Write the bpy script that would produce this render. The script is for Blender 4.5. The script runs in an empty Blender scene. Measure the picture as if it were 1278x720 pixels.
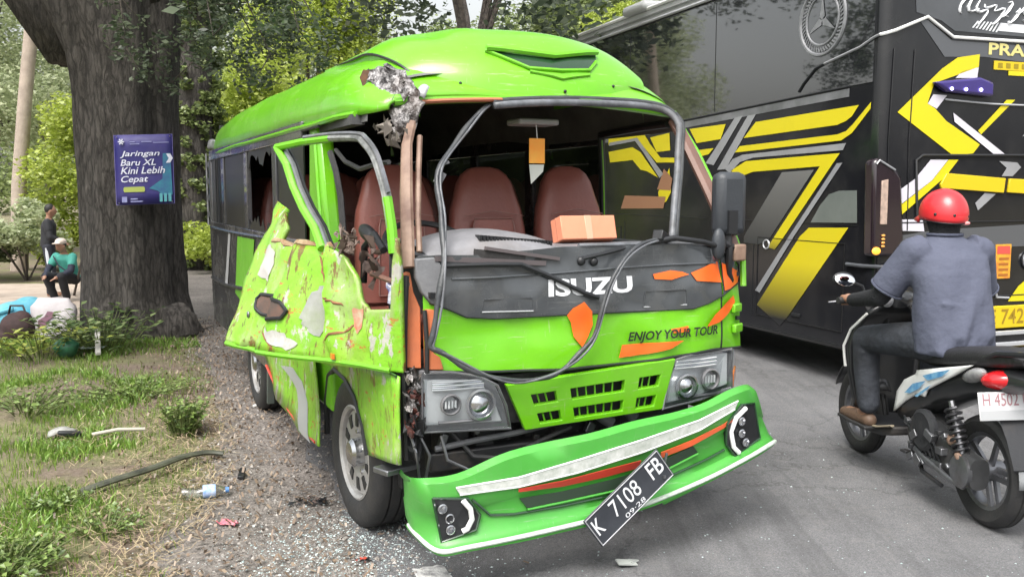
import bpy, bmesh, math, random
import numpy as np
from mathutils import Vector, Matrix, Euler, noise
random.seed(7); np.random.seed(7)
R = math.radians
sc = bpy.context.scene
COL = sc.collection

# ------------------------------------------------------------------ camera, world, sun, exposure
cam_d = bpy.data.cameras.new('camera'); cam = bpy.data.objects.new('camera', cam_d); COL.objects.link(cam)
cam.location = (0, 0, 1.6); cam.rotation_euler = (R(90) - math.atan(120 / 1150), 0, 0)
cam_d.sensor_width = 36.0; cam_d.lens = 36.0 * 1150 / 1278; cam_d.clip_end = 2000; cam_d.clip_start = .05
sc.camera = cam
SUN_EL, SUN_AZ = 58, 200            # azimuth measured from +Y (away from the camera) towards +X
w = bpy.data.worlds.new('World'); sc.world = w; w.use_nodes = True
nt = w.node_tree; nt.nodes.clear()
sky = nt.nodes.new('ShaderNodeTexSky'); sky.sky_type = 'NISHITA'; sky.sun_disc = False
sky.sun_elevation = R(SUN_EL); sky.sun_rotation = R(SUN_AZ)
sky.air_density = 1.6; sky.dust_density = 6.0; sky.ozone_density = 1.0; sky.altitude = 50
hs = nt.nodes.new('ShaderNodeHueSaturation'); hs.inputs['Saturation'].default_value = .22; hs.inputs['Value'].default_value = 1.0
bg = nt.nodes.new('ShaderNodeBackground'); bg.inputs['Strength'].default_value = .15
wo = nt.nodes.new('ShaderNodeOutputWorld')
nt.links.new(sky.outputs[0], hs.inputs['Color']); nt.links.new(hs.outputs[0], bg.inputs['Color']); nt.links.new(bg.outputs[0], wo.inputs['Surface'])
sd = bpy.data.lights.new('sun', 'SUN'); sun = bpy.data.objects.new('sun', sd); COL.objects.link(sun)
sd.energy = 1.5; sd.angle = R(35); sd.color = (1, .96, .9)
sv = Vector((math.sin(R(SUN_AZ)) * math.cos(R(SUN_EL)), math.cos(R(SUN_AZ)) * math.cos(R(SUN_EL)), math.sin(R(SUN_EL))))
sun.rotation_euler = sv.to_track_quat('Z', 'Y').to_euler()
sc.view_settings.view_transform = 'Standard'; sc.view_settings.look = 'None'
sc.view_settings.exposure = 0.98; sc.view_settings.gamma = 1.0
sc.render.engine = 'CYCLES'; sc.cycles.max_bounces = 6; sc.cycles.transparent_max_bounces = 12
try: sc.cycles.use_denoising = True
except Exception: pass

# ------------------------------------------------------------------ materials
MATS = {}
def pbr(name, col, rough=.6, metal=0., coat=0., col2=None, nscale=6., namt=.5, bump=0., bscale=30., spec=.5, dirt=0., dirtcol=(.16, .12, .08), scr=0., scrcol=(.36, .42, .22), wreck=False):
    if name in MATS: return MATS[name]
    m = bpy.data.materials.new(name); m.use_nodes = True; t = m.node_tree; b = t.nodes['Principled BSDF']
    b.inputs['Roughness'].default_value = rough; b.inputs['Metallic'].default_value = metal
    b.inputs['Coat Weight'].default_value = coat; b.inputs['Coat Roughness'].default_value = .08
    b.inputs['Specular IOR Level'].default_value = spec
    L = t.links.new
    tc = t.nodes.new('ShaderNodeTexCoord'); cur = None
    rgb = t.nodes.new('ShaderNodeRGB'); rgb.outputs[0].default_value = (*col, 1); cur = rgb.outputs[0]
    if col2 is not None:
        n = t.nodes.new('ShaderNodeTexNoise'); n.inputs['Scale'].default_value = nscale; n.inputs['Detail'].default_value = 7; n.inputs['Roughness'].default_value = .65
        L(tc.outputs['Object'], n.inputs['Vector'])
        rp = t.nodes.new('ShaderNodeValToRGB'); rp.color_ramp.elements[0].position = .5 - .5 * (1 - namt) - .02 + .1; rp.color_ramp.elements[1].position = .5 + .5 * (1 - namt) + .02 - .1
        L(n.outputs['Fac'], rp.inputs[0])
        mx = t.nodes.new('ShaderNodeMixRGB'); mx.inputs[2].default_value = (*col2, 1)
        L(rp.outputs[0], mx.inputs[0]); L(cur, mx.inputs[1]); cur = mx.outputs[0]
    if dirt > 0:
        n2 = t.nodes.new('ShaderNodeTexNoise'); n2.inputs['Scale'].default_value = 3.1; n2.inputs['Detail'].default_value = 9; n2.inputs['Roughness'].default_value = .72
        L(tc.outputs['Object'], n2.inputs['Vector'])
        r2 = t.nodes.new('ShaderNodeMapRange'); r2.inputs[1].default_value = .48; r2.inputs[2].default_value = .8; r2.inputs[4].default_value = dirt
        L(n2.outputs['Fac'], r2.inputs[0])
        m2 = t.nodes.new('ShaderNodeMixRGB'); m2.inputs[2].default_value = (*dirtcol, 1)
        L(r2.outputs[0], m2.inputs[0]); L(cur, m2.inputs[1]); cur = m2.outputs[0]
        ad = t.nodes.new('ShaderNodeMath'); ad.operation = 'ADD'; ad.inputs[1].default_value = rough
        L(r2.outputs[0], ad.inputs[0]); L(ad.outputs[0], b.inputs['Roughness'])
    def layer(scale, lo, hi, col_, amt, stretch=(1, 1, 1), det=9):
        nonlocal cur
        mp = t.nodes.new('ShaderNodeMapping'); mp.inputs['Scale'].default_value = stretch; L(tc.outputs['Object'], mp.inputs[0])
        q = t.nodes.new('ShaderNodeTexNoise'); q.inputs['Scale'].default_value = scale; q.inputs['Detail'].default_value = det; q.inputs['Roughness'].default_value = .7; L(mp.outputs[0], q.inputs['Vector'])
        rr = t.nodes.new('ShaderNodeMapRange'); rr.inputs[1].default_value = lo; rr.inputs[2].default_value = hi; rr.inputs[4].default_value = amt; L(q.outputs['Fac'], rr.inputs[0])
        mm = t.nodes.new('ShaderNodeMixRGB'); mm.inputs[2].default_value = (*col_, 1); L(rr.outputs[0], mm.inputs[0]); L(cur, mm.inputs[1]); cur = mm.outputs[0]
    if scr > 0:
        layer(5, .60, .66, scrcol, scr, (1, 1, 14)); layer(4, .62, .68, scrcol, scr * .8, (16, 5, 1.5)); layer(38, .70, .76, (.10, .12, .04), .7)
    if wreck:          # paint broken by the crash: scuffs, rust-brown scrapes, bare primer
        layer(4.2, .51, .59, (.30, .36, .16), .65, (1, 1, .5)); layer(5.5, .565, .60, (.15, .07, .03), .9, (1.4, 1.4, .6)); layer(7., .575, .60, (.42, .41, .38), .95, (1.2, 1.2, .7)); layer(9., .605, .64, (.42, .10, .04), .85, (1, 1, 2.5)); layer(13, .58, .63, (.10, .05, .03), .8, (2.2, 2.2, .5)); layer(30, .64, .70, (.12, .05, .02), .85)
    L(cur, b.inputs['Base Color'])
    if bump > 0:
        n3 = t.nodes.new('ShaderNodeTexNoise'); n3.inputs['Scale'].default_value = bscale; n3.inputs['Detail'].default_value = 5
        L(tc.outputs['Object'], n3.inputs['Vector'])
        bp = t.nodes.new('ShaderNodeBump'); bp.inputs['Strength'].default_value = bump; bp.inputs['Distance'].default_value = .02
        L(n3.outputs['Fac'], bp.inputs['Height']); L(bp.outputs[0], b.inputs['Normal'])
    MATS[name] = m; return m
def emit(name, col, s):
    if name in MATS: return MATS[name]
    m = bpy.data.materials.new(name); m.use_nodes = True; b = m.node_tree.nodes['Principled BSDF']
    b.inputs['Base Color'].default_value = (*col, 1); b.inputs['Emission Color'].default_value = (*col, 1); b.inputs['Emission Strength'].default_value = s
    MATS[name] = m; return m
def clear_glass(name, tint=(.9, .93, .95), refl=.12, rough=.03):
    m = bpy.data.materials.new(name); m.use_nodes = True; t = m.node_tree; t.nodes.clear()
    o = t.nodes.new('ShaderNodeOutputMaterial'); a = t.nodes.new('ShaderNodeBsdfTransparent'); a.inputs[0].default_value = (*tint, 1)
    g = t.nodes.new('ShaderNodeBsdfGlossy'); g.inputs['Roughness'].default_value = rough
    f = t.nodes.new('ShaderNodeLayerWeight'); f.inputs[0].default_value = .18
    ma = t.nodes.new('ShaderNodeMath'); ma.operation = 'ADD'; ma.inputs[1].default_value = refl; ma.use_clamp = True
    mx = t.nodes.new('ShaderNodeMixShader'); t.links.new(f.outputs['Facing'], ma.inputs[0]); t.links.new(ma.outputs[0], mx.inputs[0])
    t.links.new(a.outputs[0], mx.inputs[1]); t.links.new(g.outputs[0], mx.inputs[2]); t.links.new(mx.outputs[0], o.inputs[0])
    MATS[name] = m; return m
def leafmat(name, c1, c2, c3, trans=.35):
    """each leaf face gets its own tone from the leaf's random island value"""
    m = bpy.data.materials.new(name); m.use_nodes = True; t = m.node_tree; t.nodes.clear()
    o = t.nodes.new('ShaderNodeOutputMaterial'); g = t.nodes.new('ShaderNodeNewGeometry'); r = t.nodes.new('ShaderNodeValToRGB')
    r.color_ramp.elements[0].color = (*c1, 1); r.color_ramp.elements[1].color = (*c3, 1)
    e = r.color_ramp.elements.new(.55); e.color = (*c2, 1)
    d = t.nodes.new('ShaderNodeBsdfDiffuse'); tr = t.nodes.new('ShaderNodeBsdfTranslucent'); mx = t.nodes.new('ShaderNodeMixShader'); mx.inputs[0].default_value = trans
    gl = t.nodes.new('ShaderNodeBsdfGlossy'); gl.inputs['Roughness'].default_value = .45; m2 = t.nodes.new('ShaderNodeMixShader'); m2.inputs[0].default_value = .05
    L = t.links.new
    L(g.outputs['Random Per Island'], r.inputs[0]); L(r.outputs[0], d.inputs[0]); L(r.outputs[0], tr.inputs[0])
    L(d.outputs[0], mx.inputs[1]); L(tr.outputs[0], mx.inputs[2]); L(mx.outputs[0], m2.inputs[1]); L(gl.outputs[0], m2.inputs[2]); L(m2.outputs[0], o.inputs[0])
    MATS[name] = m; return m

GREEN = pbr('lime_paint', (.125, .43, .006), .30, coat=.35, col2=(.15, .48, .009), nscale=2.5, bump=.06, bscale=7, dirt=.3, dirtcol=(.17, .21, .07), scr=.5)
GREEN_D = pbr('scuffed_lime_paint', (.14, .45, .008), .38, coat=.15, col2=(.27, .47, .05), nscale=4.5, namt=.35, bump=.55, bscale=11, dirt=.5, dirtcol=(.20, .13, .05), wreck=True)
BGREEN = pbr('bumper_green_paint', (.055, .31, .035), .36, coat=.2, col2=(.07, .35, .05), nscale=3, bump=.08, bscale=6, dirt=.4, dirtcol=(.13, .20, .09), scr=.5, scrcol=(.22, .36, .2))
DARKG = pbr('dark_green_trim_shade', (.016, .05, .02), .12, coat=.4)  # dark trim green; also paints the slot shade and roof reflection
CHAR = pbr('charcoal_paint', (.050, .056, .062), .22, coat=.6, col2=(.07, .076, .082), nscale=3, bump=.05, bscale=8, dirt=.4, dirtcol=(.13, .125, .11), scr=.4, scrcol=(.17, .17, .17))
BLACKP = pbr('black_plastic', (.014, .015, .017), .45, bump=.05, bscale=60)
GREYP = pbr('grey_plastic', (.15, .155, .165), .55, col2=(.11, .112, .12), nscale=9, bump=.1, bscale=50, dirt=.35)
MIRP = pbr('mirror_plastic', (.035, .04, .047), .5, bump=.08, bscale=80)
RUBBER = pbr('rubber', (.02, .021, .023), .6, col2=(.034, .033, .032), nscale=12, bump=.15, bscale=70)
SEAL = pbr('window_seal', (.030, .033, .038), .38, col2=(.06, .065, .07), nscale=9, bump=.2, bscale=40, dirt=.5, dirtcol=(.12, .12, .11))
SEALG = pbr('grey_window_seal', (.17, .18, .20), .38, col2=(.07, .075, .08), nscale=11, dirt=.3)
ORANGE = pbr('orange_film', (.80, .13, .012), .35, coat=.2, dirt=.15)
PRIMER = pbr('orange_primer', (.55, .15, .05), .55, col2=(.42, .12, .05), nscale=5, bump=.15, bscale=14, dirt=.55, dirtcol=(.22, .14, .08))
RUSTP = pbr('pink_brown_primer', (.30, .205, .15), .6, col2=(.13, .07, .05), nscale=7, bump=.2, bscale=20, dirt=.4)
BROWN = pbr('brown_pillar', (.16, .09, .07), .5, col2=(.22, .12, .09), nscale=5)
WHITEP = pbr('white_paint', (.78, .79, .78), .4, dirt=.25, dirtcol=(.35, .33, .28))
SILVERP = pbr('silver_film', (.46, .47, .49), .32, metal=.25, coat=.2)
LAVP = pbr('pale_grey_film', (.62, .60, .66), .4, coat=.2)
CHROME = pbr('bright_metal', (.62, .63, .65), .22, metal=1., col2=(.45, .46, .48), nscale=10)
STEEL = pbr('dull_metal', (.30, .31, .33), .42, metal=.9, col2=(.2, .2, .21), nscale=12, dirt=.5)
CRUMP = pbr('crushed_metal', (.30, .29, .29), .40, metal=.5, col2=(.025, .022, .022), nscale=22, namt=.7, bump=1.0, bscale=30, dirt=.7, dirtcol=(.14, .10, .08))  # pale and dark mottle paints fold highlights into the metal's colour
ENGM = pbr('engine_bay_black', (.012, .012, .013), .6, col2=(.04, .04, .042), nscale=8, bump=.3, bscale=25, dirt=.4, dirtcol=(.07, .06, .05))
DARKIN = pbr('dark_cabin_lining', (.045, .047, .048), .75, col2=(.07, .07, .072), nscale=5)
MAROON = pbr('maroon_leather', (.24, .075, .058), .36, col2=(.28, .10, .08), nscale=4, bump=.12, bscale=60)
MAROON2 = pbr('maroon_leather_insert', (.33, .13, .105), .38, col2=(.26, .09, .075), nscale=5, bump=.15, bscale=70)
STITCH_HI = pbr('stitch_highlight', (.30, .16, .14), .6)  # stitched seams; pale tone paints the highlight along their edges
BODYGREY = pbr('dark_body_paint', (.030, .032, .035), .16, coat=.6, col2=(.06, .06, .065), nscale=2.2, dirt=.5, dirtcol=(.15, .14, .12))
TINT = pbr('tinted_glass', (.010, .011, .012), .28, spec=.35)
LENSIN = pbr('lamp_reflector', (.60, .62, .63), .3, col2=(.46, .47, .48), nscale=7)
GLASSC = clear_glass('lamp_glass', (.93, .95, .96), .07)
AMBER = pbr('amber_lens', (.65, .18, .02), .2, coat=.5)
REDL = pbr('red_lens', (.62, .015, .02), .15, coat=.6)
TEXTW = pbr('white_lettering', (.75, .77, .8), .35)
TEXTK = pbr('black_lettering', (.015, .02, .012), .4)
SKIN = pbr('brown_skin', (.29, .155, .10), .5, bump=.05, bscale=60)
# ------------------------------------------------------------------ mesh building
class MB:
    def __init__(s): s.v = []; s.f = []; s.m = []; s.mi = 0
    def add(s, vs, fs):
        o = len(s.v); s.v += [tuple(map(float, p)) for p in vs]
        for f in fs: s.f.append([i + o for i in f]); s.m.append(s.mi)
        return s
    def mat(s, i): s.mi = i; return s
    def box(s, c, d, rot=None):
        x, y, z = [k / 2 for k in d]
        P = [(-x, -y, -z), (x, -y, -z), (x, y, -z), (-x, y, -z), (-x, -y, z), (x, -y, z), (x, y, z), (-x, y, z)]
        M = Euler([R(a) for a in rot]).to_matrix() if rot else Matrix.Identity(3)
        return s.add([M @ Vector(p) + Vector(c) for p in P], [(0, 3, 2, 1), (4, 5, 6, 7), (0, 1, 5, 4), (1, 2, 6, 5), (2, 3, 7, 6), (3, 0, 4, 7)])
    def b2(s, a, b):
        return s.box([(p + q) / 2 for p, q in zip(a, b)], [abs(p - q) for p, q in zip(a, b)])
    def rings(s, rs, closed=True, caps=True):
        n = len(rs[0]); vs = [p for r in rs for p in r]; fs = []
        for i in range(len(rs) - 1):
            for j in range(n if closed else n - 1):
                k = (j + 1) % n; fs.append((i * n + j, i * n + k, (i + 1) * n + k, (i + 1) * n + j))
        if caps and closed: fs.append(tuple(reversed(range(n)))); fs.append(tuple((len(rs) - 1) * n + j for j in range(n)))
        return s.add(vs, fs)
    def grid(s, g): return s.rings(g, closed=False, caps=False)
    def tube(s, path, r, n=8, caps=True, flat=1.0):
        P = [Vector(p) for p in path]; rs = []; rad = r if isinstance(r, (list, tuple)) else [r] * len(P)
        up = Vector((0, 0, 1)); prev = None
        for i, p in enumerate(P):
            d = ((P[min(i + 1, len(P) - 1)] - P[max(i - 1, 0)]) or Vector((0, 0, 1))).normalized()
            if prev is None:
                a = d.cross(up if abs(d.z) < .9 else Vector((1, 0, 0))).normalized()
            else: a = (prev - d * prev.dot(d)).normalized()
            prev = a; b = d.cross(a)
            rs.append([p + (a * math.cos(t) + b * math.sin(t) * flat) * rad[i] for t in [2 * math.pi * k / n for k in range(n)]])
        return s.rings(rs, True, caps)
    def lathe(s, prof, n=32, M=None, closed=False):
        """prof: (radius, along-axis) pairs turned about local X"""
        M = M or Matrix.Identity(4); rs = []
        pr = list(prof) + ([prof[0]] if closed else [])
        for r, a in pr: rs.append([M @ Vector((a, r * math.cos(t), r * math.sin(t))) for t in [2 * math.pi * k / n for k in range(n)]])
        return s.rings(rs, True, False)
    def ell(s, c, rad, nu=16, nv=10, rot=None):
        M = Euler([R(a) for a in rot]).to_matrix() if rot else Matrix.Identity(3); rs = []
        for i in range(nv + 1):
            p = math.pi * (i / nv) ; p = min(max(p, .02), math.pi - .02)
            rs.append([M @ Vector((rad[0] * math.sin(p) * math.cos(t), rad[1] * math.sin(p) * math.sin(t), -rad[2] * math.cos(p))) + Vector(c) for t in [2 * math.pi * k / nu for k in range(nu)]])
        return s.rings(rs)
    def prism(s, poly, fn, d0, d1):
        """2-D polygon given a depth: fn(u, v, d) -> point"""
        n = len(poly); vs = [fn(u, v, d0) for u, v in poly] + [fn(u, v, d1) for u, v in poly]
        fs = [tuple(range(n)), tuple(reversed(range(n, 2 * n)))] + [(i, n + i, n + (i + 1) % n, (i + 1) % n) for i in range(n)]
        return s.add(vs, fs)
def obj(name, mb, mats, parent=None, smooth=True, bevel=0., ang=38, solid=0.):
    me = bpy.data.meshes.new(name); me.from_pydata(mb.v, [], mb.f)
    mats = mats if isinstance(mats, (list, tuple)) else [mats]
    for m in mats: me.materials.append(m)
    if len(mats) > 1: me.polygons.foreach_set('material_index', mb.m)
    bm = bmesh.new(); bm.from_mesh(me); bmesh.ops.recalc_face_normals(bm, faces=bm.faces)
    bm.to_mesh(me); bm.free()
    if smooth:
        me.polygons.foreach_set('use_smooth', [True] * len(me.polygons)); me.set_sharp_from_angle(angle=R(ang))
    me.update()
    o = bpy.data.objects.new(name, me); COL.objects.link(o)
    if parent: o.parent = parent
    if solid:
        q = o.modifiers.new('thick', 'SOLIDIFY'); q.thickness = abs(solid); q.offset = 0.; q.use_even_offset = False
    if bevel > 0:
        b = o.modifiers.new('bevel', 'BEVEL'); b.width = bevel; b.segments = 2; b.limit_method = 'ANGLE'; b.angle_limit = R(40); b.harden_normals = False
    return o
def thing(name, label, cat, loc=(0, 0, 0), rz=0., group=None):
    o = bpy.data.objects.new(name, None); COL.objects.link(o); o.empty_display_size = .2
    o.location = loc; o.rotation_euler = (0, 0, R(rz)); return tag(o, label, cat, group)
def tag(o, label, cat, group=None):
    o['label'] = label; o['category'] = cat
    if group: o['group'] = group
    return o
def struct(o): o['kind'] = 'structure'; return o
def stuff(o): o['kind'] = 'stuff'; return o
def poly_mesh(poly, fn, cuts=0):
    """filled 2-D polygon mapped by fn(u, v) -> point"""
    bm = bmesh.new(); f = bm.faces.new([bm.verts.new((u, v, 0)) for u, v in poly]); f.normal_update(); bmesh.ops.triangulate(bm, faces=[f])
    if cuts: bmesh.ops.subdivide_edges(bm, edges=bm.edges[:], cuts=cuts, use_grid_fill=True)
    bm.verts.ensure_lookup_table(); mb = MB()
    vs = [fn(v.co.x, v.co.y) for v in bm.verts]; fs = [[v.index for v in f.verts] for f in bm.faces]
    bm.verts.index_update(); fs = [[v.index for v in f.verts] for f in bm.faces]
    bm.free(); return mb.add(vs, fs)
def decal(name, poly, fn, m, parent, cuts=0, label=None):
    o = obj(name, poly_mesh(poly, fn, cuts), m, parent, smooth=cuts > 0)
    if label: o['label'] = label
    return o
def text(name, s, box, fn, m, parent, bold=.02, shear=0., extrude=0., rot=0.):
    """lettering fitted into box (u0, v0, u1, v1) and laid on a surface by fn(u, v)"""
    cu = bpy.data.curves.new(name, 'FONT'); cu.body = s; cu.offset = bold; cu.shear = shear; cu.extrude = extrude; cu.resolution_u = 3
    o = bpy.data.objects.new(name, cu); COL.objects.link(o)
    dg = bpy.context.evaluated_depsgraph_get(); me = bpy.data.meshes.new_from_object(o.evaluated_get(dg)); bpy.data.objects.remove(o)
    xs = [v.co.x for v in me.vertices]; ys = [v.co.y for v in me.vertices]
    x0, x1, y0, y1 = min(xs), max(xs), min(ys), max(ys); u0, v0, u1, v1 = box
    for v in me.vertices:
        v.co = fn(u0 + (v.co.x - x0) / (x1 - x0) * (u1 - u0), v0 + (v.co.y - y0) / (y1 - y0) * (v1 - v0))
    me.materials.clear(); me.materials.append(m)
    q = bpy.data.objects.new(name, me); COL.objects.link(q)
    if parent: q.parent = parent
    return q
def organic(name, build, m, parent=None, voxel=.012, smooth=6):
    """one continuous skin grown over overlapping volumes"""
    mb = MB(); build(mb); o = obj(name, mb, m, None, smooth=False)
    r = o.modifiers.new('r', 'REMESH'); r.mode = 'VOXEL'; r.voxel_size = voxel; r.use_smooth_shade = True
    if smooth: q = o.modifiers.new('s', 'SMOOTH'); q.iterations = smooth; q.factor = .5
    dg = bpy.context.evaluated_depsgraph_get(); me = bpy.data.meshes.new_from_object(o.evaluated_get(dg))
    old = o.data; o.modifiers.clear(); o.data = me; bpy.data.meshes.remove(old); me.name = name
    me.polygons.foreach_set('use_smooth', [True] * len(me.polygons))
    if parent: o.parent = parent
    return o
def limb(mb, pts, rad, n=12):
    for a, b, r0, r1 in zip(pts, pts[1:], rad, rad[1:]):
        mb.tube([a, b], [r0, r1], n); mb.ell(a, (r0,) * 3, n, 8); mb.ell(b, (r1,) * 3, n, 8)
def ellring(c, rx, ry, n=24, e=1.0):
    out = []
    for k in range(n):
        t = 2 * math.pi * k / n; a, b = math.cos(t), math.sin(t)
        out.append((c[0] + rx * math.copysign(abs(a) ** e, a), c[1] + ry * math.copysign(abs(b) ** e, b), c[2]))
    return out
def nz(p, s=1., seed=0.): return noise.noise(Vector((p[0] * s + seed, p[1] * s - seed, p[2] * s + 2 * seed)))
def dup(root, loc, rz, label=None, group=None):
    r = root.copy(); COL.objects.link(r); r.location = loc; r.rotation_euler = (0, 0, R(rz))
    if label: r['label'] = label
    if group: r['group'] = group
    for ch in list(root.children):
        c = ch.copy(); COL.objects.link(c); c.parent = r
        for g in ch.children:
            d = g.copy(); COL.objects.link(d); d.parent = c
    return r
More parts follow.
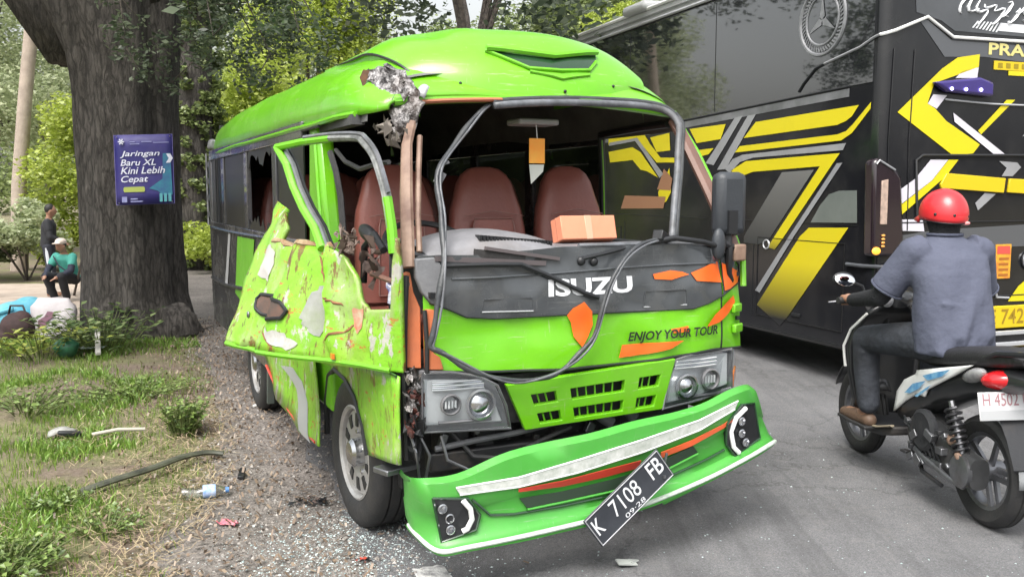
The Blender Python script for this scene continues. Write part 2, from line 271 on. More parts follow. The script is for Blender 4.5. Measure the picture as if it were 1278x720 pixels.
# ------------------------------------------------------------------ measured outlines (local metres)
def lerp(a, b, t): return a + (b - a) * t
def interp(t, pts):
    """piecewise linear through [(t, v...), ...]"""
    if t <= pts[0][0]: return pts[0][1:]
    for a, b in zip(pts, pts[1:]):
        if t <= b[0]:
            k = (t - a[0]) / (b[0] - a[0])
            return tuple(lerp(p, q, k) for p, q in zip(a[1:], b[1:]))
    return pts[-1][1:]
def front_y(x, z):
    """depth of the minibus front skin"""
    a = max(0.0, abs(x) - .55) / .35
    return .10 * a ** 2 + .10 * max(0.0, z - .9)
def door_pt(s, z):
    """crushed door: s 0 at the hinge .. 1 at the free edge"""
    xr = -1.37 + (z - .9) * .5
    bow = .03 * math.sin(s * math.pi)
    return (-.86 + s * (xr + .86) - bow, .08 + .97 * s, z)
T = {
 'band': [(-0.758,1.343),(-0.766,1.279),(-0.751,1.208),(-0.713,1.156),(-0.634,1.128),(-0.557,1.092),(-0.425,1.078),(-0.125,1.078),(0.28,1.073),(0.562,1.069),(0.645,1.09),(0.748,1.119),(0.916,1.166),(0.905,1.252),(0.843,1.302),(0.704,1.362),(0.294,1.365),(-0.111,1.368),(-0.485,1.344),(-0.673,1.349)],
 'band_bottom': [(-0.757,1.215),(-0.713,1.156),(-0.634,1.128),(-0.557,1.092),(-0.425,1.078),(-0.125,1.078),(0.28,1.073),(0.562,1.069),(0.645,1.09),(0.748,1.119),(0.945,1.171)],
 'hood_bottom': [(-0.77,0.89),(-0.434,0.863),(-0.36,0.86),(-0.133,0.848),(0.272,0.852),(0.436,0.861),(0.678,0.875),(0.952,0.856)],
 'seamR': [(0.718,1.309),(0.737,1.131),(0.678,0.882)],
 'isuzu': [(-0.19,1.244),(0.233,1.228),(0.229,1.147),(-0.194,1.16)],
 'enjoy': [(0.2,0.985),(0.698,0.974),(0.695,0.929),(0.198,0.932)],
 'or_sw1': [(0.169,0.931),(0.315,0.931),(0.493,0.93),(0.422,0.899),(0.306,0.882),(0.151,0.875)],
 'or_sw2': [(0.426,0.986),(0.523,0.994),(0.526,0.968),(0.438,0.967)],
 'or_drop': [(-0.102,1.076),(-0.077,1.106),(-0.02,1.131),(0.021,1.087),(0.023,1.028),(-0.004,0.977),(-0.034,0.935),(-0.071,0.982),(-0.083,1.045)],
 'or_fl1': [(0.343,1.235),(0.438,1.249),(0.504,1.24),(0.539,1.227),(0.441,1.206),(0.35,1.213)],
 'or_fl2': [(0.548,1.234),(0.671,1.274),(0.716,1.279),(0.74,1.18),(0.573,1.197)],
 'or_fl3': [(0.733,1.271),(0.824,1.246),(0.911,1.213),(0.889,1.168),(0.802,1.145),(0.756,1.141)],
 'or_fl4': [(0.634,0.979),(0.685,1.035),(0.778,1.087),(0.836,1.112),(0.849,1.08),(0.794,1.032),(0.711,0.995)],
 'rep': [(0.833,1.074),(0.978,1.069),(0.983,1.017),(0.83,1.032)],
 'rep2': [(0.804,0.978),(0.966,0.965),(0.962,0.926),(0.802,0.94)],
 'vent1': [(-0.488,1.121),(-0.257,1.112),(-0.254,1.102),(-0.489,1.108)],
 'vent2': [(0.291,1.14),(0.508,1.137),(0.527,1.089),(0.289,1.09)],
 'pillarL': [(-0.806,1.263),(-0.812,0.894),(-0.745,0.889),(-0.739,1.134),(-0.763,1.199),(-0.772,1.279)],
 'pillarL2': [(-0.73,1.131),(-0.733,0.889),(-0.667,0.887),(-0.681,0.939),(-0.706,0.956),(-0.695,1.13)],
 'grille_panel': [(-0.401,0.806),(0.436,0.843),(0.388,0.621),(0.076,0.613),(-0.304,0.6)],
 'g1': [(-0.304,0.742),(-0.183,0.745),(-0.175,0.705),(-0.297,0.703)],
 'g2': [(-0.117,0.749),(0.161,0.759),(0.166,0.716),(-0.109,0.706)],
 'g3': [(0.228,0.761),(0.346,0.769),(0.339,0.722),(0.232,0.72)],
 'g4': [(-0.27,0.659),(-0.163,0.662),(-0.155,0.623),(-0.263,0.62)],
 'g5': [(-0.096,0.666),(0.154,0.673),(0.15,0.634),(-0.092,0.623)],
 'g6': [(0.216,0.682),(0.327,0.682),(0.319,0.643),(0.213,0.638)],
 'HL': [(-0.764,0.887),(-0.628,0.875),(-0.517,0.85),(-0.427,0.805),(-0.39,0.716),(-0.364,0.614),(-0.772,0.633)],
 'HLin': [(-0.761,0.844),(-0.56,0.836),(-0.488,0.797),(-0.434,0.731),(-0.397,0.638),(-0.757,0.655)],
 'HLc': [(-0.655,0.744),(-0.608,0.74),(-0.517,0.732),(-0.456,0.726)],
 'HR': [(0.445,0.842),(0.533,0.861),(0.815,0.854),(0.824,0.666),(0.583,0.65),(0.38,0.622),(0.411,0.763)],
 'HRc': [(0.47,0.714),(0.55,0.706),(0.672,0.731),(0.741,0.722)],
 'CR': [(0.822,0.857),(0.932,0.852),(0.969,0.765),(0.954,0.668),(0.839,0.659)],
 'bumper_st': [((-0.806,0.12,0.451),(-0.792,0.12,0.219)),((-0.819,0.0,0.457),(-0.798,0.0,0.217)),((-0.797,-0.12,0.479),(-0.75,-0.12,0.182)),((-0.661,-0.16,0.491),(-0.639,-0.16,0.194)),((-0.449,-0.19,0.564),(-0.377,-0.19,0.211)),((-0.088,-0.2,0.6),(-0.084,-0.2,0.233)),((0.153,-0.19,0.626),(0.16,-0.19,0.256)),((0.458,-0.17,0.65),(0.466,-0.17,0.311)),((0.686,-0.13,0.697),(0.742,-0.13,0.368)),((0.857,-0.05,0.692),(0.959,-0.05,0.394)),((0.98,0.06,0.62),(1.078,0.06,0.369))],
 'b_white_t': [(-0.685,-0.152,0.447),(-0.431,-0.19,0.466),(-0.161,-0.198,0.507),(0.155,-0.19,0.553),(0.459,-0.17,0.6),(0.704,-0.126,0.653)],
 'b_white_b': [(-0.67,-0.156,0.423),(-0.431,-0.189,0.432),(-0.161,-0.198,0.459),(0.155,-0.19,0.504),(0.46,-0.17,0.56),(0.681,-0.133,0.624)],
 'b_red1_t': [(-0.431,-0.189,0.422),(-0.234,-0.196,0.431),(-0.047,-0.198,0.451),(0.144,-0.191,0.467)],
 'b_red1_b': [(-0.431,-0.188,0.409),(-0.228,-0.184,0.403),(-0.039,-0.187,0.416),(0.143,-0.179,0.432)],
 'b_red2_t': [(0.25,-0.184,0.487),(0.416,-0.173,0.519),(0.61,-0.146,0.564),(0.765,-0.103,0.613)],
 'b_red2_b': [(0.256,-0.175,0.459),(0.417,-0.173,0.493),(0.61,-0.146,0.545),(0.75,-0.11,0.597)],
 'b_slot': [(-0.422,-0.177,0.378),(-0.229,-0.186,0.383),(-0.0,-0.187,0.401),(0.163,-0.18,0.419),(0.427,-0.171,0.492),(0.461,-0.161,0.456),(0.161,-0.184,0.375),(-0.002,-0.191,0.357),(-0.23,-0.189,0.344),(-0.389,-0.184,0.335)],
 'b_crease': [(-0.619,-0.164,0.396),(-0.543,-0.164,0.322),(-0.444,-0.179,0.315),(-0.231,-0.191,0.321),(-0.003,-0.193,0.333),(0.289,-0.178,0.367),(0.516,-0.158,0.415),(0.626,-0.141,0.442)],
 'b_podL': [(-0.772,-0.124,0.412),(-0.639,-0.162,0.404),(-0.586,-0.158,0.33),(-0.605,-0.161,0.271),(-0.738,-0.126,0.231)],
 'b_podR': [(0.63,-0.143,0.561),(0.731,-0.116,0.634),(0.846,-0.067,0.62),(0.882,-0.071,0.451),(0.682,-0.141,0.405),(0.633,-0.137,0.466)],
 'b_lip': [(-0.871,-0.12,0.335),(-0.798,-0.02,0.224),(-0.756,-0.139,0.2),(-0.592,-0.196,0.212),(-0.391,-0.219,0.234),(-0.101,-0.229,0.259),(0.139,-0.221,0.286),(0.443,-0.201,0.342),(0.717,-0.16,0.398),(0.914,-0.09,0.422)],
 'b_lt': [(-0.708,-0.13,0.326),(-0.707,-0.135,0.282),(-0.739,-0.133,0.371)],
 'b_lt2': [(0.721,-0.125,0.562),(0.729,-0.117,0.503),(0.755,-0.115,0.458)],
 'b_arcL': [(-0.661,-0.158,0.4),(-0.632,-0.162,0.364),(-0.622,-0.154,0.318),(-0.643,-0.155,0.282),(-0.662,-0.15,0.273)],
 'b_arcR': [(0.758,-0.106,0.614),(0.682,-0.134,0.583),(0.662,-0.126,0.52),(0.672,-0.134,0.45),(0.705,-0.133,0.419)],
 'plate': [(-0.183,-0.26,0.255),(0.169,-0.26,0.517),(0.248,-0.26,0.434),(-0.076,-0.26,0.142)],
 'gasket': [(-0.267,0.45,1.994),(-0.335,0.42,1.954),(-0.417,0.38,1.874),(-0.524,0.3,1.771),(-0.592,0.24,1.691),(-0.618,0.2,1.613),(-0.628,0.12,1.508),(-0.652,0.04,1.407),(-0.683,-0.03,1.285),(-0.711,-0.05,1.145),(-0.736,-0.05,1.041),(-0.74,-0.05,0.996),(-0.697,-0.06,0.963),(-0.618,-0.06,0.915),(-0.518,-0.07,0.866),(-0.393,-0.07,0.828),(-0.264,-0.07,0.831),(-0.17,-0.07,0.857),(-0.081,-0.06,0.91),(-0.005,-0.05,0.986),(0.041,-0.05,1.104),(0.097,-0.04,1.229),(0.169,-0.02,1.316),(0.251,0.0,1.365),(0.346,0.03,1.382),(0.457,0.06,1.382)],
 'gasketR': [(-0.263,0.459,1.995),(-0.1,0.47,2.013),(0.114,0.478,2.026),(0.379,0.48,2.03),(0.561,0.477,2.025),(0.675,0.462,2.001),(0.716,0.424,1.936),(0.7,0.363,1.835),(0.639,0.28,1.696),(0.561,0.188,1.544),(0.483,0.09,1.38)],
 'door_panel': [(1.007,0.896),(1.065,1.101),(1.142,1.295),(1.138,1.435),(1.209,1.552),(0.932,1.494),(0.861,1.428),(0.862,1.365),(0.704,1.361),(0.491,1.36),(0.395,1.368),(0.284,1.325),(0.223,1.252),(0.168,1.147),(0.13,1.123),(0.001,1.134),(0.148,0.879),(0.342,0.873),(0.618,0.889),(0.878,0.888)],
 'door_frame_front': [(0.976,1.831),(0.377,1.824),(0.225,1.804),(0.123,1.742),(0.038,1.648)],
 'door_post': [(0.811,1.507),(0.483,1.374)],
 'door_handle': [(0.926,1.105),(0.901,1.129),(0.783,1.131),(0.623,1.112),(0.582,1.077),(0.602,1.043),(0.685,1.028),(0.825,1.044)],
 'door_lock': [(0.895,1.033)],
 'door_silver': [(0.507,1.059),(0.5,1.147),(0.461,1.202),(0.425,1.215),(0.387,1.122),(0.396,1.035),(0.413,0.989),(0.464,0.994)],
 'door_silver2': [(0.968,1.214),(1.003,1.325),(0.957,1.361),(0.881,1.32),(0.878,1.245),(0.878,1.183)],
 'door_red': [(0.229,1.118),(0.166,1.127),(0.151,1.049),(0.17,1.02),(0.216,1.052)],
 'door_dots': [(0.267,0.906),(0.279,0.962),(0.84,1.156),(0.619,0.978)],
 'fender': [(1.287,0.704),(0.547,0.815),(-0.031,0.91),(-0.015,0.516),(0.614,0.384),(0.709,0.417),(0.85,0.484),(1.015,0.548),(1.156,0.622)],
 'sill': [(2.647,0.489),(2.26,0.589),(1.329,0.698),(1.176,0.62),(1.153,0.5),(1.063,0.375),(1.001,0.329),(1.188,0.294),(1.558,0.299),(2.219,0.335)],
 'swoosh': [(2.117,0.563),(1.794,0.605),(1.53,0.575),(1.404,0.489),(1.327,0.332),(1.276,0.293),(1.498,0.313),(1.585,0.429),(1.679,0.501)],
 's_glassbot': [(2.926,2.365),(0.765,2.437),(0.387,2.438)],
 's_yA': [(2.819,2.263),(2.137,2.269),(2.22,2.126),(2.673,2.109)],
 's_yA2': [(2.631,2.035),(2.345,2.043),(2.436,1.986),(2.569,1.97)],
 's_sl1': [(1.982,2.316),(1.847,2.329),(2.338,1.871),(2.489,1.896)],
 's_sl2': [(1.764,2.322),(1.635,2.324),(2.118,1.826),(2.273,1.824)],
 's_yB': [(1.632,2.253),(0.241,2.289),(0.317,2.208),(0.386,2.174),(0.494,2.149),(1.821,2.115)],
 's_yC': [(1.885,2.041),(0.49,2.072),(0.382,2.093),(0.302,2.144),(0.106,2.301),(0.107,2.251),(0.31,2.073),(0.438,2.02),(1.967,1.983)],
 's_sD': [(1.999,1.921),(1.831,1.957),(0.377,1.996),(0.41,1.941),(1.665,1.923),(1.878,1.888),(2.045,1.785),(2.128,1.826)],
 's_yE': [(2.029,1.81),(1.778,1.894),(0.445,1.918),(0.527,1.839),(1.182,1.175),(1.322,1.168),(0.691,1.818),(1.659,1.791),(1.888,1.744)],
 's_yE2': [(1.182,1.175),(1.322,1.168),(1.39,1.092),(1.283,1.08)],
 's_sF': [(1.212,1.778),(0.768,1.79),(1.377,1.166),(1.532,1.113),(1.777,1.119),(1.778,1.176)],
 's_lG': [(0.477,1.837),(0.409,1.839),(1.011,1.21),(1.495,0.662),(1.569,0.677),(1.082,1.207)],
 's_pH': [(0.789,1.341),(0.673,1.489),(0.563,1.582),(0.44,1.612),(0.226,1.615),(0.211,1.355)],
 's_yI': [(0.928,1.215),(0.809,1.295),(0.311,1.313),(1.076,0.477),(1.174,0.391),(1.537,0.543)],
 's_ring': [(1.414,1.12)],
 's_trim': [(1.002,2.467),(0.94,2.529),(0.786,2.639),(0.675,2.665),(0.246,2.741)],
 's_star': [(0.736,3.054),(0.457,3.006),(0.722,2.783)],
 's_win': [(4.807,2.022),(3.757,2.152),(3.49,2.049),(3.163,1.906)],
 's_wv1': [(4.768,2.3),(3.919,2.345),(3.68,2.148),(3.433,1.985),(3.062,1.972),(3.06,1.92),(3.523,1.934),(3.814,2.108),(4.016,2.239),(4.765,2.19)],
 's_wv2': [(4.763,2.101),(4.114,2.131),(3.911,2.066),(3.48,1.762),(3.747,1.84),(3.904,1.861),(4.11,1.98),(4.714,1.969)],
 's_wv3': [(3.683,2.221),(3.245,2.249),(3.221,2.056),(3.527,2.051)],
 's_wv4': [(3.475,1.6),(3.231,1.864),(3.187,1.6),(3.289,1.494),(3.434,1.474)],
 's_roof': [(5.966,3.671),(4.802,3.66),(3.768,3.694),(5.342,3.525),(2.94,3.608)],
 'r_trim': [(-0.024,2.764),(0.408,2.955),(0.674,2.813),(1.425,2.82)],
 'r_y1': [(0.957,2.698),(0.729,2.661),(0.577,2.568),(0.155,2.218),(0.733,1.891),(0.94,1.912),(1.006,1.984),(0.647,2.162),(0.528,2.255),(0.448,2.295),(0.505,2.453),(0.693,2.512),(0.952,2.598)],
 'r_l1': [(0.952,2.595),(0.942,2.51),(0.717,2.501),(0.782,2.556)],
 'r_l2': [(0.448,2.292),(0.499,2.366),(0.639,2.363),(0.54,2.255)],
 'r_w1': [(0.711,2.229),(1.273,1.913),(1.153,1.911),(0.727,2.159)],
 'r_y2': [(1.265,2.349),(1.357,2.352),(1.012,2.065),(0.979,2.094)],
 'r_led': [(0.46,2.456),(0.923,2.51),(1.061,2.475),(1.062,2.36),(0.588,2.387)],
 'r_dots': [(0.614,2.407),(0.759,2.407),(0.914,2.409)],
 'r_w2': [(0.505,1.856),(0.684,1.858),(0.529,1.694),(0.224,1.502),(0.211,1.618),(0.356,1.704)],
 'r_y3': [(0.687,1.858),(0.789,1.859),(0.667,1.727),(0.242,1.426),(0.224,1.497),(0.529,1.692)],
 'r_bar1': [(0.665,1.751),(1.291,1.714),(1.277,1.594),(0.617,1.632),(0.608,1.662)],
 'r_bar2': [(1.336,1.711),(1.514,1.705),(1.524,1.585),(1.322,1.598)],
 'r_ch1': [(1.221,1.853),(1.419,1.844),(1.464,1.805),(1.376,1.731),(1.257,1.731),(1.307,1.798)],
 'r_ch2': [(1.085,1.594),(1.204,1.585),(1.022,1.451),(0.989,1.513)],
 'r_wr': [(0.237,1.386),(0.453,1.384),(0.475,1.288),(0.249,1.297)],
 'r_seam': [(0.388,1.397),(0.354,1.851),(0.416,1.89),(1.495,1.904)],
 'r_sign': [(1.215,1.171),(1.382,1.168),(1.403,0.885),(1.235,0.89)],
 'r_emb': [(1.544,1.03),(1.55,0.955)],
 'r_ytri': [(1.4,0.689),(1.507,0.814),(1.679,0.924),(1.698,0.677)],
 'r_plate': [(1.181,0.671),(1.591,0.654),(1.606,0.461),(1.194,0.482)],
 'r_bars': [(1.268,0.437),(1.609,0.419),(1.273,0.362),(1.617,0.322),(1.28,0.26)],
 'r_pil': [(-0.076,1.834),(-0.031,1.865),(0.136,1.787),(0.203,1.713),(0.254,1.221),(0.141,1.097),(-0.055,1.101)],
 'r_lens': [(0.001,1.687),(0.062,1.699),(0.065,1.35),(0.003,1.351)],
 'r_amb': [(0.014,1.269),(0.061,1.269),(0.044,1.149),(-0.08,1.133)],
 'r_t1': [(1.042,2.779),(1.426,2.806),(1.434,2.697),(1.047,2.703)],
 'r_t2': [(1.11,2.649),(1.438,2.652),(1.115,2.58),(1.271,2.561)],
 'r_scr': [(0.745,3.109),(1.399,3.155),(0.999,3.027),(1.3,2.977)],
 'r_hash': [(0.881,2.932),(1.088,2.958),(1.415,2.952),(1.42,2.882),(1.093,2.895)],
}
# ------------------------------------------------------------------ ground, road, shoulder
RD = Vector((-.342, .94)); RN = Vector((-.94, -.342)); RP = Vector((-.36, 3.79))     # road direction, outward normal on the verge side, a point of the edge line
def off_road(x, y): return (x - RP.x) * RN.x + (y - RP.y) * RN.y
def shoulder_edge(y):
    return interp(y, [(-30, -.9), (2.5, -1.35), (3.7, -1.50), (5.4, -1.75), (7.6, -2.5), (11.5, -4.15), (16, -6.3), (60, -24)])[0]
def sstep(a, b, x): t = min(max((x - a) / (b - a), 0), 1); return t * t * (3 - 2 * t)
def ground_z(x, y):
    d = shoulder_edge(y) - x                       # metres outside the shoulder
    z = -.26 * sstep(10.6, 15.5, y) * sstep(-1.2, .6, d)
    k = sstep(.05, .8, d)
    return z + k * (.05 * nz((x, y, 0), .9) + .025 * nz((x, y, 3), 3.)) * (1 - .8 * sstep(10, 13, y)) - (1 - k) * .012
xs = np.unique(np.concatenate([np.linspace(-200, -14, 12), np.arange(-14, 2, .16), np.linspace(2, 12, 8), np.linspace(14, 200, 10)]))
ys = np.unique(np.concatenate([np.linspace(-60, 1, 8), np.arange(1.2, 19, .16), np.linspace(19.5, 40, 18), np.linspace(45, 400, 14)]))
g = MB(); g.grid([[(x, y, ground_z(x, y)) for y in ys] for x in xs])
def ground_mat():
    m = bpy.data.materials.new('verge_soil'); m.use_nodes = True; t = m.node_tree; b = t.nodes['Principled BSDF']; L = t.links.new
    tc = t.nodes.new('ShaderNodeTexCoord')
    def ns(sc_, det=8, rough=.65):
        n = t.nodes.new('ShaderNodeTexNoise'); n.inputs['Scale'].default_value = sc_; n.inputs['Detail'].default_value = det; n.inputs['Roughness'].default_value = rough
        L(tc.outputs['Object'], n.inputs['Vector']); return n.outputs['Fac']
    def ramp(f, a, bb, ca, cb):
        r = t.nodes.new('ShaderNodeValToRGB'); r.color_ramp.elements[0].position = a; r.color_ramp.elements[1].position = bb
        r.color_ramp.elements[0].color = (*ca, 1); r.color_ramp.elements[1].color = (*cb, 1); L(f, r.inputs[0]); return r.outputs[0]
    soil = ramp(ns(5.), .35, .68, (.10, .072, .055), (.235, .175, .135))
    fine = ramp(ns(55.), .35, .7, (.09, .068, .05), (.31, .25, .20))
    mx = t.nodes.new('ShaderNodeMixRGB'); mx.inputs[0].default_value = .45; L(soil, mx.inputs[1]); L(fine, mx.inputs[2])
    gr = ramp(ns(1.3), .42, .58, (0, 0, 0), (1, 1, 1))
    mg = t.nodes.new('ShaderNodeMixRGB'); L(gr, mg.inputs[0]); L(mx.outputs[0], mg.inputs[1]); L(ramp(ns(24.), .3, .7, (.10, .15, .03), (.24, .26, .09)), mg.inputs[2])
    m3 = t.nodes.new('ShaderNodeMixRGB'); m3.inputs[0].default_value = .55; L(mx.outputs[0], m3.inputs[1]); L(mg.outputs[0], m3.inputs[2])
    L(m3.outputs[0], b.inputs['Base Color']); b.inputs['Roughness'].default_value = .95
    bp = t.nodes.new('ShaderNodeBump'); bp.inputs['Strength'].default_value = .8; bp.inputs['Distance'].default_value = .03; L(ns(40.), bp.inputs['Height']); L(bp.outputs[0], b.inputs['Normal'])
    return m
struct(obj('ground', g, ground_mat(), smooth=True, ang=180))
def sheet(name, pts, z, m):
    mb = MB(); bm = bmesh.new(); f = bm.faces.new([bm.verts.new((x, y, z)) for x, y in pts]); f.normal_update(); bmesh.ops.triangulate(bm, faces=[f])
    bm.verts.index_update(); mb.add([v.co for v in bm.verts], [[v.index for v in q.verts] for q in bm.faces]); bm.free()
    return struct(obj(name, mb, m, smooth=False))
def asphalt_mat(name, c1, c2, c3, grain=190., speck=.5):
    m = bpy.data.materials.new(name); m.use_nodes = True; t = m.node_tree; b = t.nodes['Principled BSDF']; L = t.links.new
    tc = t.nodes.new('ShaderNodeTexCoord')
    def ns(sc_, det=6, kind='ShaderNodeTexNoise'):
        n = t.nodes.new(kind); n.inputs['Scale'].default_value = sc_
        if kind == 'ShaderNodeTexNoise': n.inputs['Detail'].default_value = det; n.inputs['Roughness'].default_value = .7
        L(tc.outputs['Object'], n.inputs['Vector']); return n
    def ramp(f, a, bb, ca, cb):
        r = t.nodes.new('ShaderNodeValToRGB'); r.color_ramp.elements[0].position = a; r.color_ramp.elements[1].position = bb
        r.color_ramp.elements[0].color = (*ca, 1); r.color_ramp.elements[1].color = (*cb, 1); L(f, r.inputs[0]); return r.outputs[0]
    base = ramp(ns(1.1).outputs['Fac'], .32, .7, c1, c2)
    vor = ns(grain, 0, 'ShaderNodeTexVoronoi'); 
    sp = ramp(vor.outputs['Color'], .25, .9, (.55, .55, .55), (1.5, 1.5, 1.5))
    mu = t.nodes.new('ShaderNodeMixRGB'); mu.blend_type = 'MULTIPLY'; mu.inputs[0].default_value = speck; L(base, mu.inputs[1]); L(sp, mu.inputs[2])
    st = ramp(ns(7., 9).outputs['Fac'], .52, .72, (0, 0, 0), (1, 1, 1))
    ml = t.nodes.new('ShaderNodeMath'); ml.operation = 'MULTIPLY'; ml.inputs[1].default_value = .5; L(st, ml.inputs[0])
    m2 = t.nodes.new('ShaderNodeMixRGB'); m2.inputs[2].default_value = (*c3, 1); L(ml.outputs[0], m2.inputs[0]); L(mu.outputs[0], m2.inputs[1])
    if name == 'asphalt':      # wheel tracks along the road, oil spots, hairline cracks, old patches
        def over(fac, col_, amt):
            nonlocal m2
            k = t.nodes.new('ShaderNodeMath'); k.operation = 'MULTIPLY'; k.inputs[1].default_value = amt; L(fac, k.inputs[0])
            q = t.nodes.new('ShaderNodeMixRGB'); q.inputs[2].default_value = (*col_, 1); L(k.outputs[0], q.inputs[0]); L(m2.outputs[0], q.inputs[1]); m2 = q
        mp = t.nodes.new('ShaderNodeMapping'); mp.vector_type = 'POINT'; mp.inputs['Rotation'].default_value = (0, 0, R(-20)); mp.inputs['Scale'].default_value = (2.6, .12, 1); L(tc.outputs['Object'], mp.inputs[0])
        tn = ns(1.6, 6); L(mp.outputs[0], tn.inputs['Vector']); over(ramp(tn.outputs['Fac'], .50, .66, (0, 0, 0), (1, 1, 1)), (.055, .055, .058), .45)
        on_ = ns(2.3, 4); over(ramp(on_.outputs['Fac'], .64, .72, (0, 0, 0), (1, 1, 1)), (.045, .044, .044), .5)
        cn = ns(1.2, 5); ca_ = t.nodes.new('ShaderNodeVectorMath'); ca_.operation = 'MULTIPLY_ADD'; ca_.inputs[1].default_value = (.8, .8, .8); L(cn.outputs['Color'], ca_.inputs[0]); L(tc.outputs['Object'], ca_.inputs[2])
        cv = t.nodes.new('ShaderNodeTexVoronoi'); cv.feature = 'DISTANCE_TO_EDGE'; cv.inputs['Scale'].default_value = .75; L(ca_.outputs[0], cv.inputs['Vector'])
        over(ramp(cv.outputs['Distance'], .003, .009, (1, 1, 1), (0, 0, 0)), (.04, .04, .04), .4)
    L(m2.outputs[0], b.inputs['Base Color']); b.inputs['Roughness'].default_value = .85
    bp = t.nodes.new('ShaderNodeBump'); bp.inputs['Strength'].default_value = .6; bp.inputs['Distance'].default_value = .006; L(vor.outputs['Distance'], bp.inputs['Height']); L(bp.outputs[0], b.inputs['Normal'])
    return m
yy = np.arange(-12, 30, .12)
sh_l = [(shoulder_edge(y) + .16 * nz((0, y, 0), 1.6) + .07 * nz((0, y, 5), 6.), y) for y in yy]
def edge_pt(s, o): return (RP.x + RD.x * s + RN.x * o, RP.y + RD.y * s + RN.y * o)
rs_ = np.arange(-14, 60, .1)
rd_l = [edge_pt(s, .22 + .09 * nz((s, 0, 1), 1.9) + .05 * nz((s, 0, 7), 7.)) for s in rs_]
sheet('gravel_shoulder', sh_l + [(-9, 30), (-2, 12), (0, 5), (2, -12)], .003, asphalt_mat('gravel', (.11, .098, .088), (.225, .20, .182), (.28, .245, .21), 75., .85))
sheet('road', rd_l + [edge_pt(60, -9), edge_pt(-14, -9)], .008, asphalt_mat('asphalt', (.11, .11, .114), (.18, .18, .185), (.19, .185, .18)))
sheet('edge_line', [edge_pt(-10, .07)] + [edge_pt(s, .07 + .010 * nz((s, 2, 1), 9.)) for s in np.arange(-.9, .0, .06)] + [edge_pt(.0 + .02 * nz((o, 0, 0), 40.), o) for o in np.arange(.06, -.07, -.02)] + [edge_pt(s, -.07 + .010 * nz((s, 4, 1), 9.)) for s in np.arange(-.02, -.9, -.06)] + [edge_pt(-10, -.07)], .013,
      pbr('road_paint', (.62, .62, .60), .7, col2=(.25, .25, .25), nscale=30, namt=.55, bump=.3, bscale=90))
# pale earth yard behind the big tree, following the fall of the ground
pm = MB(); px_ = np.arange(-30, -2.2, .3); py_ = np.arange(10.4, 19.6, .3)
def path_in(x, y): return 10.9 + .35 * nz((x, 0, 2), .8) + .8 * sstep(-3.5, -5, x) * sstep(-9, -5, x) * 0 < y < 18.6 + .5 * nz((x, 0, 9), .7) and x < shoulder_edge(y) + .25
pv = {}
for x in px_:
    for y in py_:
        if path_in(x + .15, y + .15):
            q = []
            for a, b_ in ((x, y), (x + .3, y), (x + .3, y + .3), (x, y + .3)):
                k = (round(a, 2), round(b_, 2))
                if k not in pv: pv[k] = len(pm.v); pm.v.append((a, b_, ground_z(a, b_) + .03))
                q.append(pv[k])
            pm.f.append(q); pm.m.append(0)
struct(obj('path', pm, pbr('pale_earth', (.42, .35, .29), .95, col2=(.30, .245, .20), nscale=3, bump=.5, bscale=30), ang=180))

# ------------------------------------------------------------------ loose ground cover
def blades(name, n, where, h, wd, m, seed, lean=.5, flat=False):
    rg = np.random.RandomState(seed); v = []; f = []
    k = 0; tries = 0
    while k < n and tries < n * 30:
        tries += 1
        x, y, den, hh = where(rg)
        if rg.rand() > den: continue
        z = ground_z(x, y) if off_road(x, y) > .3 else .008
        a = rg.rand() * 6.283; H = h * (.5 + rg.rand()) * hh; W_ = wd * (.6 + .8 * rg.rand())
        if flat:
            L_ = H; c, s_ = math.cos(a), math.sin(a); zz = max(z, .006) + .004 + rg.rand() * .025; t = (rg.rand() - .5) * .05
            P = [(x - c * L_ - s_ * W_, y - s_ * L_ + c * W_, zz), (x - c * L_ + s_ * W_, y - s_ * L_ - c * W_, zz), (x + c * L_ + s_ * W_, y + s_ * L_ - c * W_, zz + t), (x + c * L_ - s_ * W_, y + s_ * L_ + c * W_, zz + t)]
            o = len(v); v += P; f.append((o, o + 1, o + 2, o + 3))
        else:
            lx, ly = (rg.rand(2) - .5) * 2 * lean * H; c, s_ = math.cos(a) * W_, math.sin(a) * W_
            o = len(v); v += [(x - c, y - s_, z - .005), (x + c, y + s_, z - .005), (x + c * .7 + lx * .4, y + s_ * .7 + ly * .4, z + H * .6), (x - c * .7 + lx * .4, y - s_ * .7 + ly * .4, z + H * .6), (x + lx, y + ly, z + H)]
            f += [(o, o + 1, o + 2, o + 3), (o + 3, o + 2, o + 4)]
        k += 1
    mb = MB(); mb.v = v; mb.f = f; mb.m = [0] * len(f)
    return stuff(obj(name, mb, m, smooth=False))
def gdens(x, y):
    d = shoulder_edge(y) - x
    if d < -.05: return 0
    p = .50 + 1.15 * nz((x, y, 0), 1.25, 3.) + .5 * nz((x, y, 0), 3.4, 1.)
    p *= sstep(-.05, .9, d) * .9 + .1
    if y > 9.4: p = max(p, .75) * (1 if x > -6.4 else .35)
    return min(max(p, .015), 1)
def in_verge(rg):
    y = 2.2 + 9.2 * rg.rand() ** .8; x = shoulder_edge(y) + .15 - rg.rand() * (1.6 + .55 * y)
    return x, y, gdens(x, y) * (1 if not path_in(x, y) else 0), 1.
blades('grass', 60000, in_verge, .050, .0026, leafmat('grass_blade', (.09, .16, .02), (.17, .29, .04), (.31, .38, .09), .35), 11)
def in_verge2(rg):
    x, y, d, h = in_verge(rg); return x, y, (1 if d > .62 else 0), 1.
blades('ground_cover', 16000, in_verge2, .05, .0065, leafmat('weed_leaf', (.09, .18, .03), (.19, .34, .055), (.30, .46, .09), .3), 12, lean=.9)
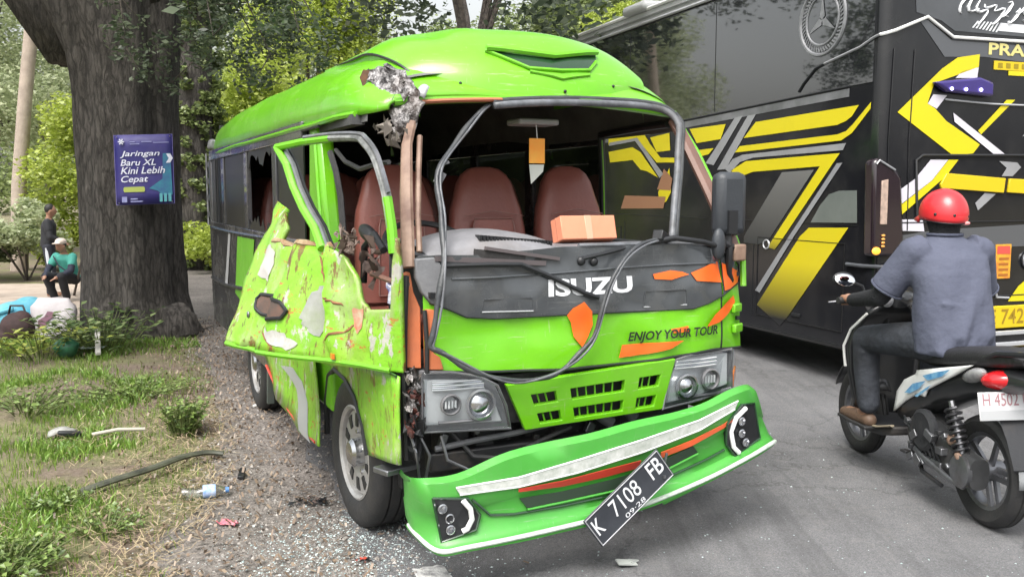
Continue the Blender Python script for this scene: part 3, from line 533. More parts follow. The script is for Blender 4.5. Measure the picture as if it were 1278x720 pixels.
def in_straw(rg):
    y = 2.4 + 4.6 * rg.rand() ** 1.6; x = shoulder_edge(y) + .12 - abs(rg.randn()) * .6
    return x, y, min(1, .25 + max(0, .5 + 1.4 * nz((x, y, 9), 1.7))), 1.
blades('dry_straw', 3400, in_straw, .036, .0017, leafmat('straw', (.32, .25, .15), (.46, .38, .24), (.22, .16, .10), .1), 13, flat=True)
def in_litter(rg):
    y = 3.2 + 8.3 * rg.rand(); x = shoulder_edge(y) + rg.randn() * .5 + .15
    return x, y, .35 if off_road(x, y) < .25 else 1., 1.
blades('leaf_litter', 5000, in_litter, .010, .0055, leafmat('dead_leaf', (.12, .085, .06), (.22, .16, .115), (.34, .27, .20), .1), 14, flat=True)
def chips(name, n, where, smin, smax, m, seed, hz=.6):
    rg = np.random.RandomState(seed); mb = MB(); k = 0
    while k < n:
        x, y, den = where(rg)
        if rg.rand() > den: continue
        s = smin + (smax - smin) * rg.rand() ** 3; z = .009 if off_road(x, y) < .3 else max(ground_z(x, y), .004)
        P = []
        a0 = rg.rand() * 6.28
        for q in range(4): a = a0 + q * 1.57 + rg.rand() * .7; P.append((x + s * math.cos(a) * (.6 + .5 * rg.rand()), y + s * math.sin(a) * (.6 + .5 * rg.rand()), z))
        P.append((x, y, z + s * hz * (.5 + rg.rand())))
        mb.add(P, [(0, 1, 4), (1, 2, 4), (2, 3, 4), (3, 0, 4)]); k += 1
    return stuff(obj(name, mb, m, smooth=False))
def in_gravel(rg):
    y = 2.6 + 9 * rg.rand() ** 1.2; x = shoulder_edge(y) - .15 + rg.rand() * 1.5
    return x, y, 1 if off_road(x, y) > .0 else .2
chips('gravel', 14000, in_gravel, .003, .016, leafmat('pebble', (.10, .09, .085), (.20, .18, .16), (.33, .305, .28), 0), 21)
def in_glass(rg):
    if rg.rand() < .88: return -.75 + rg.randn() * .28, 3.95 + rg.randn() * .38, 1
    return -.1 + rg.rand() * 2.6, 3.25 + rg.rand() ** 1.5 * 2.8, 1
gm = leafmat('broken_glass', (.24, .31, .31), (.38, .46, .46), (.62, .70, .70), .0)
chips('glass_shards', 5200, in_glass, .002, .0085, gm, 22, .5)
def in_grit(rg): return -.5 + rg.rand() * 4.5, 2.9 + rg.rand() * 4., 1
chips('road_grit', 1500, in_grit, .0012, .0045, MATS['pebble'], 23)
# ------------------------------------------------------------------ trees and plants
BARK = pbr('dark_bark', (.12, .10, .088), .9, col2=(.045, .038, .034), nscale=9, namt=.6, bump=1., bscale=26)
def bark_mat(name, a, b_, sx=10., sz=2.6):
    m = bpy.data.materials.new(name); m.use_nodes = True; t = m.node_tree; b = t.nodes['Principled BSDF']; L = t.links.new
    tc = t.nodes.new('ShaderNodeTexCoord'); mp = t.nodes.new('ShaderNodeMapping'); mp.inputs['Scale'].default_value = (sx, sx, sz); L(tc.outputs['Object'], mp.inputs[0])
    n = t.nodes.new('ShaderNodeTexNoise'); n.inputs['Scale'].default_value = 1.6; n.inputs['Detail'].default_value = 9; n.inputs['Roughness'].default_value = .7; L(mp.outputs[0], n.inputs['Vector'])
    v = t.nodes.new('ShaderNodeTexVoronoi'); v.feature = 'DISTANCE_TO_EDGE'; v.inputs['Scale'].default_value = 1.5; 
    ad = t.nodes.new('ShaderNodeVectorMath'); ad.operation = 'ADD'; L(mp.outputs[0], ad.inputs[0]); L(n.outputs['Color'], ad.inputs[1]); L(ad.outputs[0], v.inputs['Vector'])
    r = t.nodes.new('ShaderNodeValToRGB'); r.color_ramp.elements[0].position = .36; r.color_ramp.elements[1].position = .68
    r.color_ramp.elements[0].color = (*a, 1); r.color_ramp.elements[1].color = (*b_, 1); L(n.outputs['Fac'], r.inputs[0]); 
    r2 = t.nodes.new('ShaderNodeMapRange'); r2.inputs[2].default_value = .10; r2.inputs[3].default_value = .62; r2.inputs[4].default_value = 1.; L(v.outputs['Distance'], r2.inputs[0])
    mu = t.nodes.new('ShaderNodeMixRGB'); mu.blend_type = 'MULTIPLY'; mu.inputs[0].default_value = 1; L(r.outputs[0], mu.inputs[1]); L(r2.outputs[0], mu.inputs[2])
    L(mu.outputs[0], b.inputs['Base Color']); b.inputs['Roughness'].default_value = .92
    mh = t.nodes.new('ShaderNodeMath'); mh.operation = 'MULTIPLY'; L(r2.outputs[0], mh.inputs[0]); L(n.outputs['Fac'], mh.inputs[1])
    bp = t.nodes.new('ShaderNodeBump'); bp.inputs['Strength'].default_value = 1.; bp.inputs['Distance'].default_value = .05; L(mh.outputs[0], bp.inputs['Height']); L(bp.outputs[0], b.inputs['Normal'])
    return m
BIGBARK = bark_mat('furrowed_bark', (.032, .028, .025), (.125, .113, .102))
PALEBARK = pbr('pale_bark', (.42, .35, .29), .9, col2=(.30, .25, .21), nscale=5, bump=.5, bscale=22)
def leaves(name, centres, m, parent, n, size, spread, seed, droop=0., aspect=.5, up=.3):
    """many small leaf faces scattered in clumps round the given centres (x, y, z, radius)"""
    rg = np.random.RandomState(seed); C_ = np.array(centres, float); wt = C_[:, 3] ** 2; ci = rg.choice(len(C_), n, p=wt / wt.sum())
    d = rg.randn(n, 3); d /= np.linalg.norm(d, axis=1)[:, None]; rr = rg.rand(n) ** .45
    P = C_[ci, :3] + d * (rr * C_[ci, 3] * spread)[:, None] * np.array([1, 1, .72])
    P[:, 2] -= droop * rg.rand(n) ** 2
    a = rg.randn(n, 3); a /= np.linalg.norm(a, axis=1)[:, None]; a[:, 2] *= .6
    nn = rg.randn(n, 3) * .8; nn[:, 2] += up * 3; b_ = np.cross(a, nn); b_ /= np.linalg.norm(b_, axis=1)[:, None] + 1e-9
    s = size * (.55 + .9 * rg.rand(n))
    A = a * s[:, None]; B_ = b_ * (s * aspect)[:, None]
    V = np.stack([P - A, P - B_ + A * .1, P + A, P + B_ + A * .1], 1).reshape(-1, 3)
    me = bpy.data.meshes.new(name); me.from_pydata(V.tolist(), [], np.arange(n * 4).reshape(-1, 4).tolist()); me.materials.append(m)
    o = bpy.data.objects.new(name, me); COL.objects.link(o)
    if parent: o.parent = parent
    return o
HAZED_LEAF = [leafmat('bright_leaf', (.26, .33, .045), (.40, .49, .075), (.58, .65, .17), .5), leafmat('mid_leaf', (.18, .23, .08), (.28, .35, .135), (.43, .50, .23), .5),
        leafmat('deep_leaf', (.05, .08, .03), (.11, .15, .065), (.21, .26, .125), .3), leafmat('pale_leaf', (.26, .31, .16), (.38, .44, .25), (.54, .58, .37), .5)]  # background leaf colours lifted to paint in the pale haze
def tree(name, label, x, y, h, r, mi, seed, n=9000, lsize=.13, zc=None, trunk_r=.16, cover=.72, group='trees beyond the verge', squash=.8, bark=None, z0=None, fork=3):
    rg = random.Random(seed); gz = -.27 if z0 is None else z0
    t = thing(name, label, 'tree', (x, y, gz), 0, group)
    zc = zc or h * .62
    tk = MB(); tip = (rg.uniform(-.3, .3), rg.uniform(-.3, .3), zc * .55)
    tk.tube([(0, 0, -.2), (tip[0] * .2, tip[1] * .2, zc * .2), tip], [trunk_r * 1.3, trunk_r, trunk_r * .75], 10)
    cs = []; nb = int(10 + r * 3)
    for k in range(nb):
        a = rg.uniform(0, 6.283); e = rg.uniform(-.55, 1.); q = rg.uniform(.45, 1.)
        c = (r * q * math.cos(a) * math.sqrt(max(.05, 1 - e * e)), r * q * math.sin(a) * math.sqrt(max(.05, 1 - e * e)), zc + e * (h - zc) * squash * q)
        cs.append((*c, r * rg.uniform(.24, .46)))
        if k < fork + 3:
            mid = ((tip[0] + c[0]) / 2 + rg.uniform(-.2, .2), (tip[1] + c[1]) / 2, (tip[2] + c[2]) / 2 + .3)
            tk.tube([tip, mid, c[:3]], [trunk_r * .6, trunk_r * .38, trunk_r * .12], 7)
    obj('trunk', tk, bark or BARK, t)
    leaves('crown', cs, HAZED_LEAF[mi], t, int(n * 1.9), lsize * .62, 1., seed, droop=r * .15)
    return t
G1 = None
# wall of greenery behind the verge, left to right; every tree keeps its own crown
tree('tree', 'pale green airy tree at the far left edge beyond the bare trunk', -15.5, 27, 9.5, 3.6, 3, 101, 15000, .12, zc=5.4)
tree('tree', 'yellow green bushy tree low behind the standing man', -9.6, 22.5, 4.6, 2.1, 0, 102, 11000, .10, zc=2.3)
tree('tree', 'mid green tree between the bare trunk and the big tree', -12.6, 33, 11, 3.9, 1, 103, 15000, .14, zc=6.6)
tree('tree', 'small yellow green tree just right of the ivy covered trunk', -8.0, 27, 6.6, 2.2, 0, 104, 12000, .11, zc=4.1)
tree('tree', 'tall sunlit yellow green tree above the minibus rear', -6.8, 31, 9.6, 3.0, 0, 105, 17000, .12, zc=6.1)
tree('tree', 'grey green tree with open crown rising behind the minibus roof', -4.4, 41, 9.9, 3.2, 1, 106, 12000, .14, zc=7.2, cover=.5, fork=5)
tree('tree', 'dark spreading tree with forked limbs against the white sky', -1.4, 36, 13.2, 3.4, 2, 107, 5500, .12, zc=11.0, trunk_r=.24, fork=7)
tree('tree', 'broad mid green tree over the middle of the minibus roof', 2.2, 40, 12.2, 4.0, 1, 108, 17000, .15, zc=8.2)
tree('tree', 'light green tree beside the coach roof edge', 5.6, 42, 12.5, 3.8, 3, 109, 16000, .15, zc=8.6)
tree('tree', 'yellow green treetop peeping beside the coach roof hump', 3.4, 33, 8.8, 1.4, 0, 110, 6000, .10, zc=7.2)
tree('tree', 'far dull green tree left of centre behind the others', -10.2, 47, 12.5, 4.4, 3, 111, 13000, .17, zc=7.2)
tree('tree', 'tall pale tree far behind the furthest left trunk', -21, 42, 13, 5.0, 3, 112, 14000, .18, zc=7.5)
tree('tree', 'low dark tree far down the road', -4.5, 58, 9.5, 5.0, 2, 115, 11000, .2, zc=5.2)
tree('tree', 'far mid green tree beyond the end of the coach', 10, 60, 17, 6.5, 1, 116, 12000, .22, zc=10)
# bushes along the back of the yard
def bush(label, x, y, r, h, mi, seed, n=3500, ls=.07):
    t = thing('bush', label, 'bush', (x, y, ground_z(x, y)), 0, 'bushes along the back of the yard'); rg = random.Random(seed); cs = []; st = MB()
    for k in range(9):
        a = rg.uniform(0, 6.28); q = rg.uniform(.1, 1) * r; c = (q * math.cos(a), q * math.sin(a), h * rg.uniform(.3, .85)); cs.append((*c, r * rg.uniform(.35, .6)))
        if k < 5: st.tube([(0, 0, -.05), (c[0] * .5, c[1] * .5, c[2] * .6), c], [.025, .018, .008], 6)
    obj('stem', st, BARK, t); leaves('foliage', cs, HAZED_LEAF[mi], t, n, ls, 1., seed); return t
bush('dark green bush at the left edge behind the seated onlooker', -11.6, 19.6, 1.1, 2.2, 2, 201, 6000, .06)
bush('grey green bush left of the standing man', -10.3, 19.5, .9, 1.9, 3, 202, 4500, .06)
bush('bright yellow green bush right of the standing man', -8.0, 20.6, 1.0, 2.3, 0, 203, 5500, .065)
bush('bright yellow green bush low at the left edge', -11.0, 21.8, .9, 1.3, 0, 204, 4500, .065)
bush('low light green bush between the ivy trunk and the minibus', -5.9, 18.6, .75, .85, 0, 205, 5000, .05)
bush('deep green bush left of the ivy covered trunk foot', -7.2, 19.6, .7, 1.4, 2, 206, 3500, .055)
bush('mid green bush hidden behind the minibus rear', -4.9, 20.5, 1.1, 1.6, 1, 207, 4500, .06)

# the far wood that closes the view
rgw = random.Random(90); cs = [(x + rgw.uniform(-1.5, 1.5), 66 + rgw.uniform(-3, 3) - .25 * x, rgw.uniform(.5, 7.5) + 2.5 * nz((x, 0, 0), .15), rgw.uniform(1.6, 3.0)) for x in np.arange(-75, 34, .55)]
stuff(leaves('far_wood', cs, HAZED_LEAF[1], None, 60000, .22, 1., 91))
# slender bare trunk far left
t = thing('tree', 'slender bare pale trunk standing at far left', 'tree', (-11.75, 22, -.27))
mb = MB(); mb.tube([(-.05, 0, -.1), (.05, 0, 2.), (.3, 0, 4.), (.62, 0, 6.2), (.85, 0, 7.4)], [.20, .165, .155, .15, .12], 12); obj('trunk', mb, PALEBARK, t)
leaves('crown', [(.8, 0, 8., 1.2), (1.6, .3, 7.8, .9), (0, .2, 7.9, .9)], HAZED_LEAF[1], t, 5000, .12, 1., 31, droop=.6)
# palm with arching fronds
t = thing('palm', 'young palm with arching fronds beside the bare pale trunk', 'palm', (-10.4, 23.5, -.27))
mb = MB(); mb.tube([(0, 0, -.1), (.05, 0, 1.2), (.1, 0, 2.4)], [.15, .13, .11], 10); obj('trunk', mb, BARK, t)
PALM = leafmat('palm_leaf', (.12, .2, .07), (.24, .35, .13), (.40, .48, .22), .35)
for k in range(11):
    a = k * 2.4; L_ = 2.3; mb = MB(); sp = []
    for i in range(12):
        q = i / 11; sp.append(Vector((.1 + math.cos(a) * L_ * q * .85, math.sin(a) * L_ * q * .85, 2.4 + 1.1 * math.sin(q * 2.4) - .5 * q * q * (1 + .5 * (k % 3)))))
    mb.tube(sp, [.022 - .0015 * i for i in range(12)], 5)
    for i in range(1, 12):
        for s_ in (-1, 1):
            d = (sp[i] - sp[i - 1]).normalized(); sd_ = d.cross(Vector((0, 0, 1))).normalized() * s_; e = sp[i] + (sd_ * .8 + d * .45 + Vector((0, 0, -.3))).normalized() * (.5 - .03 * i)
            mb.add([sp[i] - d * .03, sp[i] + d * .03, e], [(0, 1, 2)])
    obj('frond', mb, PALM, t, smooth=False)

# the big roadside tree
BT = thing('big_tree', 'huge dark furrowed tree trunk with the blue poster nailed to it', 'tree', (-4.29, 10.40, 0))
def trunk_ring(cx, cy, z, rx, ry, n=56, flare=0., seed=0.):
    out = []
    for k in range(n):
        t_ = 2 * math.pi * k / n; c, s_ = math.cos(t_), math.sin(t_)
        lob = 1 + .05 * math.sin(5 * t_ + z * .4) + .045 * math.sin(9 * t_ - z * .7) + .035 * nz((c * 2, s_ * 2, z * .8), 1.7, seed) + .03 * nz((c * 6, s_ * 6, z * 1.4), 1.5, seed)
        lob += flare * (.5 + .5 * math.sin(4 * t_ + 1.2)) * .35
        out.append((cx + rx * lob * c, cy + ry * lob * s_, z + .03 * nz((c, s_, z), 3)))
    return out
prof = [(-.15, .05, .66, .66, .34), (.0, .05, .61, .61, .26), (.18, .03, .56, .57, .16), (.45, 0, .525, .54, .08), (.9, 0, .505, .53, .0), (1.4, .0, .505, .53, 0), (2., .0, .51, .53, 0), (2.6, .01, .525, .53, 0), (3.1, .0, .57, .55, 0), (3.6, -.10, .70, .62, 0), (4.1, -.16, .84, .66, 0)]
zs = []
mb = MB(); rings = []
for a, b_ in zip(prof, prof[1:]):
    for q in range(5):
        z, cx, rx, ry, fl = [lerp(u, v_, q / 5) for u, v_ in zip(a, b_)]; rings.append(trunk_ring(cx, 0, z, rx, ry, 56, fl))
rings.append(trunk_ring(prof[-1][1], 0, prof[-1][0], prof[-1][2], prof[-1][3]))
mb.rings(rings); obj('trunk', mb, BIGBARK, BT, ang=180)
def bigbranch(pts, rad, nm='limb'):
    mb = MB(); P = []
    mb.rings([ [Vector(p) for p in ring] for ring in [trunk_ring(p[0], p[1], p[2], r, r, 24, 0, 2.) for p, r in zip(pts, rad)]]); return obj(nm, mb, BIGBARK, BT, ang=180)
bigbranch([(-.50, 0, 3.0), (-.85, -.05, 3.6), (-1.35, -.1, 4.3), (-2.2, -.2, 5.4), (-3.2, -.3, 6.6)], [.30, .34, .34, .27, .18])
bigbranch([(-.1, 0, 3.9), (-.05, .1, 4.8), (.1, .2, 5.8), (.4, .4, 7.2), (.6, .5, 8.6)], [.6, .5, .42, .32, .2])
bigbranch([(.25, 0, 3.6), (.75, -.1, 4.5), (1.7, -.3, 5.3), (3.0, -.5, 6.2), (4.4, -.6, 6.9)], [.34, .3, .24, .18, .12])
# knobbly burr at the foot, right side
for c_, r_ in (((.60, -.30, .05), (.20, .18, .30)), ((-.5, -.5, .0), (.25, .18, .14))):
    mb = MB(); mb.ell(c_, r_, 26, 16); mb.v = [tuple(Vector(p) + (Vector(p) - Vector(c_)) * (.45 * nz(p, 5.) + .25 * nz(p, 13.))) for p in mb.v]; obj('root', mb, BIGBARK, BT)
DL = leafmat('dark_compound_leaf', (.05, .075, .045), (.105, .14, .08), (.24, .28, .19), .35)
cs = []; rg = random.Random(5)
for k in range(46):
    a = rg.uniform(0, 6.283); q = rg.uniform(.5, 5.2); cs.append((.3 + q * math.cos(a), .4 + q * math.sin(a) * .8, 6.0 + rg.uniform(-.6, 3.0) - .06 * q * q, rg.uniform(.6, 1.2)))
leaves('crown', cs, DL, BT, 30000, .075, 1., 41, droop=.5, aspect=.45)
# drooping sprays that hang into the top of the view, right and left of the trunk
def spray(start, end, sag, nl, ls, seed, w_=.32):
    rg = random.Random(seed); P = [Vector(start).lerp(Vector(end), i / 9) + Vector((0, 0, sag * math.sin(i / 9 * math.pi) - .25 * (i / 9) ** 2)) for i in range(10)]
    mb = MB(); mb.tube(P, [.018 - .0015 * i for i in range(10)], 6); cs = []
    for i in range(3, 10):
        for j in range(4): cs.append((P[i].x + rg.uniform(-w_, w_), P[i].y + rg.uniform(-w_, w_), P[i].z + rg.uniform(-w_ * 1.1, w_ * .5), rg.uniform(.09, .19)))
        if i % 2: mb.tube([P[i], Vector(cs[-1][:3])], [.008, .004], 5)
    b_ = obj('branch', mb, BARK, BT); leaves('foliage', cs, DL, b_, nl, ls, 1., seed, droop=.1, aspect=.42)
spray((.9, -.9, 4.2), (1.15, -1.1, 3.15), .25, 1300, .035, 51)
spray((.9, -.9, 4.2), (1.9, -1.1, 3.2), .3, 1300, .035, 52)
spray((1.2, -.8, 4.4), (2.5, -1.2, 3.25), .3, 1300, .035, 53)
spray((1.3, -.2, 4.5), (1.75, .2, 3.55), .1, 1300, .035, 56, .35)
spray((-1.2, -.8, 4.2), (-1.9, -1.2, 3.45), .1, 900, .035, 55)
spray((-.9, -1.0, 4.3), (-1.55, -1.3, 3.35), .2, 1100, .035, 58)
spray((-.6, -1.2, 4.3), (-1.0, -1.5, 3.5), .2, 900, .035, 59)
spray((.3, -1.2, 4.4), (.65, -1.5, 3.2), .2, 1100, .035, 60, .25)
spray((1.0, -1.2, 4.6), (1.5, -1.6, 3.3), .3, 1300, .035, 64, .3)
spray((1.6, -1.1, 4.6), (2.3, -1.6, 3.35), .3, 1200, .035, 65, .3)
spray((.6, .2, 4.3), (1.3, .9, 3.5), .1, 1200, .035, 57, .35)

# ivy covered trunk just behind
IT = thing('ivy_tree', 'tree trunk wrapped in climbing ivy seen between the big tree and the minibus', 'tree', (-6.62, 19.3, -.28))
mb = MB(); mb.rings([trunk_ring(.02 * z, 0, z, .40 - .012 * z, .40 - .012 * z, 24, 0, 4.) for z in np.arange(-.1, 8.4, .35)]); obj('trunk', mb, BIGBARK, IT, ang=180)
rgn = np.random.RandomState(61); cs = []
for k in range(330):
    z = .1 + 7.6 * rgn.rand() ** .8; a = rgn.rand() * 6.28; rr = .42 + .10 * rgn.rand(); cs.append((rr * math.cos(a) + .02 * z, rr * math.sin(a), z, .09 + .12 * rgn.rand()))
leaves('ivy', cs, leafmat('ivy_leaf', (.09, .13, .04), (.17, .22, .07), (.31, .37, .15), .4), IT, 16000, .05, 1., 62, aspect=.75)
leaves('crown', [(0, 0, 8.6, 1.6), (1.1, .3, 8.3, 1.3), (-1.1, .4, 8.4, 1.3), (.4, -.4, 9.5, 1.4)], DL, IT, 9000, .09, 1., 63)

# shrub with pale leaf stalks at the foot of the big tree
STEM = pbr('green_stem', (.12, .15, .05), .8)
def shrub(name, label, x, y, n, h, rad, mat_, seed, ll=.09):
    t = thing(name, label, 'plant', (x, y, ground_z(x, y)), 0, 'weeds on the verge' if name == 'weed' else None); rg = random.Random(seed); mb = MB(); lf = MB()
    for k in range(n):
        a = rg.uniform(0, 6.28); q = rad * math.sqrt(rg.random()); b0 = Vector((q * .5 * math.cos(a), q * .5 * math.sin(a), -.01)); e = Vector((q * 1.25 * math.cos(a), q * 1.25 * math.sin(a), h * rg.uniform(.5, 1)))
        mid = (b0 + e) / 2 + Vector((0, 0, h * .15)); mb.tube([b0, mid, e], [.005, .004, .002], 5)
        for i in range(7):
            p = b0.lerp(e, .3 + .7 * i / 6) + Vector((0, 0, h * .12 * math.sin(i / 6 * 3.1))); aa = rg.uniform(0, 6.28); d = Vector((math.cos(aa), math.sin(aa), rg.uniform(-.3, .5))); s_ = d.cross(Vector((0, 0, 1))).normalized() * ll * .28; L_ = ll * rg.uniform(.45, 1.)
            lf.add([p, p + d * L_ * .45 + s_, p + d * L_, p + d * L_ * .45 - s_ + Vector((0, 0, .01))], [(0, 1, 2, 3)])
    obj('stem', mb, STEM, t); obj('foliage', lf, mat_, t, smooth=False); return t
WL = leafmat('weed_foliage', (.08, .13, .035), (.15, .23, .055), (.25, .34, .09), .3)
shrub('shrub', 'leafy shrub sprawling at the foot of the big tree', -4.2, 9.35, 70, .42, .62, leafmat('shrub_leaf', (.05, .09, .03), (.12, .18, .06), (.27, .33, .15), .3), 71, .11)
shrub('weed', 'upright weed in the middle of the dry verge', -2.18, 6.0, 80, .24, .14, WL, 72, .045)
shrub('weed', 'bright green weed in the bottom left corner', -2.15, 3.72, 120, .12, .24, WL, 73, .042)
shrub('weed', 'small weed left of the long black strip', -2.33, 4.55, 36, .08, .15, WL, 74, .032)
shrub('weed', 'weed clump below the black strip nearest the shoulder', -1.95, 4.25, 40, .09, .18, WL, 75, .030)
shrub('weed', 'tuft of weeds at the far left edge of the verge', -3.55, 6.6, 60, .15, .35, WL, 76, .045)
shrub('weed', 'patch of weeds halfway up the verge', -3.0, 7.2, 70, .11, .45, WL, 77, .042)
shrub('weed', 'yellowish weeds in front of the bags', -4.6, 8.9, 36, .3, .5, leafmat('yellow_weed', (.15, .2, .03), (.3, .36, .07), (.45, .47, .12), .3), 78, .09)
# ------------------------------------------------------------------ the wrecked minibus (local: x to its left-hand side = picture right, y towards its rear, z up)
VAN = thing('minibus', 'wrecked lime green minibus with missing windscreen, torn driver door and sagging bumper', 'minibus', (.33, 3.95, 0), 25)
def fr(off=0.): return lambda x, z: (x, front_y(x, z) - off, z)
def side(x): return lambda y, z: (x, y, z)
# front skin: full width panel below the screen
def strip_grid(xs, zlo, zhi, nz_, fn): return [[fn(x, lerp(zlo(x), zhi(x), j / nz_)) for j in range(nz_ + 1)] for x in xs]
hb = T['hood_bottom']; hbot = lambda x: interp(x, [(p[0], p[1]) for p in hb])[0]
bt = [(-.76, 1.335), (-.67, 1.342), (-.48, 1.335), (-.1, 1.358), (.3, 1.357), (.7, 1.352), (.85, 1.30), (.92, 1.24)]
btop = lambda x: interp(x, bt)[0]
def dent(x, z): return .014 * nz((x, z, 0), 4.) + .010 * nz((x, z, 2), 9.) + .03 * math.exp(-((x + .45) / .25) ** 2 - ((z - 1.0) / .12) ** 2)
def skin(off): return lambda x, z: (x, front_y(x, z) + dent(x, z) - off, z)
mb = MB(); mb.grid(strip_grid(np.linspace(-.735, .735, 60), hbot, btop, 24, skin(0))); obj('hood_panel', mb, GREEN, VAN, ang=180)
mb = MB(); mb.grid(strip_grid(np.linspace(.748, .915, 12), hbot, btop, 20, skin(0)))
mb.grid([[(.915 + .003 * k, front_y(.915, 1) + .05 * k + .02, z) for z in np.linspace(.86, 1.26, 5)] for k in range(7)])
obj('corner_panel', mb, GREEN, VAN, ang=180)
decal('front_band', [p for p in T['band'] if p[0] < .72][:11] + [(.738, 1.118), (.738, 1.345)] + [p for p in T['band'] if p[0] < .72][11:], skin(.006), CHAR, VAN, 14)
decal('front_band', [(.75, 1.121), (.83, 1.147), (.895, 1.175), (.905, 1.23), (.84, 1.295), (.75, 1.335)], skin(.006), CHAR, VAN, 14)
mb = MB(); mb.tube([skin(.004)(x, hbot(x) - .004) for x in np.linspace(-.74, .9, 40)], .006, 6); obj('seam', mb, BLACKP, VAN)
mb = MB(); mb.tube([skin(-.004)(.741, z) for z in np.linspace(.88, 1.34, 20)], .006, 6); obj('seam', mb, BLACKP, VAN)
mb = MB(); mb.tube([skin(.006)(x, z) for x, z in T['band'][3:16]], .004, 5); obj('band_edge', mb, BLACKP, VAN)
# pressed relief in the dark band, louvre lines
for v in ('vent1', 'vent2'):
    q = T[v]; mb = MB(); mb.tube([skin(.007)(*q[3]), skin(.007)(*q[2])], .003, 5); obj('vent_lip', mb, SILVERP, VAN)
    zt = 1.16; mb = MB(); x0, x1 = q[3][0], q[2][0]; mb.tube([skin(.007)(x0, q[3][1]), skin(.007)(x0 + .01, zt), skin(.007)(x1 - .01, zt), skin(.007)(x1, q[2][1])], .0035, 5); obj('vent_rim', mb, CHAR, VAN)
mb = MB(); mb.tube([skin(.009)(x, 1.262 + .012 * math.sin(3 * x)) for x in np.linspace(-.62, .70, 30)], .0055, 6); obj('band_crease', mb, CHAR, VAN)
# film decals
for k in ('or_sw1', 'or_sw2', 'or_drop', 'or_fl1', 'or_fl2', 'or_fl4'): decal('orange_flash', T[k], skin(.012), ORANGE, VAN, 7)
decal('orange_flash', [(max(x, .752), z) for x, z in T['or_fl3']], skin(.012), ORANGE, VAN, 7)
text('lettering', 'ISUZU', (-.185, 1.158, .235, 1.232), skin(.009), TEXTW, VAN, bold=.035)
text('lettering', 'ENJOY YOUR TOUR', (.2, .932, .70, .985), skin(.016), TEXTK, VAN, bold=.03, shear=.25)
for q in (T['rep'], T['rep2']):
    zc = sum(p[1] for p in q) / 4; mb = MB(); mb.box((.865, front_y(.865, zc) - .012, zc), (.085, .022, .042), (0, 0, 28)); obj('marker_bracket', mb, GREEN, VAN, bevel=.006)
mb = MB(); mb.box((.885, front_y(.885, 1.2) - .01, 1.21), (.02, .02, .02)); mb.box((.87, front_y(.87, 1.0) - .012, 1.0), (.016, .012, .02)); obj('bolt', mb, BLACKP, VAN)
# driver side front corner: skin torn away down to orange primer
mb = MB(); P = T['pillarL']; mb.prism(P, lambda x, z, d: (x, front_y(x, z) + .02 + d, z), 0, .05); obj('torn_pillar', mb, PRIMER, VAN, bevel=.004)
mb = MB(); mb.prism(T['pillarL2'], lambda x, z, d: (x, front_y(x, z) + .0 + d, z), -.012, .03); obj('torn_pillar', mb, PRIMER, VAN, bevel=.004)
mb = MB(); mb.tube([(-.737, .01, .88), (-.735, .012, 1.0), (-.738, .03, 1.13)], .010, 6); obj('torn_edge', mb, BLACKP, VAN)
mb = MB(); mb.tube([(-.806, .05, 1.27), (-.815, .05, 1.1), (-.82, .05, .88), (-.812, .05, .52)], .013, 6); obj('torn_edge', mb, BLACKP, VAN)
mb = MB(); mb.prism([(-.765, 1.335), (-.69, 1.34), (-.655, 1.30), (-.66, 1.14), (-.71, 1.155), (-.745, 1.2), (-.765, 1.26)], lambda x, z, d: (x, front_y(x, z) - .012 + d, z), -.012, .02); mb.mat(0); obj('corner_cap', mb, GREYP, VAN, bevel=.006)
mb = MB(); mb.box((-.71, .02, 1.19), (.022, .03, .022)); obj('bolt', mb, BLACKP, VAN)
# lower nose: grille with real openings
gp = T['grille_panel']
def gx(u, z): # u 0..1 across, panel edges lean
    xl = lerp(-.304, -.401, (z - .60) / .206); xr = lerp(.388, .440, (z - .62) / .223); return lerp(xl, xr, u)
def gz(u, v): return lerp(lerp(.600, .621, u), lerp(.806, .852, u), v)
us = [0, .115, .265, .355, .695, .79, .925, 1.]; vs = [0, .10, .31, .50, .72, 1.]
holes = {(i, j) for i in (1, 3, 5) for j in (1, 3)}
def gpt(u, v): z = gz(u, v); x = gx(u, z); return (x, front_y(x, z) - .012 + .02 * (1 - v), z)
mb = MB(); idx = {}
for i in range(8):
    for j in range(6): idx[i, j] = len(mb.v); mb.v.append(gpt(us[i], vs[j]))
for i in range(7):
    for j in range(5):
        if (i, j) not in holes: mb.f.append([idx[i, j], idx[i + 1, j], idx[i + 1, j + 1], idx[i, j + 1]]); mb.m.append(0)
GR = obj('grille', mb, GREEN, VAN, smooth=False, solid=-.028, bevel=.004)
for (i, j) in sorted(holes):
    nfin = 6 if i == 3 else 3
    for k in range(1, nfin):
        u = lerp(us[i], us[i + 1], k / nfin); a, b_ = Vector(gpt(u, vs[j] - .01)), Vector(gpt(u, vs[j + 1] + .01)); mb = MB(); mb.tube([a + Vector((0, .016, 0)), b_ + Vector((0, .016, 0))], .0042, 6); obj('fin', mb, GREEN, GR)
mb = MB(); mb.b2((-.40, .06, .62), (.44, .10, .83)); obj('radiator', mb, ENGM, VAN)
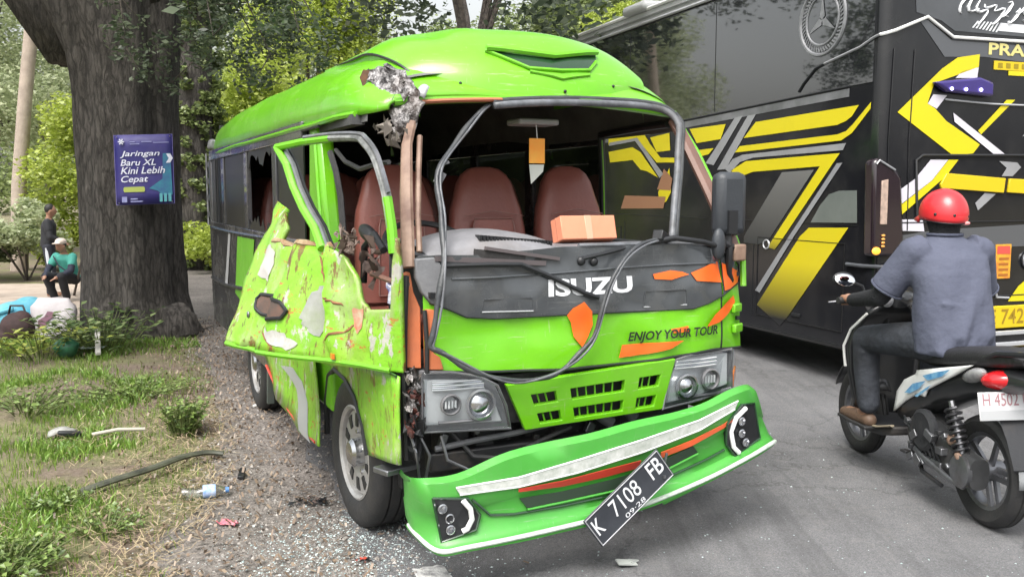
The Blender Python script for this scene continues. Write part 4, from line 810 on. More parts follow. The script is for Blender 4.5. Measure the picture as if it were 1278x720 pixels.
# head lamps
def lamp(name, outline, inner, circles, parent):
    mb = MB(); mb.prism(outline, lambda x, z, d: (x, front_y(x, z) + d, z), .02, .12); h = obj(name, mb, GREYP, parent, bevel=.004)
    mb = MB(); mb.prism(inner, lambda x, z, d: (x, front_y(x, z) + d, z), .006, .03); obj('reflector', mb, LENSIN, h, bevel=.006)
    for (x, z, r, prj) in circles:
        mb = MB(); M = Matrix.Translation((x, front_y(x, z) - .004, z)) @ Matrix.Rotation(R(-90), 4, 'Z')
        mb.lathe([(r, 0), (r * 1.02, .012), (r * .88, .016), (r * .80, -.01), (r * .5, -.025), (.001, -.03)] if not prj else [(r * 1.12, -.004), (r * 1.18, .014), (r * 1.0, .016), (r * .92, -.002), (r * .7, .01), (r * .35, .022), (.001, .025)], 28, M)
        obj('lamp_bowl', mb, [CHROME if prj else GREYP], h)
        if not prj:
            for q in range(4): mb = MB(); mb.box((x - r * .5 + q * r * .33, front_y(x, z) - .006, z), (r * .16, .008, r * .7)); obj('lamp_rib', mb, LENSIN, h)
    zs_ = [p[1] for p in inner]; z0, z1 = min(zs_), max(zs_); xs_ = [p[0] for p in inner]; x0, x1 = min(xs_), max(xs_)
    for q in range(5):       # stepped reflector above the bowls
        z = lerp(z0 + .78 * (z1 - z0), z1 - .012, q / 4); xa, xb = x0 + .10 * (x1 - x0), x1 - (.26 + .0 * q) * (x1 - x0); mb = MB(); mb.tube([(lerp(xa, xb, k / 5), front_y(lerp(xa, xb, k / 5), z) - .001, z) for k in range(6)], .0042, 6); obj('reflector_step', mb, CHROME if q % 2 else LENSIN, h)
    mb = MB(); mb.tube([(lerp(x0, x1, k / 6), front_y(lerp(x0, x1, k / 6), z0) - .002, z0 + .022) for k in range(1, 6)], .008, 6); obj('reflector_step', mb, GREYP, h)
    mb = MB(); n = len(outline); mb.tube([(outline[i % n][0], front_y(*outline[i % n]) - .008, outline[i % n][1]) for i in range(n + 1)], .006, 6); obj('lamp_rim', mb, GREYP, h)
    mb = MB(); mb.prism(outline, lambda x, z, d: (x, front_y(x, z) + d, z), -.022, .004); obj('lens', mb, GLASSC, h, bevel=.008)
    return h
HL = [(-.752, .882), (-.628, .874), (-.517, .85), (-.435, .805), (-.395, .716), (-.372, .616), (-.752, .632)]
lamp('headlight', HL, [(-.745, .846), (-.56, .838), (-.488, .80), (-.44, .731), (-.405, .645), (-.745, .655)], [(-.640, .742, .044, False), (-.512, .733, .056, True)], VAN)
HR_ = [(.452, .842), (.533, .861), (.812, .858), (.822, .666), (.583, .645), (.388, .622), (.418, .763)]
lamp('headlight', HR_, [(.47, .825), (.54, .845), (.795, .842), (.80, .685), (.59, .665), (.415, .64), (.44, .76)], [(.515, .716, .05, True), (.655, .735, .05, False)], VAN)
mb = MB(); mb.prism([(.829, .858), (.925, .853), (.955, .765), (.945, .69), (.837, .664)], lambda x, z, d: (x, .075 + (x - .83) * 1.1 + d, z), -.01, .06); c_ = obj('corner_lamp', mb, LENSIN, VAN, bevel=.006)
mb = MB(); mb.prism([(.84, .735), (.945, .745), (.94, .69), (.84, .666)], lambda x, z, d: (x, .062 + (x - .83) * 1.1 + d, z), -.012, .004); obj('indicator', mb, AMBER, c_, bevel=.004)
# torn debris beside the driver-side lamp
def rag(name, c, d, m, seed, n=10, parent=VAN, sz=1., zs=1.4):
    mb = MB(); rg = random.Random(seed)
    for k in range(n):
        p = Vector((c[0] + rg.uniform(-1, 1) * d[0], c[1] + rg.uniform(-1, 1) * d[1], c[2] + rg.uniform(-1, 1) * d[2])); s = rg.uniform(.012, .04) * sz
        V_ = [p + Vector((rg.uniform(-s, s), rg.uniform(-s, s), rg.uniform(-s, s) * zs)) for _ in range(5)]
        mb.add(V_, [(0, 1, 2), (0, 2, 3), (0, 3, 4), (1, 2, 4), (2, 3, 4), (0, 1, 4)])
    return stuff(obj(name, mb, m, parent, smooth=False))
rag('torn_metal', (-.795, .03, .80), (.025, .03, .09), CRUMP, 1, 40, sz=.6); rag('torn_metal', (-.785, .025, .72), (.03, .03, .09), pbr('torn_red_film', (.13, .03, .02), .6, col2=(.035, .018, .016), nscale=20), 2, 34, sz=.6); rag('torn_metal', (-.79, .02, .85), (.03, .02, .03), pbr('torn_pale_film', (.32, .30, .28), .5, col2=(.10, .08, .07), nscale=20), 6, 12, sz=.5)
rag('torn_metal', (-.79, .02, .62), (.03, .03, .07), BLACKP, 3, 14)
mb = MB(); mb.tube([(-.80, .03, .62), (-.79, .0, .56), (-.775, .02, .50), (-.76, .05, .44)], .006, 6); mb.tube([(-.76, .05, .62), (-.72, .03, .53), (-.73, .06, .42)], .007, 6); obj('loose_wire', mb, STEEL, VAN)
# engine bay seen under the nose
EB = obj('engine_bay', MB().b2((-.74, .34, .30), (.78, .40, .9)).b2((-.74, .10, .88), (.78, .38, .90)), ENGM, VAN)
mb = MB(); mb.b2((-.62, .14, .42), (-.50, .30, .60)); mb.b2((-.44, .18, .40), (-.36, .32, .62)); mb.b2((-.2, .2, .42), (.3, .32, .6)); obj('bracket', mb, pbr('engine_part_grey', (.055, .056, .058), .5, col2=(.02, .02, .021), nscale=9, bump=.4, bscale=20, dirt=.6), EB, bevel=.01)
rg = random.Random(91)
for k in range(16): mb = MB(); mb.box((rg.uniform(-.70, .1), rg.uniform(.10, .2), rg.uniform(.44, .61)), (rg.uniform(.02, .09), .03, rg.uniform(.02, .08)), (0, rg.uniform(-30, 30), 0)); obj('engine_fitting', mb, MATS['engine_part_grey'] if k % 3 else STEEL, EB, bevel=.005)
mb = MB(); mb.b2((-.7, .08, .44), (.75, .16, .52)); obj('cross_member', mb, pbr('chassis_black', (.02, .02, .022), .5, dirt=.6), VAN, bevel=.008)
mb = MB(); mb.tube([(-.60, .1, .60), (-.52, .05, .50), (-.38, .03, .475), (-.22, .04, .53), (-.05, .06, .57)], .010, 8); obj('hose', mb, RUBBER, EB)
mb = MB(); mb.tube([(-.66, .06, .60), (-.64, .04, .5), (-.55, .03, .45), (-.4, .05, .44)], .007, 8); obj('hose', mb, STEEL, EB)
mb = MB(); mb.tube([(-.68, .08, .54), (-.5, .07, .56), (-.3, .09, .565), (0, .1, .6), (.2, .12, .59)], .013, 8); obj('hose', mb, GREYP, EB)
mb = MB(); mb.tube([(.12, .1, .60), (.18, .1, .56)], .03, 12); mb.tube([(.26, .1, .62), (.30, .1, .57)], .03, 12); obj('fitting', mb, GREYP, EB)
# bumper, hanging low at the driver side
st = T['bumper_st']; prof_b = [(0, .05, .02), (0, .03, 0), (.05, .0, 0), (.2, -.004, 0), (.45, -.002, 0), (.5, .012, 0), (.83, .0, 0), (.87, -.02, 0), (.93, -.03, 0), (1., -.028, 0), (1.03, .03, 0)]
st2 = []
def smoothpath(P, k=3):
    out = []
    for i in range(len(P) - 1):
        p0, p1, p2, p3 = P[max(i - 1, 0)], P[i], P[i + 1], P[min(i + 2, len(P) - 1)]
        for q in range(k):
            t_ = q / k; out.append(.5 * ((2 * p1) + (p2 - p0) * t_ + (2 * p0 - 5 * p1 + 4 * p2 - p3) * t_ * t_ + (3 * p1 - p0 - 3 * p2 + p3) * t_ ** 3))
    return out + [P[-1]]
st2 = list(zip(smoothpath([Vector(a) for a, b_ in st], 6), smoothpath([Vector(b_) for a, b_ in st], 6)))
BUMP = obj('bumper', MB().grid([[(lerp(a[0], b_[0], t_), a[1] + o_ + .006 * nz((a[0], t_, 0), 5.), lerp(a[2], b_[2], t_) - e_) for t_, o_, e_ in prof_b] for a, b_ in st2]), BGREEN, VAN, ang=50, solid=-.006)
def mid(a, b_, q): return tuple(lerp(u, v_, q) for u, v_ in zip(a, b_))
def ribbon(name, top, bot, m, parent, off=.006, n=5, thick=.003):
    tp, bo = [], []
    for A, dst in ((top, tp), (bot, bo)):
        for a, b_ in zip(A, A[1:]):
            for q in range(n): dst.append(mid(a, b_, q / n))
        dst.append(A[-1])
    mb = MB(); mb.grid([[(x, y - off, z) for x, y, z in (p, q)] for p, q in zip(tp, bo)]); return obj(name, mb, m, parent, smooth=False, solid=thick)
ribbon('white_strip', T['b_white_t'], T['b_white_b'], pbr('scratched_white_film', (.62, .63, .61), .4, col2=(.32, .36, .31), nscale=26, namt=.4), BUMP, .018)
mb = MB(); mb.tube([(x, y - .018, z + .003) for x, y, z in T['b_white_t']], .004, 6); obj('strip_edge', mb, WHITEP, BUMP); mb = MB(); mb.tube([(x, y - .018, z - .002) for x, y, z in T['b_white_b']], .004, 6); obj('strip_edge', mb, WHITEP, BUMP)
REDF = pbr('red_film', (.50, .045, .025), .4, coat=.2, dirt=.3)
ribbon('red_strip', T['b_red1_t'], T['b_red1_b'], REDF, BUMP, .018); ribbon('red_strip', T['b_red2_t'], T['b_red2_b'], pbr('orange_red_film', (.62, .10, .03), .4, dirt=.3), BUMP, .018)
def solid3(name, pts, m, parent, out=.012, back=.02, bev=.003):
    n = len(pts); mb = MB(); mb.add([(x, y - out, z) for x, y, z in pts] + [(x, y + back, z) for x, y, z in pts], [tuple(range(n)), tuple(reversed(range(n, 2 * n)))] + [(i, n + i, n + (i + 1) % n, (i + 1) % n) for i in range(n)])
    return obj(name, mb, m, parent, smooth=False, bevel=bev)
q = T['b_slot']; tp = q[:5]; bo = [q[9], q[8], q[7], q[6], q[5]]
ribbon('intake', tp, bo, pbr('intake_mesh_black', (.018, .035, .02), .5), BUMP, .016)
mb = MB(); mb.tube([(x, y - .012, z) for x, y, z in T['b_crease']], .006, 6); obj('crease', mb, DARKG, BUMP)
mb = MB(); mb.tube([(x, y - .018, z - .006) for x, y, z in bo], .005, 6); obj('intake_lip', mb, BGREEN, BUMP)
mb = MB(); pts = [mid(a, b_, .94) for a, b_ in st2]
mb.tube([(x, y - .033, z) for x, y, z in pts], [.012] * len(pts), 8, flat=.8); obj('white_lip', mb, pbr('scuffed_white_lip', (.62, .66, .62), .45, col2=(.35, .45, .35), nscale=18, namt=.4), BUMP)
for pod, arc, lts in ((T['b_podL'], T['b_arcL'], T['b_lt']), (T['b_podR'], T['b_arcR'], T['b_lt2'])):
    p_ = solid3('fog_lamp_pod', pod, BLACKP, BUMP, .018, .01)
    mb = MB(); mb.tube([(x, y - .026, z) for x, y, z in arc], .011, 8); obj('light_ring', mb, WHITEP, p_)
    for (x, y, z) in lts:
        mb = MB(); mb.lathe([(.019, 0), (.02, .014), (.015, .016), (.011, .006), (.001, .004)], 16, Matrix.Translation((x, y - .017, z)) @ Matrix.Rotation(R(-90), 4, 'Z')); obj('fog_lamp', mb, CHROME, p_)
    mb = MB(); n = len(pod); mb.tube([(pod[i % n][0], pod[i % n][1] - .018, pod[i % n][2]) for i in range(n + 1)], .006, 6); obj('pod_rim', mb, DARKG, p_)
mb = MB(); mb.prism([(.30, .30), (.37, .35), (.52, .36), (.62, .40), (.52, .29), (.34, .24)], lambda x, z, d: (x, -.10 + d, z - .03), 0, .012); obj('bumper_flap', mb, BGREEN, BUMP)
# number plate swinging from one bolt
pl = [Vector(p) for p in T['plate']]; U = pl[1] - pl[0]; Vv = pl[0] - pl[3]; Vv = Vv - U * (Vv.dot(U) / U.dot(U))
def plate_pt(u, v, d=0.): return pl[3] + U * u + Vv * v + Vector((0, -d, 0))
mb = MB(); mb.prism([(0, 0), (1, 0), (1, 1), (0, 1)], lambda u, v, d: plate_pt(u, v, d), 0, .006); PLT = obj('number_plate', mb, pbr('plate_black', (.03, .034, .042), .4, col2=(.05, .055, .065), nscale=8), VAN, bevel=.003)
pt = lambda u, v: plate_pt(u, v, .008)
text('plate_text', 'K', (.045, .32, .135, .82), pt, TEXTW, PLT, bold=.01)
text('plate_text', '7108', (.28, .35, .64, .86), pt, TEXTW, PLT, bold=.0)
text('plate_text', 'FB', (.79, .36, .955, .88), pt, TEXTW, PLT, bold=.01)
text('plate_text', '09·28', (.36, .09, .62, .23), pt, TEXTW, PLT, bold=.0)
mb = MB()
for a, b_ in (((.015, .04), (.985, .04)), ((.985, .04), (.985, .96)), ((.985, .96), (.015, .96)), ((.015, .96), (.015, .04))): mb.tube([plate_pt(*a, .008), plate_pt(*b_, .008)], .0022, 5)
obj('plate_rim', mb, SILVERP, PLT)
mb = MB(); mb.tube([plate_pt(.97, .25, -.03), plate_pt(1.08, .55, -.02)], .006, 6); mb.box(plate_pt(.9, .2, .01), (.012, .008, .012)); obj('plate_bolt', mb, STEEL, PLT)

# roof shell
def roof_sec(y, w_, zg, h, n=34, e=3.0):
    out = []
    for k in range(n + 1):
        t_ = math.pi * k / n; c, s_ = math.cos(t_), math.sin(t_)
        x = w_ * math.copysign(abs(c) ** (2 / e), c); z = zg + h * abs(s_) ** (2 / e)
        out.append((x, y, z))
    return out
rp = [(.43, .75, 1.955, .075), (.50, .79, 1.945, .13), (.62, .83, 1.94, .24), (.8, .86, 1.94, .34), (1.05, .875, 1.94, .385), (1.5, .88, 1.94, .40), (3., .885, 1.945, .405), (4.4, .885, 1.95, .40), (5.1, .87, 1.95, .36), (5.35, .85, 1.95, .25), (5.45, .82, 1.95, .06)]
def roof_at(y): return interp(y, rp)
gr = []
for y in list(np.linspace(.43, 1.2, 14)) + list(np.linspace(1.35, 5.0, 18)) + [5.1, 5.2, 5.3, 5.38, 5.43, 5.45]:
    w_, zg, h = roof_at(y); sec = roof_sec(y, w_, zg, h)
    gr.append([(x, yy_ + .0, z - (.014 * math.exp(-((y - 1.0) / .45) ** 2 - ((x + .72) / .2) ** 2)) + .012 * nz((x, y, z), 2.2)) for x, yy_, z in sec])
obj('roof', MB().grid(gr), GREEN, VAN, ang=60, solid=-.012)
mb = MB()
for s_ in (-1, 1): mb.tube([(s_ * (roof_at(y)[0] + .012), y, 1.945 - .004 + .01 * nz((y, s_, 0), 1.5)) for y in np.linspace(.62 if s_ < 0 else .5, 5.4, 24)], .014, 6)
obj('gutter', mb, GREEN, VAN)
mb = MB(); mb.tube([(-.893, y, 1.922) for y in np.linspace(1.1, 5.4, 12)], .008, 6); obj('gutter_seal', mb, BLACKP, VAN)
mb = MB(); mb.tube([(x, .455 - .05 * (abs(x) / .75) ** 4 * 0, 1.985 + .045 * (1 - (x / .75) ** 2)) for x in np.linspace(-.72, .74, 20)], .03, 8, flat=.7); obj('header_rail', mb, GREEN, VAN)
mb = MB(); mb.tube([(x, .425, 1.975 + .045 * (1 - (x / .75) ** 2)) for x in np.linspace(-.62, -.22, 10)], .018, 8, flat=.6); obj('header_trim', mb, pbr('brown_orange_trim', (.36, .12, .06), .5, dirt=.4), VAN)
# air scoop visor on the roof front
def F_(u): return Vector((.02 + .60 * u + .03 * u * u, .43 + .16 * u * u, 2.028 + .07 * u * u))
def T_(u): a = abs(u); return Vector((.02 + .70 * u, .98 + .10 * a * a, 2.412 - .03 * a * a - .115 * a ** 5))
def B_(u): a = abs(u); return Vector((.02 + .72 * u, 1.75, 2.358 - .03 * a * a - .055 * a ** 6))
def visor(u, v):
    if v <= 1:
        f, t_ = F_(u), T_(u); s_ = math.sin(v * math.pi / 2); p = f.lerp(t_, v); p.z = lerp(f.z, t_.z, s_ ** .72); p.y = lerp(f.y, t_.y, v ** 1.25); p.x = lerp(f.x, t_.x, s_ ** .8)
    else: p = T_(u).lerp(B_(u), v - 1)
    p.z -= .022 * math.exp(-((u + .62) / .16) ** 2 - ((v - .75) / .25) ** 2) - .012 * math.exp(-((u + .40) / .12) ** 2 - ((v - .6) / .3) ** 2)
    p.z += .016 * math.exp(-((u - .15) / .45) ** 2 - ((v - .55) / .18) ** 2) + .008 * nz((u, v, 0), 2.)
    return p
mb = MB(); mb.grid([[visor(u, v) for v in list(np.linspace(0, 1, 18)) + list(np.linspace(1.1, 2, 8))] for u in np.linspace(-1, 1, 44)])
mb.grid([[visor(u, v) + Vector((0, 0, -q * .16)) for q in (0, .3, 1)] for u, v in [(-1, k / 10) for k in range(21)]]); mb.grid([[visor(1, k / 10) + Vector((0, 0, -q * .16)) for q in (0, .3, 1)] for k in range(21)])
VIS = obj('roof_visor', mb, GREEN, VAN, ang=55)
mb = MB(); mb.tube([visor(u, 0) + Vector((0, -.006, -.006)) for u in np.linspace(-1, 1, 30)] , .007, 6); obj('visor_seam', mb, BLACKP, VIS); mb = MB(); mb.tube([visor(-1, k / 10) + Vector((-.010, -.004, -.004)) for k in range(17)], [.007] * 13 + [.006, .005, .004, .002], 6); obj('visor_seam', mb, BLACKP, VIS)
def vis_uv(x, z):      # visor parameters of a point given by its front view position
    u = (x - .02) / .66; v = .5
    for _ in range(30):
        p = visor(u, v); u += (x - p.x) * 1.1; v += (z - p.z) * 1.3; v = min(max(v, .02), .99)
    return u, v
slot = [(-.235, 2.250), (-.16, 2.247), (.10, 2.228), (.30, 2.262), (.385, 2.272), (.36, 2.232), (.29, 2.183), (.12, 2.168), (-.05, 2.170), (-.12, 2.20)]
slot_uv = [vis_uv(*p) for p in slot]
decal('scoop_shade', slot_uv, lambda u, v: visor(u, v) + Vector((0, -.004, .004)), DARKG, VIS, 3)  # flat dark panel paints the shade of the scoop slot
mb = MB(); rim = [visor(u, v) + Vector((0, -.005, .004)) for u, v in slot_uv]; mb.tube(rim[5:10] + [rim[0]], .009, 6); mb.tube([r_ + Vector((0, -.01, .012)) for r_ in rim[:5]], .015, 6); obj('scoop_lip', mb, GREEN, VIS)
mb = MB(); mb.tube([visor(*vis_uv(x, z)) + Vector((0, -.003, .003)) for x, z in ((-.05, 2.155), (.06, 2.140), (.11, 2.128), (.18, 2.142), (.28, 2.158))], .008, 6); obj('scoop_crease', mb, GREEN, VIS)
for x, z in ((-.385, 2.09), (.115, 2.07), (.42, 2.115)): p = visor(*vis_uv(x, z)); mb = MB(); mb.ell(p + Vector((0, -.002, .0)), (.008, .006, .008), 10, 6); obj('screw', mb, BLACKP, VIS)
mb = MB(); mb.grid([[(.06 + .34 * u, 1.05 + .75 * v, 2.375 + .10 * (1 - u * u) * math.sin(min(1, v * 1.5) * math.pi / 2) + .012) for v in np.linspace(0, 1, 8)] for u in np.linspace(-1, 1, 16)]); obj('roof_rise', mb, DARKG, VAN, ang=180)  # raised roof surface, tree reflection painted in as dark green
# crushed roof corner
mb = MB(); A_ = [(-.79, .70, 2.14), (-.765, .62, 2.07), (-.755, .54, 2.00), (-.735, .47, 1.92), (-.71, .44, 1.84)]; B__ = [(-.70, .62, 2.17), (-.65, .52, 2.13), (-.625, .45, 2.06), (-.61, .40, 1.98), (-.65, .40, 1.86)]
cg = []
for i in range(17):
    t_ = i / 16 * 4; k = min(int(t_), 3); a = Vector(A_[k]).lerp(Vector(A_[k + 1]), t_ - k); b_ = Vector(B__[k]).lerp(Vector(B__[k + 1]), t_ - k)
    cg.append([a.lerp(b_, j / 10) + Vector((.012 * nz((i, j, 0), .7), -.020 + .030 * nz((i, j, 5), .6), .014 * nz((i, j, 9), .6))) for j in range(11)])
mb.grid(cg); obj('crushed_corner', mb, CRUMP, VAN, ang=70, solid=.004)
rag('crushed_flake', (-.70, .43, 1.96), (.05, .03, .12), CRUMP, 8, 26, sz=.55)
mb = MB(); mb.grid([[(-.605 + .02 * u + .012 * v, .41 - .01 * u, 2.04 + .026 * v - .012 * u * u) for v in (-1, -.3, .3, 1)] for u in (-1, -.5, 0, .5, 1)]); obj('bent_flange', mb, SILVERP, VAN, solid=.004)
decal('rust_patch', [(-.80, 2.11), (-.785, 2.145), (-.76, 2.14), (-.77, 2.10), (-.785, 2.06)], lambda x, z: (x - .012, .655 + (x + .8) * -.6, z), pbr('rust_brown', (.16, .07, .03), .7, col2=(.06, .035, .02), nscale=26, namt=.5), VAN)
# screen pillars
mb = MB(); mb.tube([(-.655, .40, 1.90), (-.70, .34, 1.80), (-.745, .22, 1.60), (-.775, .12, 1.42), (-.785, .08, 1.30)], [.022, .025, .028, .029, .026], 8, flat=.7); obj('screen_pillar', mb, RUSTP, VAN)
mb = MB(); mb.tube([(-.63, .37, 1.84), (-.665, .29, 1.70), (-.715, .16, 1.5), (-.735, .09, 1.36)], .012, 6); obj('pillar_flange', mb, RUSTP, VAN)
mb = MB(); mb.tube([(.745, .455, 1.955), (.785, .36, 1.79), (.82, .25, 1.60), (.85, .14, 1.40), (.86, .11, 1.33)], .045, 8, flat=.55); obj('screen_pillar', mb, BROWN, VAN)
mb = MB(); mb.tube([(.76, .48, 1.985), (.83, .38, 1.80), (.872, .27, 1.60), (.905, .16, 1.38), (.925, .12, 1.27), (.915, .10, 1.15)], .015, 8); obj('pillar_edge', mb, GREEN, VAN)
# window rubber: the right half still sits in the frame, the left half has sprung out and hangs over the nose
gk = [Vector(p) for p in T['gasket']]
gs = smoothpath(gk); mb = MB(); mb.tube([p + Vector((.004 * math.sin(i * .9), 0, .004 * math.cos(i * .7))) for i, p in enumerate(gs)], [.0125 + .002 * math.sin(i * 1.3) for i in range(len(gs))], 8, flat=.8); GK = obj('window_seal', mb, SEAL, VAN, ang=180)
mb = MB(); mb.tube([p + Vector((.011 + .004 * math.sin(i * .5), -.008, .006 * math.cos(i * .5))) for i, p in enumerate(gs)], .0055, 6); obj('seal_lip', mb, SEALG, GK, ang=180)
g2 = smoothpath([Vector(p) + Vector((0, -.05 if p[2] > 1.9 else -.01, -.008 if p[2] > 1.9 else 0)) for p in T['gasketR']]); mb = MB(); mb.tube(g2, .017, 8); obj('window_seal', mb, SEALG, VAN, ang=180)
mb = MB(); mb.tube([p + Vector((.028 if i > 15 else 0, .01, .02 if i < 16 else .006)) for i, p in enumerate(g2)], .013, 8); obj('window_seal', mb, SEAL, VAN, ang=180)
mb = MB(); mb.box((-.585, .25, 1.66), (.03, .03, .05), (0, 30, 0)); mb.box((-.56, .27, 1.72), (.05, .012, .012), (0, -20, 0)); obj('seal_clip', mb, GREYP, VAN)
# wipers
def wiper(pts, r=.010): mb = MB(); mb.tube([skin(.02)(x, z) if z < 1.36 else (x, .06, z) for x, z in pts], r, 6); return obj('wiper', mb, BLACKP, VAN)
wiper([(-.66, 1.305), (-.45, 1.305), (-.31, 1.30), (-.2, 1.255), (-.02, 1.17), (.05, 1.145)], .011); wiper([(-.02, 1.315), (.1, 1.335), (.26, 1.362)], .009)
for x, z in ((-.02, 1.305), (.045, 1.30)): mb = MB(); mb.ell(skin(.012)(x, z), (.02, .016, .02), 10, 8); obj('wiper_pivot', mb, BLACKP, VAN)
mb = MB(); mb.tube([(.30, .05, 1.37), (.45, .02, 1.395), (.60, .0, 1.375), (.72, .02, 1.345)], .014, 6); mb.box((.40, .05, 1.40), (.07, .05, .045), (0, 20, 30)); obj('wiper', mb, BLACKP, VAN, bevel=.004)
# door mirror, folded forward
MR = obj('mirror', MB().box((.815, .10, 1.545), (.165, .09, .30)), MIRP, VAN, bevel=.035)
mb = MB(); mb.box((.80, .055, 1.46), (.05, .03, .11)); obj('mirror_pocket', mb, BLACKP, MR)
mb = MB(); mb.tube([(.80, .08, 1.42), (.795, .06, 1.33), (.80, .07, 1.22), (.83, .09, 1.18)], .017, 8); mb.tube([(.76, .06, 1.36), (.85, .08, 1.33), (.89, .1, 1.30)], .02, 8); obj('mirror_arm', mb, BLACKP, MR)
mb = MB(); mb.ell((.70, .02, 1.36), (.035, .028, .075), 14, 10); obj('spot_mirror', mb, MIRP, MR)
mb = MB(); mb.box((.855, .075, 1.315), (.07, .05, .08)); obj('mirror_bracket', mb, RUSTP, MR, bevel=.008)
# dashboard
mb = MB(); mb.grid([[(x, y, z) for y, z in ((.065, btop(x) - .01), (.10, btop(x) + .008), (.30, btop(x) + .012), (.48, btop(x) - .01), (.50, 1.05))] for x in np.linspace(-.74, .84, 20)]); D_ = obj('dashboard', mb, GREYP, VAN)
mb = MB()
for i in range(13):
    t_ = i / 12; x = lerp(-.69, -.03, t_); k = math.sin(math.pi * t_) ** .55
    mb.rings([[(x, y, lerp(1.30, 1.318 + .125 * k + sag, v)) for y, sag, v in ((.06, 0, 0), (.09, -.02, .75), (.16, -.008, 1.), (.34, .01, 1), (.46, -.02, .9), (.5, 0, 0))]], True, False) if False else None
hump = []
for i in range(17):
    t_ = i / 16; x = lerp(-.70, -.02, t_); k = max(0., math.sin(math.pi * (.04 + .92 * t_))) ** .6; top = 1.345 + .10 * k - .02 * t_
    hump.append([(x, .05, 1.30), (x, .07, lerp(1.30, top, .55)), (x, .13, top - .022), (x, .22, top), (x, .36, top + .005), (x, .46, top - .03), (x, .49, 1.25)])
mb = MB(); mb.grid(hump); obj('instrument_cowl', mb, pbr('pale_grey_plastic', (.22, .22, .235), .55, col2=(.16, .16, .17), nscale=8, bump=.1, bscale=60, dirt=.4), D_, ang=60)
for k in range(22):
    t_ = k / 21; x = lerp(-.46, -.12, t_); mb = MB(); mb.box((x, .125 + .02 * t_, 1.412 - .032 * t_), (.011, .05, .02)); obj('vent_slat', mb, BLACKP, D_, smooth=False)
mb = MB(); mb.box((-.36, .05, 1.335), (.30, .03, .035), (0, 6, 0)); obj('dash_gap', mb, ENGM, D_)
mb = MB(); mb.box((-.44, .035, 1.318), (.5, .012, .02), (0, 4, 0)); mb.box((-.30, .03, 1.345), (.35, .012, .014), (0, 9, 0)); obj('dash_trim', mb, pbr('maroon_grey_trim', (.10, .085, .088), .5), D_)
mb = MB(); mb.tube([(x, .055, btop(x) + .012) for x in np.linspace(-.02, .72, 10)], .012, 6); obj('cowl_strip', mb, SEALG, VAN)
# cab interior
CAB = obj('cab_floor', MB().b2((-.8, .45, .82), (.86, 5.35, .86)), DARKIN, VAN)
mb = MB(); mb.grid([[(x * .975, y, z - .03) for x, _, z in roof_sec(y, *roof_at(max(y, .62)))] for y in (.55, .8, 1.1, 2., 3.2, 4.6, 5.3)]); obj('headliner', mb, pbr('grey_headliner', (.16, .16, .155), .85, col2=(.10, .10, .10), nscale=4), VAN)
mb = MB(); mb.b2((-.80, 5.30, .86), (.80, 5.34, 2.2)); obj('rear_bulkhead', mb, DARKIN, VAN)
mb = MB(); mb.box((.10, .75, 2.10 - .155), (.22, .16, .03)); obj('dome_lamp', mb, pbr('dome_lamp_lens', (.35, .36, .36), .4), VAN, bevel=.01)
def seat(x, y, ztop, wd, zbot=1.10, bench=False):
    mb = MB(); rs = []; H_ = ztop - zbot
    for v in [0, .12, .3, .5, .66, .78, .87, .94, .985, 1.0]:
        hw = wd * interp(v, [(0, 1.), (.5, .97), (.66, .9), (.78, .78), (.87, .70), (.94, .58), (.985, .40), (1., .18)])[0]; dp = interp(v, [(0, .085), (.6, .07), (.9, .055), (1, .02)])[0]
        rs.append([(px, py + v * .10, pz) for px, py, pz in ellring((x, y, zbot + H_ * v), hw, dp, 24, .55)])
    mb.rings(rs); s_ = obj('seat', mb, MAROON, VAN, ang=80)
    mb = MB(); ins = [(-.6, .05), (.6, .05), (.52, .55), (.48, .60), (-.48, .60), (-.52, .55)]
    ir = [(x + u * wd, y - .088 + .08 * v * .9 + .016 * v, zbot + H_ * v) for u, v in ins]
    mb.add(ir, [(0, 1, 2, 3, 4, 5)]); obj('seat_insert', mb, MAROON2, s_, smooth=False, solid=-.012, bevel=.004)
    mb = MB(); mb.tube([Vector(p) + Vector((0, -.012, 0)) for p in ir + ir[:1]], .0035, 5); mb.tube([(x - .75 * wd, y - .05, zbot + .62 * H_), (x, y - .045, zbot + .66 * H_), (x + .75 * wd, y - .05, zbot + .62 * H_)], .003, 5); obj('seam', mb, STITCH_HI, s_)
    mb = MB(); mb.box((x, y - .22, zbot - .10), (wd * 2, .46, .16)); obj('seat_cushion', mb, MAROON, s_, bevel=.04)
    return s_
seat(-.50, 1.08, 1.74, .225, 1.05); seat(.02, 1.10, 1.735, .225, 1.05); seat(.525, 1.10, 1.745, .215, 1.05)
for y in (2.0, 2.75, 3.5, 4.25):
    for x in (-.58, -.1, .48): seat(x, y, 1.72, .20, 1.0)
mb = MB(); M = Matrix.Translation((-.52, .58, 1.36)) @ Euler((0, R(62), R(90))).to_matrix().to_4x4()
ring = [M @ Vector((0, .2 * math.cos(a), .2 * math.sin(a))) for a in np.linspace(0, 2 * math.pi, 33)]; mb.tube(ring, .015, 8, caps=False)
for a in (.3, 2.8, 4.7): mb.tube([M @ Vector((0, 0, 0)), M @ Vector((0, .19 * math.cos(a), .19 * math.sin(a)))], .012, 6)
mb.tube([M @ Vector((0, 0, 0)), Vector((-.52, .45, 1.1))], .03, 8); obj('steering_wheel', mb, BLACKP, VAN)
mb = MB(); mb.tube([(-.835, .25, 1.36), (-.83, .4, 1.42), (-.84, .52, 1.36), (-.835, .56, 1.2)], .016, 8); obj('torn_door_trim', mb, BLACKP, VAN); mb = MB(); mb.ell((-.83, .50, 1.42), (.03, .11, .035), 16, 10, (12, 0, 0)); obj('torn_door_trim', mb, BLACKP, VAN)
